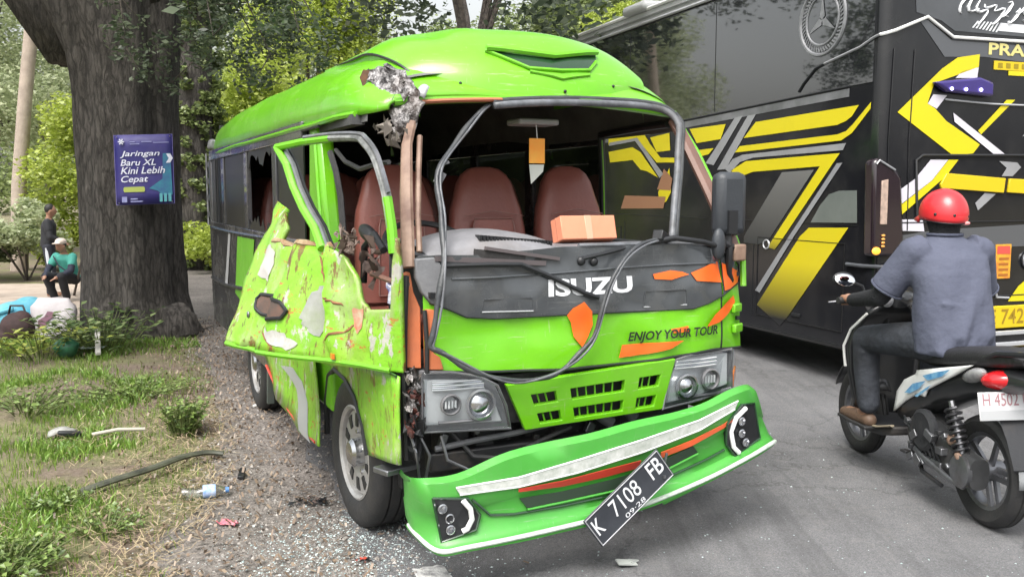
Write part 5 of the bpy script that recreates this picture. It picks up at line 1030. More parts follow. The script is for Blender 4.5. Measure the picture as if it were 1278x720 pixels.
rag('torn_door_trim', (-.84, .38, 1.30), (.03, .12, .09), pbr('torn_trim_brown', (.17, .12, .10), .7, col2=(.08, .06, .055), nscale=14), 14, 18)
mb = MB(); mb.tube([(-.80, .05, 1.235), (-.83, .2, 1.24), (-.84, .42, 1.25)], .012, 6); obj('loose_rod', mb, BROWN, VAN)
mb = MB(); mb.tube([(-.85, .95, 1.80), (-.86, .75, 1.74), (-.86, .5, 1.70), (-.85, .30, 1.715), (-.84, .15, 1.72)], .011, 6); obj('loose_cable', mb, RUBBER, VAN)
mb = MB(); mb.tube([(-.87, .98, 1.79), (-.87, .88, 1.7), (-.87, .80, 1.58), (-.87, .76, 1.40)], .016, 6); obj('loose_seal', mb, RUBBER, VAN)
# body sides behind the cab
SIDEP = BODYGREY; TINTC = clear_glass('side_glass', (.34, .36, .36), .06)
def wall(sx, y0, name):
    mb = MB(); x0, x1 = sx * .86, sx * .90
    mb.b2((x0, y0, .44), (x1, 5.33, 1.34)); mb.b2((x0, y0, 1.88), (x1, 5.33, 1.972))
    return obj(name, mb, SIDEP, VAN, bevel=.008)
wl = wall(-1, 1.48, 'side_wall'); wr_ = wall(1, 1.38, 'side_wall')
for s_, ysp in ((-1, (1.50, 2.22, 2.34, 3.3, 3.42, 4.45, 4.6, 5.25)), (1, (1.42, 2.3, 2.42, 3.3, 3.42, 4.45, 4.6, 5.25))):
    for a, b_ in zip(ysp[1::2], ysp[2::2]): obj('side_pillar', MB().b2((s_ * .862, a, 1.34), (s_ * .898, b_, 1.88)), SIDEP, VAN, bevel=.005)
    for a, b_ in zip(ysp[::2], ysp[1::2]):
        if s_ < 0 and abs(a - 2.34) < .01:      # broken pane, only shards left round the edge
            for top in (1, 0):
                mb = MB(); rg = random.Random(3 + top); n = 16; e = [(a, 1.88 if top else 1.34)]
                for k in range(n + 1): e.append((lerp(a, b_, k / n), (1.88 - rg.uniform(.015, .12)) if top else 1.34 + rg.uniform(.01, .10)))
                e.append((b_, 1.88 if top else 1.34)); mb = poly_mesh(e, side(-.885))
                obj('broken_pane', mb, TINT, VAN, smooth=False, solid=.004)
        else: obj('side_window', MB().b2((s_ * .878, a + .002, 1.342), (s_ * .886, b_ - .002, 1.878)), TINTC if s_ > 0 else TINT, VAN)
    mb = MB(); mb.prism([(5.33, .5), (5.45, .56), (5.46, 1.3), (5.42, 1.95), (5.33, 1.95)], lambda y, z, d: (s_ * d, y, z), .80, .895); obj('rear_corner', mb, SIDEP, VAN, bevel=.02)
obj('rear_panel', MB().b2((-.80, 5.38, .5), (.80, 5.44, 1.34)).b2((-.80, 5.37, 1.34), (.80, 5.41, 1.95)), SIDEP, VAN)
mb = MB(); mb.tube([(-.908, y, .93 - .10 * sstep(2.6, 4.9, y)) for y in np.linspace(1.6, 5.3, 12)], .016, 6); obj('chrome_moulding', mb, CHROME, VAN)
mb = MB(); mb.tube([(-.906, y, 1.30 + .015 * math.sin(y)) for y in np.linspace(1.6, 5.3, 12)], .012, 6); obj('chrome_moulding', mb, CHROME, VAN)
decal('green_flash', [(3.0, 1.28), (3.75, 1.27), (3.95, .82), (3.3, .74)], side(-.905), GREEN, VAN); decal('silver_flash', [(4.1, 1.28), (4.22, 1.28), (4.5, .85), (4.36, .84)], side(-.905), SILVERP, VAN)
for k, y in enumerate((4.72, 4.84, 5.25)): obj('window_trim', MB().b2((-.912, y, 1.34), (-.899, y + .02, 1.88)), CHROME if k == 2 else BLACKP, VAN)
mb = MB(); mb.box((-.80, 5.42, 2.02), (.18, .16, .09), (0, 12, 0)); obj('rear_spoiler', mb, pbr('grey_spoiler', (.25, .26, .27), .5, dirt=.5), VAN, bevel=.02)
mb = MB(); 
for z in (1.4, 1.55, 1.7, 1.85): mb.box((-.90, 5.44, z), (.03, .03, .05))
mb.tube([(-.905, 5.45, 1.3), (-.905, 5.46, 1.95)], .012, 6); obj('rear_hinges', mb, STEEL, VAN)
# bright green post behind the driver door
mb = MB(); mb.prism([(1.24, 1.94), (1.42, 1.94), (1.48, 1.30), (1.50, .5), (1.05, .5), (1.05, 1.30), (1.15, 1.6)], lambda y, z, d: (-d, y, z), .79, .872); obj('body_post', mb, GREEN, VAN, bevel=.02)
mb = MB(); mb.tube([(-.874, 1.28, 1.9), (-.874, 1.22, 1.6), (-.874, 1.14, 1.32)], .012, 6); obj('post_flange', mb, GREEN, VAN)
obj('roof_side_rail', MB().b2((-.86, .62, 1.90), (-.80, 1.5, 1.945)), DARKIN, VAN)
rag('hanging_lining', (-.74, .45, 1.86), (.05, .16, .05), pbr('torn_lining', (.16, .14, .12), .8), 31, 14)
# passenger side door and window frame
obj('passenger_door', MB().b2((.85, .22, .50), (.895, 1.34, 1.30)), GREEN, VAN, bevel=.01)
obj('door_trim', MB().b2((.80, .26, .86), (.848, 1.34, 1.302)).b2((.80, .24, 1.304), (.897, 1.335, 1.33)), DARKIN, VAN, bevel=.02)
mb = MB(); mb.tube([(.84, 1.30, 1.33), (.825, 1.29, 1.7), (.80, 1.27, 1.93), (.78, .8, 1.945), (.755, .52, 1.945)], .022, 8); obj('window_frame', mb, BLACKP, VAN)
mb = MB(); mb.tube([(.828, 1.262, 1.34), (.812, 1.255, 1.7), (.79, 1.24, 1.90)], .0045, 6); obj('window_frame_trim', mb, GREEN, VAN)
# driver door, torn back and crushed
def dsurf(s_, z):
    x, y, zz = door_pt(s_, z); k = .028 * nz((s_, z, 0), 3.2) + .016 * nz((s_, z, 4), 8.) + .045 * math.exp(-((s_ - .42 - (z - 1.1) * .12) / .09) ** 2) - .03 * math.exp(-((s_ - .66) / .10) ** 2)
    k += .022 * abs(nz((s_, z, 7), 6.)) - .05 * math.exp(-((s_ - .30 - (z - 1.) * .25) / .035) ** 2) * sstep(.86, 1.0, z) + .035 * math.exp(-((s_ - .80 + (z - 1.) * .15) / .05) ** 2)
    k *= sstep(-.02, .15, s_); n_ = Vector((-.9, .42, .1)); return Vector((x, y, zz)) - n_ * (-k) * -1
DP = [p for p in T['door_panel'] if p[0] > .01]
panel = DP[:-4] + [(-.006, 1.135), (-.02, 1.32), (-.045, 1.42), (-.06, 1.30), (-.055, 1.0), (-.055, .885)] + DP[-4:]
DOOR = obj('driver_door', poly_mesh(panel, dsurf, 12), GREEN_D, VAN, ang=50, solid=-.022)
def ragged(poly, amp=.014, step=.018, seed=1):
    out = []
    for i, (a, b_) in enumerate(zip(poly, poly[1:] + poly[:1])):
        n = max(1, int(math.hypot(b_[0] - a[0], b_[1] - a[1]) / step))
        for q in range(n): u, v = lerp(a[0], b_[0], q / n), lerp(a[1], b_[1], q / n); out.append((u + amp * nz((u * 40, v * 40, seed)), v + amp * nz((u * 40, v * 40, seed + 9))))
    return out
def ddec(name, poly, m, off=.012, cuts=10):
    if name in ('bare_patch', 'red_scuff'): poly = ragged(poly, seed=len(poly))
    return decal(name, poly, lambda s_, z: dsurf(s_, z) + Vector((-off, -off * .6, 0)), m, DOOR, cuts)
mb = MB(); hq = T['door_handle'] + T['door_handle'][:1]; hp = [dsurf(lerp(a[0], b_[0], q / 6), lerp(a[1], b_[1], q / 6)) + Vector((-.016, -.010, 0)) for a, b_ in zip(hq, hq[1:]) for q in range(6)]; mb.tube(hp + hp[:1], .009, 6); obj('handle_rim', mb, BLACKP, DOOR)
ddec('handle_recess', T['door_handle'], pbr('handle_recess_black', (.05, .045, .04), .6, col2=(.13, .07, .05), nscale=14), .016)
c_ = dsurf(*T['door_lock'][0]); mb = MB(); mb.ell(c_ + Vector((-.014, -.008, 0)), (.008, .016, .017), 12, 8); obj('lock', mb, STEEL, DOOR)
ddec('bare_patch', T['door_silver'], pbr('bare_metal_patch', (.34, .35, .33), .5, metal=.2, col2=(.24, .25, .22), nscale=9, dirt=.6, dirtcol=(.20, .3, .06)), .013); ddec('bare_patch', T['door_silver2'], pbr('filler_patch', (.42, .41, .39), .6, dirt=.3), .013)
ddec('red_scuff', T['door_red'], pbr('scuff_red', (.50, .10, .05), .5, col2=(.45, .42, .30), nscale=16), .013)
ddec('bare_patch', [(.60, .985), (.72, .99), (.66, .93), (.52, .91), (.50, .945)], pbr('bare_metal_pale', (.50, .51, .50), .5, col2=(.25, .24, .2), nscale=12, dirt=.4), .013)
for k, (a, b_) in enumerate((((.80, 1.02), (.62, .91)), ((.40, 1.24), (.36, 1.03)), ((.34, 1.15), (.26, 1.13)), ((.50, 1.33), (.44, 1.21)), ((.22, 1.06), (.30, .98)), ((.70, 1.30), (.73, 1.19)))):
    mb = MB(); P = [dsurf(lerp(a[0], b_[0], q / 7) + .015 * nz((q, k, 0), 1.7), lerp(a[1], b_[1], q / 7) + .012 * nz((q, k, 7), 1.9)) + Vector((-.010, -.006, 0)) for q in range(8)]; mb.tube(P, [.002, .005, .007, .004, .007, .006, .004, .002], 5); obj('tear', mb, pbr('rust_tear', (.12, .05, .025), .8, col2=(.30, .13, .06), nscale=30), DOOR)
mb = MB(); rg = random.Random(12)
P = [dsurf(s_, 1.362 + .012 * rg.uniform(-1, 1)) + Vector((.0, 0, .005)) for s_ in np.linspace(.94, .40, 14)]; mb.tube(P, [.012 + .008 * rg.random() for _ in P], 6); obj('torn_edge', mb, pbr('torn_edge_rust', (.20, .09, .04), .75, col2=(.42, .36, .22), nscale=20), DOOR)
mb = MB(); mb.tube([dsurf(s_, .893 + .006 * math.sin(7 * s_)) + Vector((-.006, 0, -.006)) for s_ in np.linspace(.0, 1.0, 14)], .013, 6); obj('door_hem', mb, GREEN, DOOR)
mb = MB(); mb.box(dsurf(.285, .915) + Vector((-.012, -.01, 0)), (.012, .03, .022)); obj('side_marker', mb, AMBER, DOOR)
fp = [(1.0, 1.82), (.80, 1.832), (.60, 1.832), (.377, 1.824), (.225, 1.80), (.123, 1.742), (.06, 1.66), (.02, 1.58), (-.01, 1.46), (-.02, 1.36)]
fp3 = [Vector((-1.11, 1.05, 1.812)), Vector((-1.03, .84, 1.83)), Vector((-.955, .62, 1.836)), Vector((-.89, .43, 1.828))] + [Vector(door_pt(*p)) for p in fp[4:]]
mb = MB(); mb.tube(smoothpath(fp3[2:9]), .022, 8, flat=.7); obj('window_frame', mb, pbr('scraped_frame', (.30, .31, .30), .45, metal=.3, col2=(.08, .085, .085), nscale=16), DOOR)
mb = MB(); mb.tube([p + Vector((.0, -.02, .018)) for p in smoothpath(fp3[1:8])], .010, 6); obj('frame_seal', mb, SEALG, DOOR)
mb = MB(); mb.tube(fp3[:3], .018, 8); obj('window_frame', mb, GREEN, DOOR); mb = MB(); mb.tube(fp3[7:], .022, 8); obj('window_frame', mb, GREEN, DOOR)
pa, pb_ = Vector((-1.11, 1.05, 1.812)), Vector(door_pt(.47, 1.35)); pp = [pa.lerp(pb_, q / 5) + Vector((.006 * math.sin(q * 2), 0, .008 * math.sin(q * 1.7))) for q in range(6)]
mb = MB(); mb.tube(pp, .019, 8); obj('frame_post', mb, GREEN, DOOR); mb = MB(); mb.tube([p + Vector((.028, -.02, .0)) for p in pp], .012, 6); obj('frame_seal', mb, STEEL, DOOR)
mb = MB(); mb.tube([p + Vector((.048, -.02, .0)) for p in pp], .008, 6); obj('frame_seal', mb, BLACKP, DOOR)
rag('torn_lining', tuple(dsurf(.30, 1.40)), (.04, .08, .045), pbr('door_torn_lining', (.20, .14, .11), .7, col2=(.09, .07, .06), nscale=18), 41, 40, DOOR, .7)
mb = MB(); mb.box((-.83, .13, 1.17), (.02, .06, .05), (10, 0, 20)); mb.box((-.83, .17, 1.205), (.02, .09, .02), (20, 0, 0)); 
obj('papers', mb, pbr('crumpled_papers', (.55, .56, .60), .7, col2=(.03, .05, .22), nscale=26, namt=.7), VAN)
# cab wing over the front wheel and lower body panel
fp_ = [(y, z) for y, z in T['fender']]
mb = poly_mesh([(1.20, .72)] + [(.547, .85), (.0, .875), (-.01, .52), (.44, .445), (.50, .56), (.62, .66), (.80, .72), (1.0, .73), (1.12, .68)], lambda y, z: (-.862 + .012 * nz((y, z, 1), 4.) + .05 * sstep(.15, -.02, y) * 0, y, z), 5); obj('wing', mb, GREEN_D, VAN, ang=60, solid=.012)
mb = MB(); mb.tube([(-.865, y, z) for y, z in ((.44, .445), (.50, .56), (.62, .66), (.80, .72), (1.0, .73), (1.12, .68), (1.18, .55), (1.19, .36))], .014, 6); obj('wheel_arch_lip', mb, BLACKP, VAN)
mb = MB(); mb.tube([(-.868, y, .878) for y in np.linspace(0.0, 1.1, 8)], .005, 5); obj('seam', mb, DARKG, VAN)
mb = poly_mesh([(2.70, .52), (2.62, .84), (1.28, .86), (1.20, .62), (1.17, .45), (1.14, .31), (1.55, .30), (2.2, .34)], lambda y, z: (-.908 + .015 * nz((y, z, 3), 3.) - .02 * sstep(.5, .3, z), y, z), 5); obj('sill_panel', mb, GREEN_D, VAN, ang=60, solid=.012)
decal('silver_swoosh', [(y, z) for y, z in T['swoosh']], lambda y, z: (-.917 + .015 * nz((y, z, 3), 3.) - .02 * sstep(.5, .3, z), y, z), SILVERP, VAN, 3)
mb = MB(); mb.tube([(-.918, 2.6, .48), (-.92, 2.1, .355), (-.925, 1.6, .318), (-.925, 1.2, .318)], .008, 5); obj('red_pinstripe', mb, REDF, VAN)
mb = MB(); mb.box((-.87, 2.72, .36), (.05, .03, .34), (8, 0, 0)); obj('mud_flap', mb, pbr('mud_flap', (.06, .075, .065), .7, dirt=.6), VAN, bevel=.006)
mb = MB(); mb.box((-.92, 2.52, .74), (.02, .05, .05)); obj('side_marker', mb, AMBER, VAN)
mb = MB(); mb.box((-.80, .22, .44), (.18, .10, .025), (0, 0, 20)); obj('cab_step', mb, STEEL, VAN, bevel=.005)
# underbody
mb = MB(); mb.b2((-.42, .3, .42), (-.32, 5.2, .56)); mb.b2((.32, .3, .42), (.42, 5.2, .56)); mb.b2((-.78, 1.3, .56), (.82, 5.3, .82)); obj('chassis', mb, ENGM, VAN)
mb = MB(); mb.tube([(-.7, .80, .36), (.7, .80, .36)], .05, 10); mb.tube([(-.7, 3.45, .36), (.7, 3.45, .36)], .06, 10); mb.ell((0, 3.45, .36), (.16, .16, .16)); obj('axle', mb, ENGM, VAN)
# wheels
ALLOY = pbr('dusty_alloy', (.50, .50, .50), .38, metal=.5, col2=(.36, .35, .33), nscale=8, dirt=.4)
def wheel(x, y, sgn, r=.36, wd=.20, steer=0):
    M = Matrix.Translation((x, y, r)) @ Matrix.Rotation(R(steer), 4, 'Z') @ Matrix.Scale(sgn, 4, (1, 0, 0))
    h = wd / 2; rim = .225
    mb = MB(); mb.lathe([(rim, -h * .8), (rim + .03, -h * .98), (r * .86, -h), (r * .965, -h * .86), (r, -h * .6), (r, -h * .34), (r - .012, -h * .30), (r - .012, -h * .26), (r, -h * .22), (r, h * .2), (r - .012, h * .24), (r - .012, h * .28), (r, h * .32), (r, h * .6), (r * .965, h * .86), (r * .86, h), (rim + .03, h * .98), (rim, h * .8)], 48, M); w_ = obj('wheel', mb, RUBBER, VAN, ang=50)
    mb = MB(); mb.lathe([(rim + .004, h * .86), (rim - .005, h * .9), (rim - .018, h * .78), (rim - .025, h * .3), (rim - .03, -h * .7)], 40, M); obj('rim', mb, ALLOY, w_)
    mb = MB(); mb.lathe([(rim - .024, h * .62), (.16, h * .66), (.11, h * .66), (.075, h * .45), (.001, h * .45)], 40, M); obj('rim_disc', mb, ALLOY, w_)
    mb = MB(); mb.lathe([(.07, h * .4), (.066, h * .95), (.05, h * 1.1), (.001, h * 1.12)], 24, M); obj('hub', mb, CHROME, w_)
    for k in range(10):
        a = k * math.pi / 5; mb = MB(); d = Matrix.Rotation(a, 4, 'X'); mb.prism([(-.014, .125), (.014, .125), (.024, .185), (-.024, .185)], lambda u, v, dd: M @ (d @ Vector((h * .60 + dd + (.185 - v) * .06, u, v))), 0, .009); obj('rim_slot', mb, BLACKP, w_, smooth=False)
        if k % 2 == 0: mb = MB(); mb.lathe([(.011, 0), (.011, .018), (.001, .02)], 8, M @ d @ Matrix.Translation((h * .55, 0, .10))); obj('wheel_nut', mb, CHROME, w_)
    return w_
wheel(-.745, .80, -1, steer=3); wheel(.745, .80, 1, steer=3); wheel(-.755, 3.45, -1, .35); wheel(.755, 3.45, 1, .35)
# ------------------------------------------------------------------ the black coach (local: x across its back from the near corner, y forwards along its side, z up)
BUS = thing('coach', 'big glossy black coach with yellow and silver livery seen from its rear corner', 'coach', (2.847, 7.214, 0), 20)
BP = pbr('coach_black_paint', (.010, .0105, .013), .14, coat=.3, spec=.4, col2=(.014, .0145, .017), nscale=1.5, dirt=.14, dirtcol=(.10, .095, .09))
BGL = pbr('coach_black_glass', (.012, .013, .016), .03, spec=.75, coat=.5)
BGREY = pbr('coach_grey_paint', (.085, .09, .10), .25, coat=.5)
YEL = pbr('yellow_film', (.66, .56, .008), .33, coat=.3, dirt=.12, dirtcol=(.3, .24, .03))
YELD = pbr('deep_yellow_film', (.66, .48, .01), .35, coat=.3)
SIL = pbr('silver_grey_film', (.34, .345, .36), .35, metal=.15, coat=.3, col2=(.28, .285, .30), nscale=3)
LAV = LAVP
def fade(name, c, z0, z1, axis=2, lo=(.016, .0165, .019)):
    """printed film whose tone runs out into the black paint"""
    m = pbr(name, c, .34, coat=.3); t = m.node_tree; b = t.nodes['Principled BSDF']; tc = [n for n in t.nodes if n.type == 'TEX_COORD'][0]
    sp = t.nodes.new('ShaderNodeSeparateXYZ'); mr = t.nodes.new('ShaderNodeMapRange'); mr.inputs[1].default_value = z0; mr.inputs[2].default_value = z1
    mx = t.nodes.new('ShaderNodeMixRGB'); mx.inputs[1].default_value = (*lo, 1); mx.inputs[2].default_value = (*c, 1); L = t.links.new
    L(tc.outputs['Object'], sp.inputs[0]); L(sp.outputs[axis], mr.inputs[0]); L(mr.outputs[0], mx.inputs[0]); L(mx.outputs[0], b.inputs['Base Color']); return m
LEN, WID, TOP = 11.6, 2.5, 3.52
cor = .10
def plan(o=0.):      # outline in plan with rounded corners
    P = []
    for cx, cy, a0 in ((cor, cor, 180), (WID - cor, cor, 270), (WID - .35, LEN - .35, 0), (.35, LEN - .35, 90)):
        rr = cor if cy < 1 else .35
        for k in range(7): a = R(a0 + 15 * k); P.append((cx + (rr + o) * math.cos(a), cy + (rr + o) * math.sin(a)))
    return P
mb = MB(); mb.rings([[(x, y, z) for x, y in plan(o)] for z, o in ((.30, -.03), (.34, 0), (1.0, 0), (2.0, 0), (3.0, 0), (TOP, 0))]); obj('body', mb, BP, BUS, ang=30)
mb = MB(); mb.rings([[(WID / 2 + (x - WID / 2) * k, y + (.25 if y < 1 else -.2) * (1 - k) * 4, z) for x, y in plan(o)] for z, o, k in ((TOP, -.012, 1), (TOP + .06, -.012, 1), (TOP + .075, .02, 1), (TOP + .13, .02, 1), (TOP + .15, -.005, .99), (TOP + .22, -.1, .97), (TOP + .28, -.3, .9))]); obj('roof', mb, pbr('coach_roof_grey', (.40, .41, .42), .4, dirt=.4), BUS, ang=30)
mb = MB(); mb.tube([(-.02, y, TOP + .005) for y in np.linspace(.3, 11, 30)], .018, 6); obj('roof_strip', mb, SILVERP, BUS)
mb = MB(); mb.tube([(-.025, y, TOP + .15) for y in np.linspace(.3, 11, 30)], .022, 6); obj('roof_rail', mb, WHITEP, BUS)
mb = MB(); mb.box((.15, 4.0, TOP + .19), (.5, .55, .12)); obj('roof_pod', mb, pbr('roof_pod_grey', (.45, .46, .46), .5), BUS, bevel=.05)
mb = MB(); mb.b2((.5, 2, TOP + .2), (2., 5.5, TOP + .42)); obj('roof_unit', mb, MATS['coach_roof_grey'], BUS, bevel=.06)
sf = lambda off: (lambda y, z: (-off, y, z))
rf = lambda off: (lambda x, z: (x, -off, z))
BGL.node_tree.nodes['Principled BSDF'].inputs['IOR'].default_value = 2.1
# glass band on the side
gb = [(.36, 2.45), (.77, 2.437), (2.93, 2.365), (5.2, 2.29), (8., 2.23), (11.0, 2.2)]
obj('side_glass', MB().prism([(.10, 2.455)] + gb + [(11.0, 3.49), (.10, 3.49)], lambda y, z, d: (-d, y, z), .0, .004), BGL, BUS, smooth=False)
mb = MB(); mb.tube([(-.006, y, z - .004) for y, z in gb], .009, 6); obj('glass_edge', mb, BLACKP, BUS)
decal('silver_band', [(y, z - .018) for y, z in gb] + [(y, z - .085) for y, z in reversed(gb)], sf(.005), pbr('silver_band_film', (.24, .245, .26), .3, metal=.2, coat=.4, col2=(.11, .115, .12), nscale=2.5), BUS)
for y in (2.35, 4.2, 6.2, 8.2): mb = MB(); mb.b2((-.0065, y - .004, interp(y, gb)[0] + .02), (-.004, y + .004, 3.47)); obj('glass_joint', mb, BLACKP, BUS, smooth=False)
def sd(name, key, m, off=.006): return decal(name, T[key], sf(off), m, BUS)
for k in ('s_yA', 's_yA2', 's_yB', 's_yC', 's_yE'): sd('yellow_flash', k, YEL)
for k in ('s_sl1', 's_sl2', 's_sD'): sd('silver_flash', k, SIL)
sd('silver_flash', 's_lG', SIL, .0075)
sd('grey_fade', 's_sF', fade('grey_fade_film', (.17, .17, .165), .98, 1.85), .0055)
sd('reflection_patch', 's_pH', pbr('grey_green_reflection', (.16, .18, .17), .3, coat=.4, col2=(.12, .14, .13), nscale=3), .006)  # grey-green patch paints a reflection on the black side
sd('yellow_fade', 's_yI', fade('yellow_fade_film', (.66, .55, .008), .45, .98), .006)
sd('yellow_fade', 's_yE2', fade('yellow_tail_film', (.6, .5, .01), 1.02, 1.2), .0062)
for k, m in (('s_wv1', YEL), ('s_wv2', YEL), ('s_wv3', YEL), ('s_wv4', YEL)): sd('yellow_flash', k, m, .0062)
for P in ([(4.76, 2.32), (3.92, 2.36), (3.2, 2.31), (3.2, 2.285), (3.93, 2.335), (4.75, 2.295)], [(4.75, 2.175), (4.05, 2.20), (3.84, 2.06), (3.45, 1.76), (3.36, 1.80), (3.80, 2.10), (4.0, 2.235), (4.75, 2.215)][:8], [(3.2, 1.62), (3.5, 1.63), (3.35, 1.86), (3.16, 1.75)], [(4.4, 1.40), (3.35, 1.42), (3.3, 1.55), (4.3, 1.56)]): decal('silver_flash', P, sf(.0070), SIL if P[0][1] > 1.7 else pbr('orange_brown_patch', (.30, .15, .08), .5), BUS)
# three pointed star in a ring
yc, zc = .722, 3.03
def ringtube(c, r, rt, m, nm): mb = MB(); mb.tube([(-.006, c[0] + r * math.cos(a), c[1] + r * math.sin(a)) for a in np.linspace(0, 2 * math.pi, 49)], rt, 6, caps=False); return obj(nm, mb, m, BUS)
SILB = pbr('silver_emblem', (.24, .245, .26), .45, spec=.3, col2=(.16, .165, .175), nscale=14)
ringtube((yc, zc), .285, .016, SILB, 'emblem_ring'); ringtube((yc, zc), .205, .010, SILB, 'emblem_ring')
mb = MB()
for k in range(48): a = k / 48 * 2 * math.pi; mb.box((-.008, yc + .245 * math.cos(a), zc + .245 * math.sin(a)), (.004, .012, .04), (math.degrees(a) + 60, 0, 0))
obj('emblem_laurel', mb, SILB, BUS, smooth=False)
for k in range(3):
    a = R(90 + 120 * k); d = Vector((math.cos(a), math.sin(a))); n_ = Vector((-d.y, d.x)); P = [(yc + d.x * .195, zc + d.y * .195), (yc + n_.x * .032 + d.x * .03, zc + n_.y * .032 + d.y * .03), (yc, zc), (yc - n_.x * .032 + d.x * .03, zc - n_.y * .032 + d.y * .03)]
    decal('emblem_star', P, sf(.010), SILB, BUS)
tr_ = T['s_trim']; mb = MB(); mb.tube([(-.008, y, z) for y, z in tr_[:4]], .012, 6); obj('window_trim', mb, BLACKP, BUS); mb = MB(); mb.tube([(-.008, *tr_[3]), (-.008, *tr_[4]), (-.012, .10, 2.79), (-.005, .04, 2.805)], .011, 6); obj('window_trim', mb, SIL, BUS); mb = MB(); mb.tube([(-.005, .04, 2.805), (.02, .01, 2.81), (.10, -.012, 2.835), (.408, -.010, 2.955), (.674, -.010, 2.815), (1.425, -.010, 2.82), (2.4, -.010, 2.82)], .013, 6); obj('window_trim', mb, WHITEP, BUS)
mb = MB(); c_ = T['s_ring'][0]; mb.tube([(-.007, c_[0] + .045 * math.cos(a), c_[1] + .04 * math.sin(a)) for a in np.linspace(0, 2 * math.pi, 25)], .007, 6, caps=False); obj('filler_ring', mb, SILVERP, BUS)
# skirt, wheel arches and wheels
mb = MB(); mb.b2((-.004, .35, .33), (.02, 1.95, .345)); obj('skirt_edge', mb, BLACKP, BUS)
for y in (2.75, 8.6):
    mb = MB(); mb.prism([(y + .62 * math.cos(a), .46 + .62 * math.sin(a)) for a in np.linspace(-.25, math.pi + .25, 24)], lambda u, v, d: (d, u, v), -.005, .02); obj('wheel_arch', mb, ENGM, BUS)
    M = Matrix.Translation((.10, y, .5)); mb = MB(); mb.lathe([(.29, -.10), (.42, -.13), (.49, -.10), (.5, -.02), (.5, .14)], 40, Matrix.Translation((.03, y, .5))); w_ = obj('wheel', mb, RUBBER, BUS, ang=50)
    mb = MB(); mb.lathe([(.29, -.08), (.26, -.02), (.14, -.02), (.12, -.06), (.001, -.06)], 32, Matrix.Translation((.03, y, .5))); obj('rim', mb, STEEL, w_)
for y in (1.62, 4.3, 5.7, 7.1): mb = MB(); mb.b2((-.0035, y - .004, .42), (-.001, y + .004, 1.25)); obj('panel_gap', mb, BLACKP, BUS, smooth=False)
mb = MB(); mb.b2((-.0035, .2, 1.33), (-.001, 5., 1.337)); obj('panel_gap', mb, BLACKP, BUS, smooth=False)
# back
decal('rear_glass', [(.30, 2.985), (.55, 2.935), (.69, 2.865), (1.4, 2.86), (2.2, 2.865), (2.3, 3.40), (.25, 3.42)], rf(.004), pbr('rear_glass', (.075, .08, .09), .12, coat=.6, col2=(.05, .054, .06), nscale=2), BUS)  # lighter grey of the reflection put into the glass colour
decal('grey_panel', [(.33, 2.93), (.41, 2.935), (.66, 2.79), (1.4, 2.79), (2.2, 2.79), (2.2, 2.62), (1.0, 2.68), (.6, 2.66)], rf(.004), BGREY, BUS)
def rd(name, key, m, off=.006): return decal(name, T[key], rf(off), m, BUS)
rd('yellow_flash', 'r_y1', YEL); rd('pale_flash', 'r_l1', LAV); rd('pale_flash', 'r_l2', LAV, .0075); rd('pale_flash', 'r_w1', LAV, .008); rd('yellow_flash', 'r_y2', YEL, .007)
rd('pale_flash', 'r_w2', LAV); rd('yellow_flash', 'r_y3', YEL, .0075); rd('silver_flash', 'r_ch1', SIL); rd('silver_flash', 'r_ch2', SIL); rd('pale_flash', 'r_wr', LAV)
decal('silver_flash', [(1.46, 2.06), (1.6, 2.2), (1.75, 2.06)], rf(.006), SIL, BUS)
mb = MB(); mb.prism(T['r_bar1'], lambda x, z, d: (x, -d, z), .0, .02); obj('yellow_bar', mb, YELD, BUS, bevel=.004); mb = MB(); mb.prism([(1.336, 1.711), (1.95, 1.69), (1.95, 1.565), (1.322, 1.598)], lambda x, z, d: (x, -d, z), 0, .02); obj('yellow_bar', mb, YELD, BUS, bevel=.004)
ld = T['r_led']; mb = MB(); mb.prism(ld, lambda x, z, d: (x, -d, z), .0, .07); LED = obj('light_pod', mb, pbr('violet_lens', (.035, .02, .16), .15, coat=.6), BUS, bevel=.02)
for x, z in T['r_dots']: mb = MB(); mb.ell((x, -.078, z), (.016, .008, .014), 12, 8); obj('lit_lamp', mb, emit('lit_led', (.55, .50, 1.), 3.), LED)
mb = MB(); mb.tube([(x, -.012, z) for x, z in T['r_seam']] + [(2.1, -.012, 1.91)], .011, 6); obj('hatch_seam', mb, BLACKP, BUS)
mb = MB(); mb.tube([(.62, -.012, 2.33), (1.1, -.012, 2.31), (2., -.012, 2.31)], .008, 6); obj('hatch_seam', mb, SILVERP, BUS)
for flip in (False, True):
    fx = (lambda x: WID - x) if flip else (lambda x: x)
    mb = MB(); mb.prism([(fx(x), z) for x, z in T['r_pil']], lambda x, z, d: (x, -d, z), -.08, .035); pl_ = obj('tail_light_pillar', mb, pbr('smoked_purple_lens', (.020, .012, .017), .16, coat=.6), BUS, bevel=.025)
    mb = MB(); mb.prism([(fx(x), z) for x, z in T['r_lens']], lambda x, z, d: (x, -d, z), .03, .045); obj('lens_strip', mb, pbr('lens_strip', (.34, .26, .22), .25, coat=.5, col2=(.55, .40, .32), nscale=26), pl_, bevel=.003)
    for k in range(4): mb = MB(); mb.ell((fx(.034), -.045, 1.18 + .028 * k), (.018, .01, .010), 10, 6); obj('amber_lamp', mb, pbr('lit_amber', (.75, .36, .08), .3), pl_)
    mb = MB(); mb.ell((fx(-.03), -.045, 1.145), (.04, .02, .03), 12, 8); obj('amber_lamp', mb, emit('glowing_amber', (1., .38, .04), .8), pl_)
    mb = MB(); mb.tube([(fx(-.055), -.04, 1.815), (fx(-.03), -.042, 1.845), (fx(.125), -.042, 1.77)], .008, 6); obj('pillar_rim', mb, SIL, pl_)
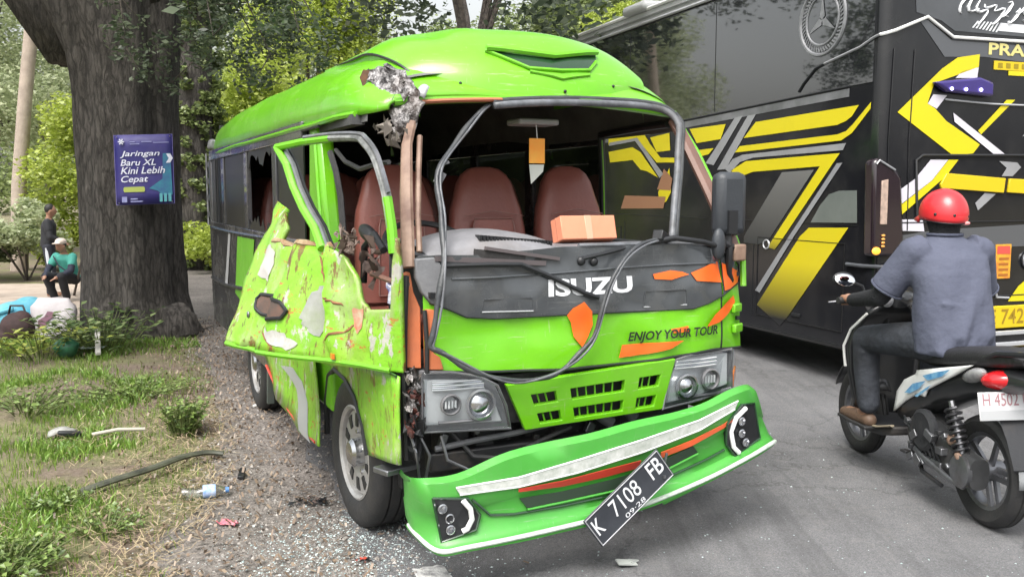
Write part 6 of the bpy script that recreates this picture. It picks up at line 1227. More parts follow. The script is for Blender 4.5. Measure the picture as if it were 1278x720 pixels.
mb = MB(); mb.tube([(.05, -.05, 1.02), (.3, -.07, 1.06), (.62, -.06, 1.085)], .018, 6); obj('bumper_highlight', mb, BGREY, BUS)  # grey bead paints the highlight along the black bumper
mb = MB(); mb.tube([(-.02, .30, 1.02), (-.03, .1, 1.02), (.05, -.05, 1.02)], .016, 6); obj('bumper_highlight', mb, BGREY, BUS)
decal('grey_panel', [(.05, 1.24), (.62, 1.30), (2.4, 1.36), (2.4, 1.16), (.7, 1.14), (.05, 1.12)], rf(.0045), BGREY, BUS)
mb = MB(); mb.rings([[(x, y, z) for x, y in ((.03, .1), (.03, -.03), (.12, -.085), (2.38, -.085), (2.47, -.03), (2.47, .1))] for z in (.30, .44)]); mb.mi = 0; obj('bumper', mb, BP, BUS, bevel=.02)
for z, m in ((.44, SILVERP), (.345, SILVERP), (.27, YELD)): mb = MB(); mb.b2((.9, -.105, z - .018), (2.2, -.082, z + .018)); obj('bumper_bar', mb, m, BUS, bevel=.005)
mb = MB(); mb.b2((1.10, -.018, .465), (1.95, -.0, .655)); RP_ = obj('number_plate', mb, YELD, BUS, bevel=.006)
text('plate_text', 'E 7426', (1.19, .50, 1.66, .63), rf(.020), pbr('faded_plate_text', (.30, .19, .01), .5), RP_, bold=.01)
mb = MB(); mb.b2((1.235, -.012, .885), (1.40, 0, 1.17)); SG = obj('sticker', mb, pbr('sticker_orange', (.75, .42, .03), .5, col2=(.6, .2, .03), nscale=14), BUS)
decal('sticker_panel', [(1.245, 1.09), (1.39, 1.09), (1.385, 1.155), (1.245, 1.155)], rf(.014), pbr('sticker_red', (.62, .08, .06), .5), SG); 
for k in range(4): decal('sticker_mark', [(1.27, 1.04 - .045 * k), (1.375, 1.04 - .045 * k), (1.375, 1.06 - .045 * k), (1.27, 1.06 - .045 * k)], rf(.014), pbr('sticker_ink', (.35, .12, .02), .5), SG)
mb = MB(); mb.tube([(1.62 + .085 * math.cos(a), -.016, 1.03 + .07 * math.sin(a)) for a in np.linspace(0, 6.283, 33)], .014, 6, caps=False); mb.tube([(1.56, -.016, 1.01), (1.68, -.016, 1.05)], .012, 6); obj('emblem_ring', mb, CHROME, BUS)
decal('yellow_flash', [(1.40, .689), (1.507, .814), (1.68, .92), (2.1, .92), (2.1, .68)], rf(.006), YEL, BUS)
mb = MB(); mb.tube([(1.24, -.012, .84), (1.27, -.012, .73), (1.40, -.012, .72)], .010, 6); obj('panel_trim', mb, SILVERP, BUS)
YOUT = pbr('pale_yellow_lettering', (.62, .56, .22), .4)
text('lettering', 'PRAT', (1.045, 2.70, 1.56, 2.795), rf(.008), YOUT, BUS, bold=.03)
mb = MB(); mb.b2((1.11, -.008, 2.585), (1.62, -.004, 2.655)); obj('lettering_block', mb, YELD, BUS, smooth=False); mb = MB(); mb.b2((1.27, -.008, 2.545), (1.62, -.004, 2.582)); obj('lettering_block', mb, YEL, BUS, smooth=False)
for k in range(5): decal('lettering_mark', [(1.15 + .085 * k, 2.60), (1.20 + .085 * k, 2.60), (1.20 + .085 * k, 2.64), (1.15 + .085 * k, 2.64)], rf(.010), pbr('lettering_shade', (.30, .22, .01), .4), BUS)
# white flourish script and hashed bar on the back window
rg = random.Random(17)
for k in range(9):
    x0 = .78 + .085 * k; z0 = 3.12 - .012 * k; P = [(x0 + .06 * math.cos(t_ * 2.4 + k), -.010, z0 + .01 * k * (k % 2) - .05 * t_ + .035 * math.sin(t_ * 3 + k * 1.3)) for t_ in np.linspace(0, 1.7 + .5 * (k % 3), 9)]
    mb = MB(); mb.tube(P, [.006, .012, .018, .02, .016, .012, .016, .012, .005], 6, flat=.5); obj('flourish', mb, TEXTW, BUS)
for k in range(8): x0 = .86 + .035 * k; decal('hash_stroke', [(x0, 2.90 - .003 * k), (x0 + .018, 2.90 - .003 * k), (x0 + .07, 2.955), (x0 + .052, 2.955)], rf(.007), TEXTW, BUS)
decal('white_bar', [(1.12, 2.892), (1.16, 2.955), (2.1, 2.945), (2.1, 2.88)], rf(.007), TEXTW, BUS)
HATCH = pbr('coach_gap', (.004, .004, .005), .6)
for a_, b_ in (((.12, 1.36), (2.38, 1.36)), ((.12, .74), (2.38, .74)), ((.55, .45), (.55, 1.1)), ((1.95, .45), (1.95, 1.1))): mb = MB(); mb.tube([(a_[0], -.004, a_[1]), (b_[0], -.004, b_[1])], .006, 5); obj('panel_gap', mb, HATCH, BUS)
for y0, y1 in ((.35, 1.55), (4.4, 5.6), (5.8, 7.)):
    mb = MB(); mb.tube([(-.003, y0, .45), (-.003, y1, .45), (-.003, y1, 1.18), (-.003, y0, 1.18), (-.003, y0, .45)], .006, 5); obj('hatch_seam', mb, HATCH, BUS)
    mb = MB(); mb.box((-.008, (y0 + y1) / 2, .52), (.014, .12, .03)); obj('hatch_handle', mb, BLACKP, BUS, bevel=.004)
for x in (.10, .30): mb = MB(); mb.tube([(x, -.006, 1.3), (x - .02, -.006, 2.0), (x, -.006, 2.7)], .006, 6); obj('panel_highlight', mb, BP, BUS)
# ------------------------------------------------------------------ scooter (local: y forwards, x to its right, origin on the road below the rear axle)
SC = thing('scooter', 'black scooter with white and blue side panel ridden past the coach', 'scooter', (2.288, 4.33, .008), 6)
BLK = pbr('scooter_black', (.016, .017, .019), .3, coat=.4, col2=(.024, .025, .027), nscale=4); MBL = pbr('matt_black', (.022, .023, .026), .55, bump=.1, bscale=60, dirt=.3)
def swheel(y, r=.268, wd=.105, hub=.05):
    M = Matrix.Translation((0, y, r)); mb = MB(); h = wd / 2; ri = .185
    mb.lathe([(ri, -h * .6), (ri + .02, -h * .8), (r * .88, -h), (r * .97, -h * .7), (r, -h * .25), (r - .008, -h * .15), (r, -.05 * h), (r, h * .3), (r - .008, h * .4), (r, h * .5), (r * .97, h * .75), (r * .88, h), (ri + .02, h * .8), (ri, h * .6)], 44, M); w_ = obj('wheel', mb, RUBBER, SC, ang=50)
    mb = MB(); mb.lathe([(ri + .003, -h * .62), (ri - .018, -h * .5), (ri - .02, h * .5), (ri + .003, h * .62)], 40, M); obj('rim', mb, STEEL, w_)
    mb = MB(); mb.lathe([(.001, -hub), (hub, -hub), (hub, hub), (.001, hub)], 20, M); obj('hub', mb, STEEL, w_)
    for k in range(5):
        a = k * 2 * math.pi / 5 + .3; d = Matrix.Rotation(a, 4, 'X'); mb = MB()
        for s_ in (-.012, .012): mb.prism([(-.014, .03), (.014, .03), (.012, .175), (-.012, .175)], lambda u, v, dd: M @ (d @ Vector((dd + s_, u + s_ * 1.2, v))), -.008, .008)
        obj('spoke', mb, STEEL, w_, smooth=False)
    return w_
swheel(-.03); swheel(1.24, .262, .09, .04)
def loft2(sections, name, m, parent=SC, bev=0., ang=50, e=.7, n=20):
    """sections: (y, z, half width, half height)"""
    mb = MB(); mb.rings([[(px, y, z + pz) for px, pz in [(hw * math.copysign(abs(math.cos(t)) ** e, math.cos(t)), hh * math.copysign(abs(math.sin(t)) ** e, math.sin(t))) for t in [2 * math.pi * k / n for k in range(n)]]] for y, z, hw, hh in sections]); return obj(name, mb, m, parent, ang=ang)
loft2([(-.30, .84, .06, .02), (-.22, .84, .10, .045), (-.05, .82, .125, .055), (.15, .785, .14, .055), (.35, .755, .135, .055), (.52, .745, .10, .05), (.60, .74, .05, .03)], 'seat', pbr('seat_vinyl', (.02, .02, .022), .5, bump=.2, bscale=80))
mb = MB(); mb.tube([(-.10, -.02, .80), (-.11, -.2, .865), (-.07, -.36, .885), (.07, -.36, .885), (.11, -.2, .865), (.10, -.02, .80)], .014, 8); obj('grab_rail', mb, BLK, SC)
loft2([(-.34, .75, .06, .03), (-.22, .74, .095, .06), (0, .69, .115, .085), (.2, .63, .125, .10), (.4, .56, .13, .12), (.56, .48, .13, .12), (.66, .42, .10, .08)], 'tail_body', BLK)
def panel(sx): # white side panel with blue print
    P = [(.628, .405), (.600, .52), (.525, .60), (.412, .652), (.40, .675), (.149, .737), (-.05, .785), (.084, .708), (.303, .592), (.322, .552), (.395, .552), (.509, .487)]
    xo = lambda y, z: sx * (.128 + .012 * math.sin((y + .05) * 4)); mb = poly_mesh(P, lambda y, z: (xo(y, z), y, z), 3); p_ = obj('side_panel', mb, WHITEP, SC, solid=.012, ang=60)
    BL = pbr('blue_film', (.05, .22, .48), .35, coat=.3, col2=(.25, .5, .68), nscale=20)
    for Q in ([(.50, .535), (.42, .60), (.30, .64), (.36, .585), (.44, .545)], [(.33, .66), (.20, .705), (.10, .735), (.16, .69), (.28, .645)], [(.40, .54), (.25, .63), (.28, .60), (.37, .54)]): decal('blue_print', Q, lambda y, z: (xo(y, z) + sx * .015, y, z), BL, p_, 2)
panel(-1); panel(1)
mb = MB(); mb.ell((-.02, -.165, .735), (.13, .10, .052), 20, 10, (-12, 0, 0)); tl = obj('tail_light', mb, REDL, SC); 
for s_ in (-1, 1): mb = MB(); mb.ell((s_ * .10, -.02, .728), (.04, .13, .036), 14, 10, (-18, 0, s_ * 14)); obj('turn_signal', mb, pbr('clear_lens', (.20, .20, .21), .15, coat=.6, col2=(.34, .34, .34), nscale=22), tl)
mb = MB(); mb.rings([[(x * .09, y, z) for x in (-1, 1)] + [(x * .07, y + .02, z - .02) for x in (1, -1)] for y, z in ((-.10, .69), (-.18, .60), (-.27, .48), (-.33, .36))]); obj('rear_mudguard', mb, MBL, SC)
mb = MB(); mb.prism([(-.155, .565), (.155, .565), (.155, .69), (-.155, .69)], lambda x, z, d: (x - .045, -.215 - d + (z - .63) * .25, z), 0, .006); spl = obj('number_plate', mb, pbr('plate_white', (.62, .63, .64), .45, col2=(.5, .5, .51), nscale=12), SC, bevel=.004)
text('plate_text', 'H 4502 UZ', (-.135, .63, .135, .685), lambda x, z: (x - .045, -.223 + (z - .63) * .25, z), pbr('plate_red_grey', (.32, .16, .18), .5), spl, bold=.0); decal('plate_lower', [(-.152, .568), (.152, .568), (.152, .61), (-.152, .61)], lambda x, z: (x - .045, -.2228 + (z - .63) * .25, z), pbr('plate_grey', (.36, .37, .38), .5), spl)
mb = MB(); mb.rings([[(sx * .06, -.03 + rr * math.cos(a), .27 + rr * math.sin(a)) for sx in (-1, 1)] for rr, a in [(.30, R(x)) for x in range(100, 186, 8)]], closed=False, caps=False); obj('rear_fender', mb, pbr('mudguard_grey', (.23, .24, .25), .5), SC, solid=.006)
# engine, drive case, shock
loft2([(-.10, .27, .05, .075), (.0, .275, .058, .085), (.12, .30, .055, .09), (.26, .33, .055, .10), (.38, .35, .05, .10), (.47, .345, .04, .07)], 'drive_case', pbr('drive_case_grey', (.055, .057, .06), .45, metal=.5, col2=(.085, .087, .09), nscale=9, dirt=.4)).location.x = -.10
mb = MB(); M = Matrix.Translation((-.165, .28, .39)); mb.lathe([(.105, .02), (.108, -.005), (.09, -.018), (.055, -.012), (.03, -.02), (.001, -.02)], 28, M); obj('air_cover', mb, MBL, SC)
for k in range(6): a = k * 1.047; mb = MB(); mb.ell((-.165, .28 + .098 * math.cos(a), .39 + .098 * math.sin(a)), (.008, .008, .008), 8, 6); obj('cover_bolt', mb, STEEL, SC)
mb = MB(); M = Matrix.Translation((-.158, -.03, .268)); mb.lathe([(.075, .02), (.078, -.004), (.05, -.014), (.02, -.014), (.001, -.016)], 24, M); obj('gear_cover', mb, STEEL, SC)
mb = MB(); mb.tube([(-.155, .42, .29), (-.165, .25, .25), (-.16, .05, .21), (-.15, -.06, .20)], .016, 8); mb.box((-.15, .2, .24), (.03, .16, .05)); obj('engine_rib', mb, STEEL, SC, bevel=.006)
mb = MB(); mb.ell((.0, .40, .34), (.12, .14, .12)); mb.b2((-.09, .3, .2), (.09, .52, .34)); obj('engine', mb, ENGM, SC)
P0, P1 = Vector((-.135, .10, .58)), Vector((-.13, -.02, .30)); mb = MB(); mb.tube([P0, P1], .014, 8); sh = obj('shock', mb, STEEL, SC)
ax = (P1 - P0).normalized(); ux = ax.cross(Vector((1, 0, 0))).normalized(); vx = ax.cross(ux)
mb = MB(); mb.tube([P0.lerp(P1, .12 + .74 * q / 100) + (ux * math.cos(q * .5) + vx * math.sin(q * .5)) * .034 for q in range(101)], .0085, 6); obj('spring', mb, pbr('spring_dark', (.06, .06, .065), .35, metal=.7), sh)
mb = MB(); mb.tube([(.13, .45, .25), (.15, .2, .2), (.16, .0, .24)], .022, 10); mb.tube([(.16, .05, .25), (.165, -.3, .33)], .05, 14); obj('exhaust', mb, STEEL, SC)
mb = MB(); mb.tube([(-.10, .42, .22), (-.15, .30, .17), (-.15, .12, .15)], .011, 8); obj('stand', mb, MBL, SC)
rg = random.Random(77)
for k in range(16):
    y = rg.uniform(.0, .46); z = rg.uniform(.20, .46); mb = MB(); mb.box((-.165 + rg.uniform(-.01, .01), y, z), (rg.uniform(.015, .04), rg.uniform(.02, .07), rg.uniform(.012, .05)), (rg.uniform(-40, 40), 0, 0)); obj('engine_fitting', mb, STEEL if k % 3 else MBL, SC, bevel=.004)
for k in range(5): mb = MB(); mb.tube([(-.17, .46 - .05 * k, .42 - .02 * k), (-.18, .36 - .05 * k, .36 + .02 * (k % 2)), (-.165, .28 - .04 * k, .27)], .006, 6); obj('engine_hose', mb, BLACKP, SC)
mb = MB(); mb.ell((-.15, .06, .40), (.02, .03, .03), 10, 8); mb.ell((-.155, -.02, .33), (.015, .045, .02), 10, 8, (30, 0, 0)); stuff(obj('dusty_joint', mb, RUSTP, SC))
# floor, leg shield, front
mb = MB(); mb.rings([[(-.17, y, z), (.17, y, z), (.17, y, z - .05), (-.17, y, z - .05)] for y, z in ((.58, .33), (.72, .295), (.95, .275), (1.02, .31))]); obj('footboard', mb, MBL, SC, bevel=.015)
mb = MB(); mb.tube([(-.178, .56, .34), (-.18, .72, .295), (-.18, .96, .272), (-.175, 1.15, .25)], .012, 8, flat=.5); obj('floor_trim', mb, pbr('brass_trim', (.38, .33, .24), .4, metal=.3), SC)
mb = MB(); mb.grid([[(x, .99 + .05 * (1 - (x / .21) ** 2) + dy + yy_, z) for x in np.linspace(-1, 1, 13) * w_] for z, w_, yy_, dy in ((.28, .14, -.02, 0), (.40, .18, 0, 0), (.55, .21, .02, 0), (.70, .22, .03, 0), (.80, .20, .01, 0), (.90, .14, -.06, 0), (.95, .09, -.12, 0))]); obj('leg_shield', mb, BLK, SC, solid=-.03, ang=60)
mb = MB(); mb.tube([(-.225, 1.03, .58), (-.232, 1.035, .64), (-.235, 1.04, .70), (-.21, 1.01, .80), (-.15, .94, .90)], .008, 8); obj('shield_trim', mb, WHITEP, SC)
mb = MB(); mb.grid([[(sx * (.055 - .01 * abs(k - 4) / 4), 1.24 + .30 * math.cos(a), .262 + .30 * math.sin(a) + .012 * (1 - sx * sx)) for sx in (-1, -.5, 0, .5, 1)] for k, a in enumerate([R(x) for x in range(20, 150, 14)])]); obj('front_fender', mb, BLK, SC, solid=.006)
for s_ in (-1, 1): mb = MB(); mb.tube([(s_ * .07, 1.24, .262), (s_ * .075, 1.16, .52), (s_ * .05, 1.12, .62)], .016, 10); obj('fork', mb, STEEL, SC)
mb = MB(); mb.tube([(0, 1.13, .55), (0, .98, .95)], .025, 10); mb.tube([(-.33, .88, .985), (-.2, .91, .985), (-.08, .95, .98), (.08, .95, .98), (.2, .91, .985), (.33, .88, .985)], .011, 8); obj('handlebar', mb, BLACKP, SC)
loft2([(.86, .97, .05, .03), (.92, .985, .13, .05), (1.0, .97, .14, .06), (1.08, .93, .09, .05), (1.12, .90, .03, .02)], 'headlight_cowl', BLK)
for s_ in (-1, 1):
    mb = MB(); mb.tube([(s_ * .24, .90, .985), (s_ * .36, .875, .985)], .019, 12); obj('grip', mb, RUBBER, SC)
    mb = MB(); mb.tube([(s_ * .20, .93, .98), (s_ * .27, .965, .975), (s_ * .38, .955, .965)], .007, 6); obj('brake_lever', mb, CHROME, SC)
    mb = MB(); mb.tube([(s_ * .17, .92, 1.0), (s_ * .19, .93, 1.06), (s_ * .25, .95, 1.085)], .007, 6); mr = obj('mirror_stem', mb, BLACKP, SC)
    mb = MB(); mb.ell((s_ * .29, .96, 1.095), (.068, .014, .044), 18, 10, (0, -6 * s_, 0)); obj('mirror_shell', mb, BLACKP, mr); mb = MB(); mb.ell((s_ * .29, .940, 1.095), (.060, .006, .038), 18, 8, (-22, -6 * s_, 0)); obj('mirror_glass', mb, pbr('mirror_glass', (.92, .93, .95), .02, metal=1.), mr)
mb = MB(); mb.ell((-.16, .70, 1.005), (.035, .02, .04), 12, 8); obj('bag_hook', mb, pbr('pale_plastic', (.55, .56, .60), .5), SC)
# ------------------------------------------------------------------ rider
RI = thing('person', 'scooter rider seen from behind in red helmet and grey blue shirt', 'person', (2.288, 4.33, .008), 6)
def hand_on(mb, gx, gy, gz, s_):
    mb.ell((gx, gy - .022, gz + .012), (.040, .036, .020), 12, 8, (20, 0, 0))
    for k, (L_, rr) in enumerate(((.9, .0085), (1., .009), (.95, .0088), (.78, .0078))):
        x = gx - s_ * .032 + s_ * .0215 * k; pts = [(x, gy - .004, gz + .026), (x, gy + .020 * L_, gz + .022), (x, gy + .030 * L_, gz + .0), (x, gy + .018 * L_, gz - .022), (x, gy + .0, gz - .026)]
        limb(mb, pts, [rr, rr, rr * .95, rr * .9, rr * .8], 8)
    limb(mb, [(gx - s_ * .035, gy - .03, gz + .004), (gx - s_ * .046, gy - .012, gz - .014), (gx - s_ * .040, gy + .008, gz - .024)], [.011, .010, .008], 8)
ELB = {-1: (-.285, .555, 1.04), 1: (.29, .57, 1.03)}
def rider_body(mb):
    mb.rings([ellring((0, y, z), rx, ry) for y, z, rx, ry in ((.36, .78, .15, .13), (.345, .86, .16, .125), (.345, .98, .15, .11), (.375, 1.12, .165, .11), (.415, 1.25, .17, .10), (.44, 1.33, .10, .075))])
    limb(mb, [(0, .44, 1.32), (0, .465, 1.44)], [.06, .055]); mb.ell((0, .47, 1.50), (.075, .095, .115), 18, 12)
    mb.ell((0, .565, 1.475), (.014, .02, .02)); mb.ell((0, .555, 1.43), (.028, .012, .008))
    for s_ in (-1, 1):
        mb.ell((s_ * .03, .555, 1.505), (.014, .01, .009)); mb.ell((s_ * .077, .46, 1.49), (.012, .02, .032))
        limb(mb, [(s_ * .165, .42, 1.275), ELB[s_], (s_ * .30, .83, .99), (s_ * .30, .865, 1.0)], [.055, .042, .03, .028]); hand_on(mb, s_ * .30, .89, .985, s_)
        limb(mb, [(s_ * .085, .36, .84), (s_ * .20, .83, .765), (s_ * .195, .80, .40), (s_ * .19, .85, .345)], [.082, .062, .042, .038])
        limb(mb, [(s_ * .19, .82, .325), (s_ * .195, 1.02, .315)], [.038, .03])
BODY = organic('body', rider_body, SKIN, RI, .011, 4)
def shirt(mb):
    S_ = []
    for y, z, rx, ry in ((.325, .775, .205, .165), (.33, .80, .205, .17), (.325, .88, .20, .165), (.335, .98, .192, .15), (.355, 1.08, .197, .143), (.385, 1.18, .205, .138), (.41, 1.26, .198, .125), (.43, 1.32, .155, .10), (.445, 1.365, .088, .078), (.45, 1.385, .075, .07)):
        ring = []
        for px, py, pz in ellring((0, y, z), rx, ry, 40, .85):
            f = .008 * nz((px, py, pz), 9.) + .009 * math.sin(pz * 40 + px * 22 + 5 * nz((px, py, pz), 4)) * sstep(1.25, .85, z) - .022 * abs(nz((px * .7, py, pz * 1.6), 5.5, 2.)) + .012 * math.sin(px * 60 + pz * 12) * sstep(.95, .78, z) ; a = math.atan2(py - y, px); ring.append((px + f * math.cos(a), py + f * math.sin(a), pz))
        S_.append(ring)
    mb.rings(S_)
    for s_ in (-1, 1):
        sh = Vector((s_ * .175, .425, 1.285)); el = Vector(ELB[s_]); e = sh.lerp(el, .80); mb.tube([sh + Vector((-s_ * .05, 0, .012)), sh, sh.lerp(e, .5), e], [.085, .082, .083, .086], 20); mb.ell(sh, (.083, .083, .08), 18, 12)
    for (a, b_, r_) in (((-.14, .235, .96), (.02, .19, .90), .014), ((-.12, .225, 1.04), (.0, .20, 1.02), .012), ((-.16, .25, .87), (.05, .175, .84), .016), ((-.17, .30, 1.10), (-.08, .245, 1.06), .014)): limb(mb, [a, b_], [r_, r_ * .6], 10)
SH = organic('shirt', shirt, pbr('grey_blue_cotton', (.085, .094, .135), .9, col2=(.070, .078, .115), nscale=5, bump=.6, bscale=14), RI, .010, 2)
mb = MB(); mb.tube(ellring((0, .447, 1.375), .084, .078, 30), .009, 6); obj('collar', mb, pbr('shirt_rib', (.065, .073, .108), .9, bump=.4, bscale=60), SH)
for s_ in (-1, 1):
    sh_ = Vector((s_ * .175, .425, 1.285)); el_ = Vector(ELB[s_]); c_ = sh_.lerp(el_, .80); d_ = (el_ - sh_).normalized(); a_ = d_.cross(Vector((0, 1, 0))).normalized(); b_ = d_.cross(a_)
    mb = MB(); mb.tube([c_ + (a_ * math.cos(t_) + b_ * math.sin(t_)) * (.086 + .004 * math.sin(3 * t_)) for t_ in np.linspace(0, 2 * math.pi, 33)], .006, 6); obj('sleeve_hem', mb, MATS['shirt_rib'], SH)
def sleeves(mb):
    limb(mb, [(SX * .20, .45, 1.22), ELB[SX], (SX * .30, .815, .995)], [.058, .052, .038], 14)
for SX in (-1, 1): organic('undersleeve', sleeves, pbr('black_knit', (.012, .013, .016), .85, bump=.4, bscale=90), RI, .010, 3)
def trousers(mb):
    mb.rings([ellring((0, y, z), rx, ry) for y, z, rx, ry in ((.36, .75, .15, .15), (.345, .80, .175, .155), (.335, .88, .18, .145), (.335, .93, .175, .13))])
    for s_ in (-1, 1):
        limb(mb, [(s_ * .09, .37, .83), (s_ * .145, .60, .805), (s_ * .20, .835, .77)], [.105, .092, .078], 16); limb(mb, [(s_ * .20, .835, .765), (s_ * .198, .83, .60), (s_ * .193, .80, .41)], [.078, .070, .062], 16)
    for k in range(5): limb(mb, [(-.25, .74 + .02 * k, .80 - .05 * k), (-.15, .78 + .01 * k, .74 - .055 * k)], [.014, .012], 8)
organic('trousers', trousers, pbr('dark_denim', (.016, .017, .020), .85, col2=(.05, .058, .075), nscale=5, namt=.35, bump=.5, bscale=24), RI, .011, 3)
def shoes(mb):
    limb(mb, [(SX * .19, .79, .315), (SX * .195, .92, .31), (SX * .20, 1.06, .30)], [.042, .044, .034], 14)
for SX in (-1, 1): organic('shoe', shoes, pbr('brown_leather', (.12, .075, .05), .6, bump=.2, bscale=40), RI, .009, 3)
for s_ in (-1, 1): mb = MB(); mb.prism([(s_ * .15, .745), (s_ * .24, .745), (s_ * .25, .92), (s_ * .24, 1.08), (s_ * .17, 1.10), (s_ * .145, .92)], lambda x, y, d: (x, y, .272 + d), 0, .018); obj('sole', mb, RUBBER, RI, bevel=.005)
def hood_(mb): mb.rings([ellring((0, y, z), rx, ry) for y, z, rx, ry in ((.435, 1.335, .085, .08), (.45, 1.38, .072, .07), (.46, 1.43, .080, .088), (.468, 1.50, .09, .105))])
organic('hood', hood_, MATS['black_knit'], RI, .010, 2)
RED = pbr('red_helmet_paint', (.60, .022, .03), .33, coat=.35, dirt=.3, dirtcol=(.3, .06, .05), scr=.35, scrcol=(.6, .22, .2))
mb = MB(); rs = []
for i in range(13):
    ph = i / 12 * R(106); rr = math.sin(ph)
    rs.append([((.108 * rr * math.cos(t_)), .467 + .130 * rr * math.sin(t_), 1.485 + .120 * math.cos(ph) - (.018 * max(0, -math.sin(t_)) * sstep(.6, 1.8, ph))) for t_ in [2 * math.pi * k / 32 for k in range(32)]])
rs[0] = [(p[0], p[1], 1.605) for p in rs[0]]
mb.rings(rs, True, False); HE = obj('helmet', mb, RED, RI, solid=-.012, ang=60)
mb = MB(); mb.tube([(p[0] * 1.01, .467 + (p[1] - .467) * 1.01, p[2]) for p in rs[-1]] + [rs[-1][0]], .006, 6); obj('rim_trim', mb, BLACKP, HE)
mb = MB(); mb.grid([[(.102 * math.sin(a), .467 + .128 * math.cos(a) + .085 * q * math.cos(a), 1.475 - .03 * q + .012 * math.cos(a * 2)) for q in (0, .5, 1)] for a in np.linspace(-1.25, 1.25, 16)]); obj('peak', mb, RED, HE, solid=.008)
for x, y, z in ((-.02, .338, 1.475), (.072, .368, 1.47), (-.09, .39, 1.48)): mb = MB(); mb.ell((x, y, z), (.009, .009, .009), 10, 6); obj('vent_hole', mb, BLACKP, HE)
mb = MB(); mb.ell((.055, .357, 1.435), (.025, .010, .010), 12, 8); obj('helmet_badge', mb, pbr('pale_red', (.75, .3, .3), .4), HE)
# ------------------------------------------------------------------ poster on the big tree
PS = thing('poster', 'dark blue advertising poster nailed to the big tree trunk', 'poster', (-3.85, 9.72, 1.835), 10)
pw, ph_ = .29, .36
mb = MB(); mb.grid([[(u * pw, .02 * u * u - .012 * abs(v) * 0, v * ph_ + .01 * u) for v in np.linspace(-1, 1, 7)] for u in np.linspace(-1, 1, 9)]); obj('board', mb, pbr('poster_blue', (.022, .022, .15), .5, col2=(.04, .03, .19), nscale=2.5, dirt=.35, dirtcol=(.14, .13, .18)), PS, solid=.008, ang=180)
pf = lambda off: (lambda u, v: (u * pw, .02 * u * u - off, v * ph_ + .01 * u))
decal('teal_shape', [(.15, -.55), (.62, -.28), (.66, .45), (.92, .46), (.94, -.75), (.60, -.75), (.45, -.62)], pf(.009), pbr('poster_teal', (.03, .22, .30), .45, col2=(.035, .10, .26), nscale=9), PS, 2)
for k in range(3): decal('teal_column', [(.50 + .15 * k, -.94), (.60 + .15 * k, -.94), (.60 + .15 * k, -.70), (.50 + .15 * k, -.70)], pf(.011), pbr('poster_pale_teal', (.10, .36, .42), .45), PS)
PW = pbr('poster_white', (.66, .68, .80), .5)
for s_, b_ in (('Jaringan', (-.80, .345, .56, .545)), ('Baru XL', (-.80, .12, .42, .30)), ('Kini Lebih', (-.80, -.12, .72, .08)), ('Cepat', (-.80, -.41, .14, -.17))): text('lettering', s_, b_, pf(.014), PW, PS, bold=.010, shear=.25)
mb = poly_mesh([(-.73, -.60), (-.70, -.64), (-.02, -.64), (.01, -.60), (.01, -.53), (-.02, -.49), (-.70, -.49), (-.73, -.53)], pf(.012)); obj('yellow_pill', mb, pbr('poster_lime', (.38, .45, .10), .5), PS, smooth=False)
decal('chevron', [(.78, .44), (.92, .44), (1.0, .31), (.90, .18), (.76, .18), (.86, .31)], pf(.013), PW, PS)
mb = MB()
for a in (0, 60, 120): mb.box((-.74 * pw, -.012, .79 * ph_), (.062, .004, .012), (0, a, 0))
obj('logo_mark', mb, PW, PS, smooth=False)
for x0, x1, v in ((-.45, -.28, .80), (-.45, -.12, .74), (-.05, .3, .80), (.35, .88, .77)): decal('small_print', [(x0, v - .012), (x1, v - .012), (x1, v + .012), (x0, v + .012)], pf(.012), pbr('poster_faint', (.25, .26, .5), .5), PS)
for q in ((-.80, -.93, -.62, -.77), (-.50, -.86, -.25, -.82), (-.50, -.93, -.08, -.895)): decal('small_print', [(q[0], q[1]), (q[2], q[1]), (q[2], q[3]), (q[0], q[3])], pf(.012), MATS['poster_faint'], PS)
mb = MB(); mb.tube([pf(.004)(u, v) for u, v in ((-1, -1), (1, -1), (1, 1), (-1, 1), (-1, -1))], .004, 5); obj('poster_edge', mb, pbr('poster_edge', (.18, .16, .40), .5), PS)
for u, v in ((-.9, .94), (.92, .94), (-.9, -.95), (.92, -.95)): p = pf(.01)(u, v); mb = MB(); mb.ell(p, (.007, .007, .007), 8, 6); obj('nail', mb, STEEL, PS)

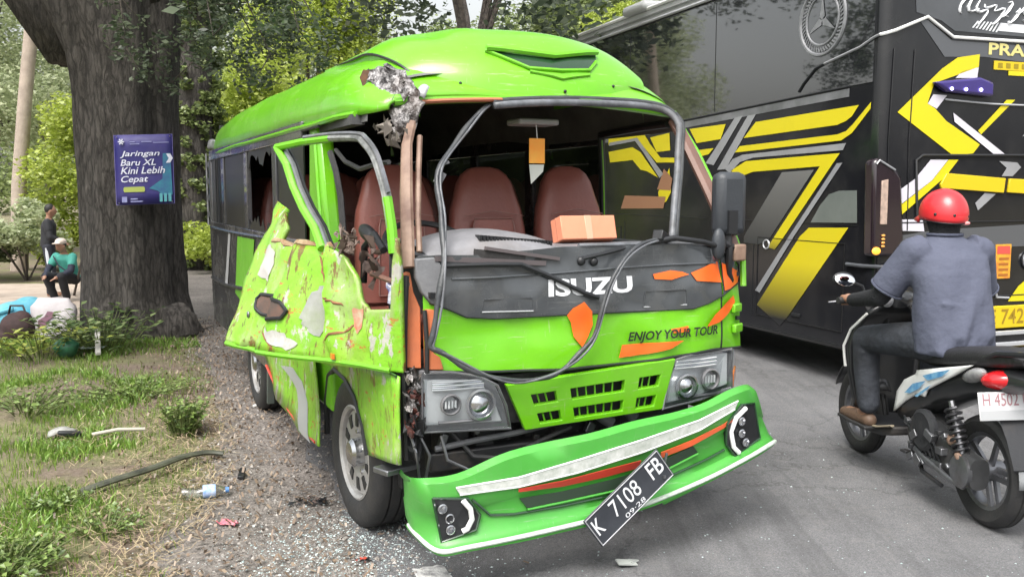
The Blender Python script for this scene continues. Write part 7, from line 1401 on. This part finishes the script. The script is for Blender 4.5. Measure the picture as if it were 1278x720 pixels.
# ------------------------------------------------------------------ people behind the tree
def person(label, x, y, rz, pose, hgt, cloth, z=None):
    t = thing('person', label, 'person', (x, y, ground_z(x, y) + .03 if z is None else z), rz); t.scale = (hgt / 1.7,) * 3
    J = pose
    def head(mb):
        c = Vector(J['head']); mb.ell(c, (.075, .092, .115), 16, 12); mb.ell(c + Vector((0, .095, -.015)), (.014, .02, .022)); mb.ell(c + Vector((0, .085, -.06)), (.026, .012, .008))
        for s_ in (-1, 1): mb.ell(c + Vector((s_ * .03, .083, .012)), (.013, .01, .008)); mb.ell(c + Vector((s_ * .077, 0, -.01)), (.01, .02, .03))
    def body(mb):
        head(mb); limb(mb, [J['neck'], J['head']], [.055, .05]); a, b_ = Vector(J['hip']), Vector(J['neck'])
        mb.rings([ellring(a.lerp(b_, q), rx, ry) for q, rx, ry in ((-.1, .12, .10), (.1, .155, .11), (.4, .14, .10), (.75, .175, .105), (.92, .13, .08), (1., .06, .055))])
        for s_ in ('l', 'r'):
            limb(mb, [J['sh' + s_], J['el' + s_], J['wr' + s_]], [.052, .04, .028]); w_ = Vector(J['wr' + s_]); d = (w_ - Vector(J['el' + s_])).normalized(); up = Vector((0, 0, 1)); sd_ = d.cross(up).normalized() if abs(d.z) < .95 else Vector((1, 0, 0))
            mb.ell(w_ + d * .05, (.032, .032, .035), 10, 8)
            for k in range(4): o = sd_ * (.024 - .016 * k); limb(mb, [w_ + d * .07 + o, w_ + d * .12 + o + Vector((0, .008, -.004)), w_ + d * (.155 - .008 * abs(k - 1)) + o + Vector((0, .02, -.01))], [.009, .009, .007], 8)
            limb(mb, [w_ + d * .03 + sd_ * .03, w_ + d * .07 + sd_ * .052, w_ + d * .10 + sd_ * .05], [.011, .010, .008], 8)
            limb(mb, [J['hp' + s_], J['kn' + s_], J['an' + s_]], [.08, .058, .04]); f = Vector(J['an' + s_]); limb(mb, [f + Vector((0, -.03, -.045)), f + Vector((0, .16, -.05))], [.035, .028])
    organic('body', body, SKIN, t, .014, 3)
    def top(mb):
        a, b_ = Vector(J['hip']), Vector(J['neck']); mb.rings([ellring(a.lerp(b_, q), rx, ry) for q, rx, ry in ((-.08, .175, .14), (.1, .18, .14), (.4, .172, .128), (.75, .20, .13), (.9, .15, .10), (.98, .075, .07))])
        for s_ in ('l', 'r'): limb(mb, [J['sh' + s_], Vector(J['sh' + s_]).lerp(Vector(J['el' + s_]), .5)], [.078, .074])
    o = organic(cloth[0], top, cloth[1], t, .015, 4)
    for s_ in ('l', 'r'): organic('sleeve', lambda mb: limb(mb, [J['sh' + s_], J['el' + s_], J['wr' + s_]], [.066, .058, .042]), cloth[2], t, .014, 3)
    def legs(mb):
        mb.ell(J['hip'], (.17, .14, .12))
        for s_ in ('l', 'r'): limb(mb, [J['hp' + s_], J['kn' + s_], J['an' + s_]], [.105, .08, .066])
    organic('trousers', legs, cloth[3], t, .015, 3)
    def hair(mb): c = Vector(J['head']); mb.ell(c + Vector((0, -.018, .03)), (.083, .09, .10))
    organic('hair', hair, pbr('black_hair', (.012, .011, .010), .6), t, .014, 2)
    return t
stand = dict(head=(0, .06, 1.57), neck=(0, .02, 1.42), hip=(0, 0, .95), shl=(-.18, .02, 1.36), shr=(.18, .02, 1.36), ell=(-.25, .02, 1.10), elr=(.26, .06, 1.10), wrl=(-.14, .20, 1.0), wrr=(.20, .24, 1.02), hpl=(-.09, 0, .92), hpr=(.09, 0, .92), knl=(-.10, .02, .50), knr=(.10, .03, .50), anl=(-.10, -.01, .09), anr=(.11, .0, .09))
JK = pbr('black_jacket', (.016, .017, .021), .8, bump=.3, bscale=20)
PT = pbr('navy_track_trousers', (.022, .024, .036), .8)
p1 = person('standing man in black jacket and dark trousers with a pale side stripe', -8.15, 16.2, -70, stand, 1.63, ('jacket', JK, JK, PT))
mb = MB(); mb.tube([(-.175, .0, .9), (-.185, .02, .5), (-.165, .0, .12)], .022, 6, flat=.5); mb.tube([(.17, -.02, .9), (.178, .02, .5), (.17, .0, .12)], .034, 6, flat=.6); obj('stripe', mb, pbr('pale_stripe', (.55, .57, .62), .7), p1)
squat = dict(head=(0, .14, .98), neck=(0, .06, .84), hip=(0, -.08, .40), shl=(-.17, .06, .78), shr=(.17, .06, .78), ell=(-.24, .20, .55), elr=(.24, .20, .55), wrl=(-.14, .38, .46), wrr=(.12, .40, .47), hpl=(-.09, -.06, .38), hpr=(.09, -.06, .38), knl=(-.16, .34, .46), knr=(.16, .34, .46), anl=(-.13, .20, .09), anr=(.13, .20, .09))
TEAL = pbr('teal_vest', (.05, .30, .24), .75, col2=(.04, .24, .20), nscale=8); NAVY = pbr('navy_cloth', (.018, .022, .04), .85)
p2 = person('crouching person in teal vest and pale cap beside the big tree', -7.55, 15.6, 165, squat, 1.62, ('vest', TEAL, NAVY, pbr('black_trousers', (.013, .014, .018), .85)))
def cap(mb): mb.ell((0, .13, 1.05), (.092, .105, .07)); mb.ell((0, .25, 1.025), (.075, .08, .012))
organic('cap', cap, pbr('pale_cap', (.58, .50, .44), .8), p2, .012, 2)
mb = MB(); mb.tube([(.14, .17, .80), (.0, .215, .64), (-.16, .15, .50)], .012, 6); obj('bag_strap', mb, NAVY, p2)
p3 = person('onlooker mostly cut off by the left edge of the picture', -9.32, 15.8, 80, stand, 1.60, ('shirt', pbr('dark_shirt', (.04, .04, .05), .85), SKIN, pbr('dark_grey_trousers', (.03, .03, .035), .85)))

# ------------------------------------------------------------------ things left at the roadside
def lump(name, label, cat, x, y, dims, m, seed, rz=0, amp=.16, z=None, group=None):
    mb = MB(); mb.ell((0, 0, dims[2] * .45), (dims[0], dims[1], dims[2] * .56), 28, 18)
    mb.v = [(px * (1 + amp * nz((px, py, pz), 4., seed)) , py * (1 + amp * nz((px, py, pz), 4.5, seed + 3)), max(0, pz + dims[2] * amp * .5 * nz((px, py, pz), 7., seed + 5))) for px, py, pz in mb.v]
    o = obj(name, mb, m, None, ang=80); o.location = (x, y, (ground_z(x, y) if z is None else z) - .003); o.rotation_euler = (0, 0, R(rz)); return tag(o, label, cat, group)
def rest(x, y): return max(ground_z(x, y), 0)
B1 = thing('bundle', 'turquoise cloth bundle lying beside the big tree', 'bundle', (-5.42, 10.0, rest(-5.42, 10.0)), 20)
def bundle(mb):
    mb.ell((0, 0, .2), (.30, .22, .22), 20, 12); mb.ell((.12, .05, .34), (.18, .15, .12)); mb.ell((-.28, .02, .1), (.16, .16, .11)); mb.ell((.2, -.02, .16), (.16, .16, .17))
ob = organic('cloth', bundle, pbr('turquoise_cloth', (.035, .33, .50), .75, col2=(.20, .48, .56), nscale=5, bump=.5, bscale=14), B1, .018, 2)
mb = MB(); mb.tube([(-.3, -.1, .16), (-.2, -.18, .3), (0, -.2, .36)], .02, 6); obj('cloth_fold', mb, MATS['turquoise_cloth'], B1)
B2 = thing('bag', 'dark brown bag slumped in front of the turquoise bundle', 'bag', (-5.26, 9.70, rest(-5.26, 9.7)), -10)
def bagf(mb): mb.ell((0, 0, .16), (.19, .14, .17)); mb.ell((-.1, -.03, .08), (.14, .12, .09)); mb.ell((.06, 0, .25), (.11, .09, .10))
organic('body', bagf, pbr('dark_brown_cloth', (.03, .018, .018), .8, col2=(.06, .03, .03), nscale=8, bump=.4, bscale=20), B2, .014, 2); mb = MB(); mb.tube([(-.1, 0, .28), (-.05, -.02, .40), (.08, 0, .40), (.12, 0, .3)], .012, 6); obj('handle', mb, BLACKP, B2)
B3 = thing('sack', 'white printed woven sack standing against the big tree', 'sack', (-4.96, 9.86, rest(-4.96, 9.86)), 8)
mb = MB(); rs = []
for v in np.linspace(0, 1, 12):
    k = 1 + .10 * math.sin(v * 3.1) - .25 * sstep(.8, 1, v); rs.append([(px + .015 * nz((px, py, v), 6.), py + .02 * nz((px, py, v), 7., 3.), v * .47 + .012 * nz((px, py, 0), 8.)) for px, py, pz in ellring((.02 * v, 0, 0), .21 * k, .13 * k * (1 - .45 * v), 30, .7)])
mb.rings(rs); obj('body', mb, pbr('white_woven_sack', (.62, .58, .60), .8, col2=(.52, .48, .50), nscale=9, bump=.3, bscale=50), B3, ang=80)
yb = lambda u, v: (u * .21, -.142 * (1 + .10 * math.sin(v * 3.1)) * (1 - .45 * v) * math.sqrt(max(.1, 1 - (u * .8) ** 2)) - .006, v * .47)
decal('print', [(-.55, .35), (-.50, .52), (-.2, .60), (-.05, .72), (.25, .70), (.2, .58), (-.05, .50), (-.2, .34), (-.4, .30)], yb, pbr('sack_print', (.20, .10, .14), .8), B3, 3); decal('print', [(.1, .52), (.3, .55), (.3, .42), (.12, .40)], yb, pbr('sack_print_grey', (.40, .37, .42), .8), B3, 3); decal('print', [(-.4, .22), (.4, .22), (.4, .18), (-.4, .18)], yb, MATS['sack_print_grey'], B3, 3)
def single(name, label, cat, mb, m, loc=(0, 0, 0), rz=0, **k):
    o = obj(name, mb, m, None, **k); o.location = loc; o.rotation_euler = (0, 0, R(rz)); return tag(o, label, cat)
# leaning stick behind the big tree
mb = MB(); mb.tube([(0, 0, 0), (1.0, -1.75, .80), (2.2, -3.85, 1.60), (3.15, -5.55, 2.38)], [.022, .019, .015, .010], 8); single('leaning_stick', 'dark bare stick leaning from the yard against the big tree', 'stick', mb, BARK, (-7.9, 16.5, ground_z(-7.9, 16.5) - .02))
# long black trim strip on the verge
tz = rest
P = [(-2.27, 4.70), (-2.14, 4.86), (-2.02, 5.06), (-1.93, 5.27), (-1.83, 5.39), (-1.74, 5.42)]
mb = MB(); mb.tube(smoothpath([Vector((x, y, tz(x, y) + .03 + .03 * math.sin(i * .6))) for i, (x, y) in enumerate(P)]), .027, 8, flat=.6); ST_ = single('trim_strip', 'long dark curved trim strip lying across the grass verge', 'trim strip', mb, pbr('weathered_black_strip', (.028, .03, .025), .5, col2=(.10, .105, .075), nscale=10))
mb = MB(); mb.tube([Vector((-2.74, 5.88, .03)), Vector((-2.6, 5.95, .045)), Vector((-2.45, 6.02, .03))], .012, 8); single('pale_stick', 'straight pale stick lying in the grass', 'stick', mb, pbr('pale_wood', (.45, .42, .36), .7))
D1 = thing('wreckage', 'white and black broken plastic piece left of the pale stick', 'wreckage', (-2.98, 5.98, tz(-2.98, 5.98)), 15)
mb = MB(); mb.grid([[(u * .085, v * .05, .035 + .02 * math.cos(u * 2) - .03 * v * v + .01 * nz((u, v, 0), 3)) for v in np.linspace(-1, 1, 6)] for u in np.linspace(-1, 1, 9)]); obj('shell', mb, pbr('dirty_white_plastic', (.34, .34, .32), .5, col2=(.16, .16, .15), nscale=14, dirt=.7), D1, solid=.006); mb = MB(); mb.box((.05, -.05, .02), (.14, .05, .03), (0, 8, 15)); obj('backing', mb, BLACKP, D1, bevel=.008)
# plastic bottle
BO = thing('bottle', 'crushed clear plastic bottle with a blue label on the shoulder', 'bottle', (-1.72, 4.66, .006), 18)
M = Matrix.Translation((0, 0, .034)); mb = MB(); mb.lathe([(.001, .0), (.028, .0), (.034, .012), (.031, .04), (.034, .055), (.031, .075), (.034, .1), (.033, .17), (.022, .20), (.013, .215), (.013, .232), (.001, .233)], 20, M); mb.v = [(x, y * (1 + .12 * nz((x * 20, y * 20, z * 20), 1)), z * (1 - .18 * math.exp(-((x - .07) / .04) ** 2))) for x, y, z in mb.v]
obj('body', mb, clear_glass('bottle_plastic', (.86, .88, .88), .10, .15), BO); mb = MB(); mb.lathe([(.0345, .105), (.0355, .11), (.0355, .165), (.034, .17)], 20, M); obj('label', mb, pbr('blue_label', (.10, .22, .50), .5, col2=(.5, .58, .7), nscale=30), BO); mb = MB(); mb.lathe([(.015, .218), (.015, .236), (.001, .237)], 14, M); obj('cap', mb, pbr('blue_cap', (.08, .2, .45), .4), BO)
def sheetlet(name, label, cat, x, y, w_, h_, m, seed, rz=0, z=0):
    mb = MB(); mb.grid([[(u * w_, v * h_, .012 + .018 * nz((u, v, seed), 1.6) + .01 * nz((u, v, seed), 4)) for v in np.linspace(-1, 1, 7)] for u in np.linspace(-1, 1, 9)]); zs_ = min(p[2] for p in mb.v); mb.v = [(a, b_, c - zs_) for a, b_, c in mb.v]
    return single(name, label, cat, mb, m, (x, y, (.006 if off_road(x, y) < 1.2 else tz(x, y)) + .004 + z), rz, solid=.002)
sheetlet('wrapper', 'pink red plastic wrapper on the gravel', 'wrapper', -1.37, 4.30, .05, .022, pbr('pink_wrapper', (.60, .08, .14), .5, col2=(.45, .25, .26), nscale=20), 3, -20)
sheetlet('wrapper', 'white and orange wrapper in the weeds at bottom left', 'wrapper', -2.22, 4.10, .06, .025, pbr('orange_white_wrapper', (.60, .55, .52), .5, col2=(.6, .16, .06), nscale=14), 5, 30)
sheetlet('plastic_bag', 'crumpled clear plastic bag at the shrub by the big tree', 'plastic bag', -4.28, 9.05, .22, .08, pbr('thin_white_plastic', (.42, .46, .46), .35, col2=(.22, .3, .27), nscale=6), 7, 10, .05)
mb = MB(); mb.ell((0, 0, .10), (.12, .10, .10), 16, 12); mb.v = [(x * (1 + .2 * nz((x * 9, y * 9, z * 9))), y, max(0, z + .03 * nz((x * 12, y * 9, z * 9), 1, 4))) for x, y, z in mb.v]; single('plastic_bag', 'small green plastic bag knotted beside the shrub', 'plastic bag', mb, pbr('green_plastic', (.04, .20, .10), .35, col2=(.02, .06, .04), nscale=8), (-4.33, 8.85, tz(-4.33, 8.85)), 0)
mb = MB(); mb.box((0, 0, 0), (.05, .52, .03), (18, 0, 0)); single('broken_slat', 'pale broken slat leaning in the shrub by the big tree', 'slat', mb, pbr('pale_slat', (.46, .45, .42), .7), (-4.12, 9.06, .12), 24, bevel=.004)
mb = MB(); mb.tube([(0, 0, .012), (.05, .07, .02), (.1, .1, .012)], .012, 6); single('white_strip', 'short white strip beside the rear wheel of the minibus', 'strip', mb, pbr('white_strip_plastic', (.60, .60, .58), .5), (-1.93, 6.74, .004), -20)
mb = MB(); mb.box((0, 0, .014), (.035, .17, .016), (0, 6, 0)); single('black_shard', 'straight black shard on the gravel beside the front wheel', 'shard', mb, BLACKP, (-1.53, 5.08, .006), 12, bevel=.003)
D2 = thing('wreckage', 'dark pile of broken bits behind the front wheel', 'wreckage', (-1.05, 4.60, .006), 0); rag('fragment', (0, 0, .018), (.10, .05, .004), BLACKP, 51, 26, D2, .7, .35); rag('fragment', (.03, .02, .016), (.08, .05, .004), MATS['torn_trim_brown'], 52, 16, D2, .6, .35)
D3 = thing('wreckage', 'small red and black fragment among the broken glass', 'wreckage', (-.655, 3.83, .008), 0); rag('fragment', (0, 0, .016), (.025, .015, .004), pbr('red_fragment', (.36, .05, .03), .5), 53, 6, D3, .6, .4); rag('fragment', (.02, .01, .014), (.02, .015, .004), BLACKP, 54, 6, D3, .6, .4)
D4 = thing('wreckage', 'clear plastic splinter on the road under the number plate', 'wreckage', (.49, 3.80, .009), 20); mb = MB(); mb.box((0, 0, .018), (.09, .04, .006), (12, 10, 0)); mb.box((.03, .02, .012), (.05, .05, .006), (-10, 6, 30)); obj('splinter', mb, pbr('cloudy_plastic', (.40, .42, .40), .3), D4, smooth=False)
rgq = random.Random(4)
def van_pt(x, y, z): a = R(25); return (.33 + x * math.cos(a) - y * math.sin(a), 3.95 + x * math.sin(a) + y * math.cos(a), z)
# things left in the cab
mb = MB(); mb.box((0, 0, .0), (.285, .10, .11), (-16, 0, 0)); o = single('cardboard_box', 'salmon pink box lying on the minibus dashboard', 'box', mb, pbr('salmon_card', (.72, .27, .16), .7, col2=(.66, .24, .14), nscale=3, bump=.1, bscale=30), van_pt(.135, .285, 1.428), 25, bevel=.004); q = obj('tape', MB().box((0, .0, .0), (.036, .102, .112), (-16, 0, 0)), pbr('salmon_tape', (.66, .33, .22), .4), o, bevel=.003); q = obj('flap_seam', MB().box((0, -.0, .0), (.2865, .004, .1125), (-16, 0, 0)), pbr('card_seam', (.42, .15, .09), .8), o)
CD = thing('air_freshener', 'orange card hanging on a thread inside the minibus windscreen', 'air freshener', van_pt(.06, .62, 1.80), 25)
mb = MB(); mb.prism([(-.042, -.06), (.042, -.06), (.042, .06), (-.042, .06)], lambda x, z, d: (x, d, z), 0, .004); obj('card', mb, pbr('orange_card', (.90, .30, .03), .5, col2=(.85, .42, .06), nscale=8), CD); mb = MB(); mb.tube([(0, 0, .06), (-.005, 0, .125)], .002, 5); obj('thread', mb, WHITEP, CD)
mb = MB(); mb.prism([(-.03, -.16), (.035, -.10), (.04, -.066), (-.04, -.066)], lambda x, z, d: (x, .004 + d, z), 0, .003); obj('paper_tag', mb, pbr('paper_tag', (.50, .54, .50), .7), CD)
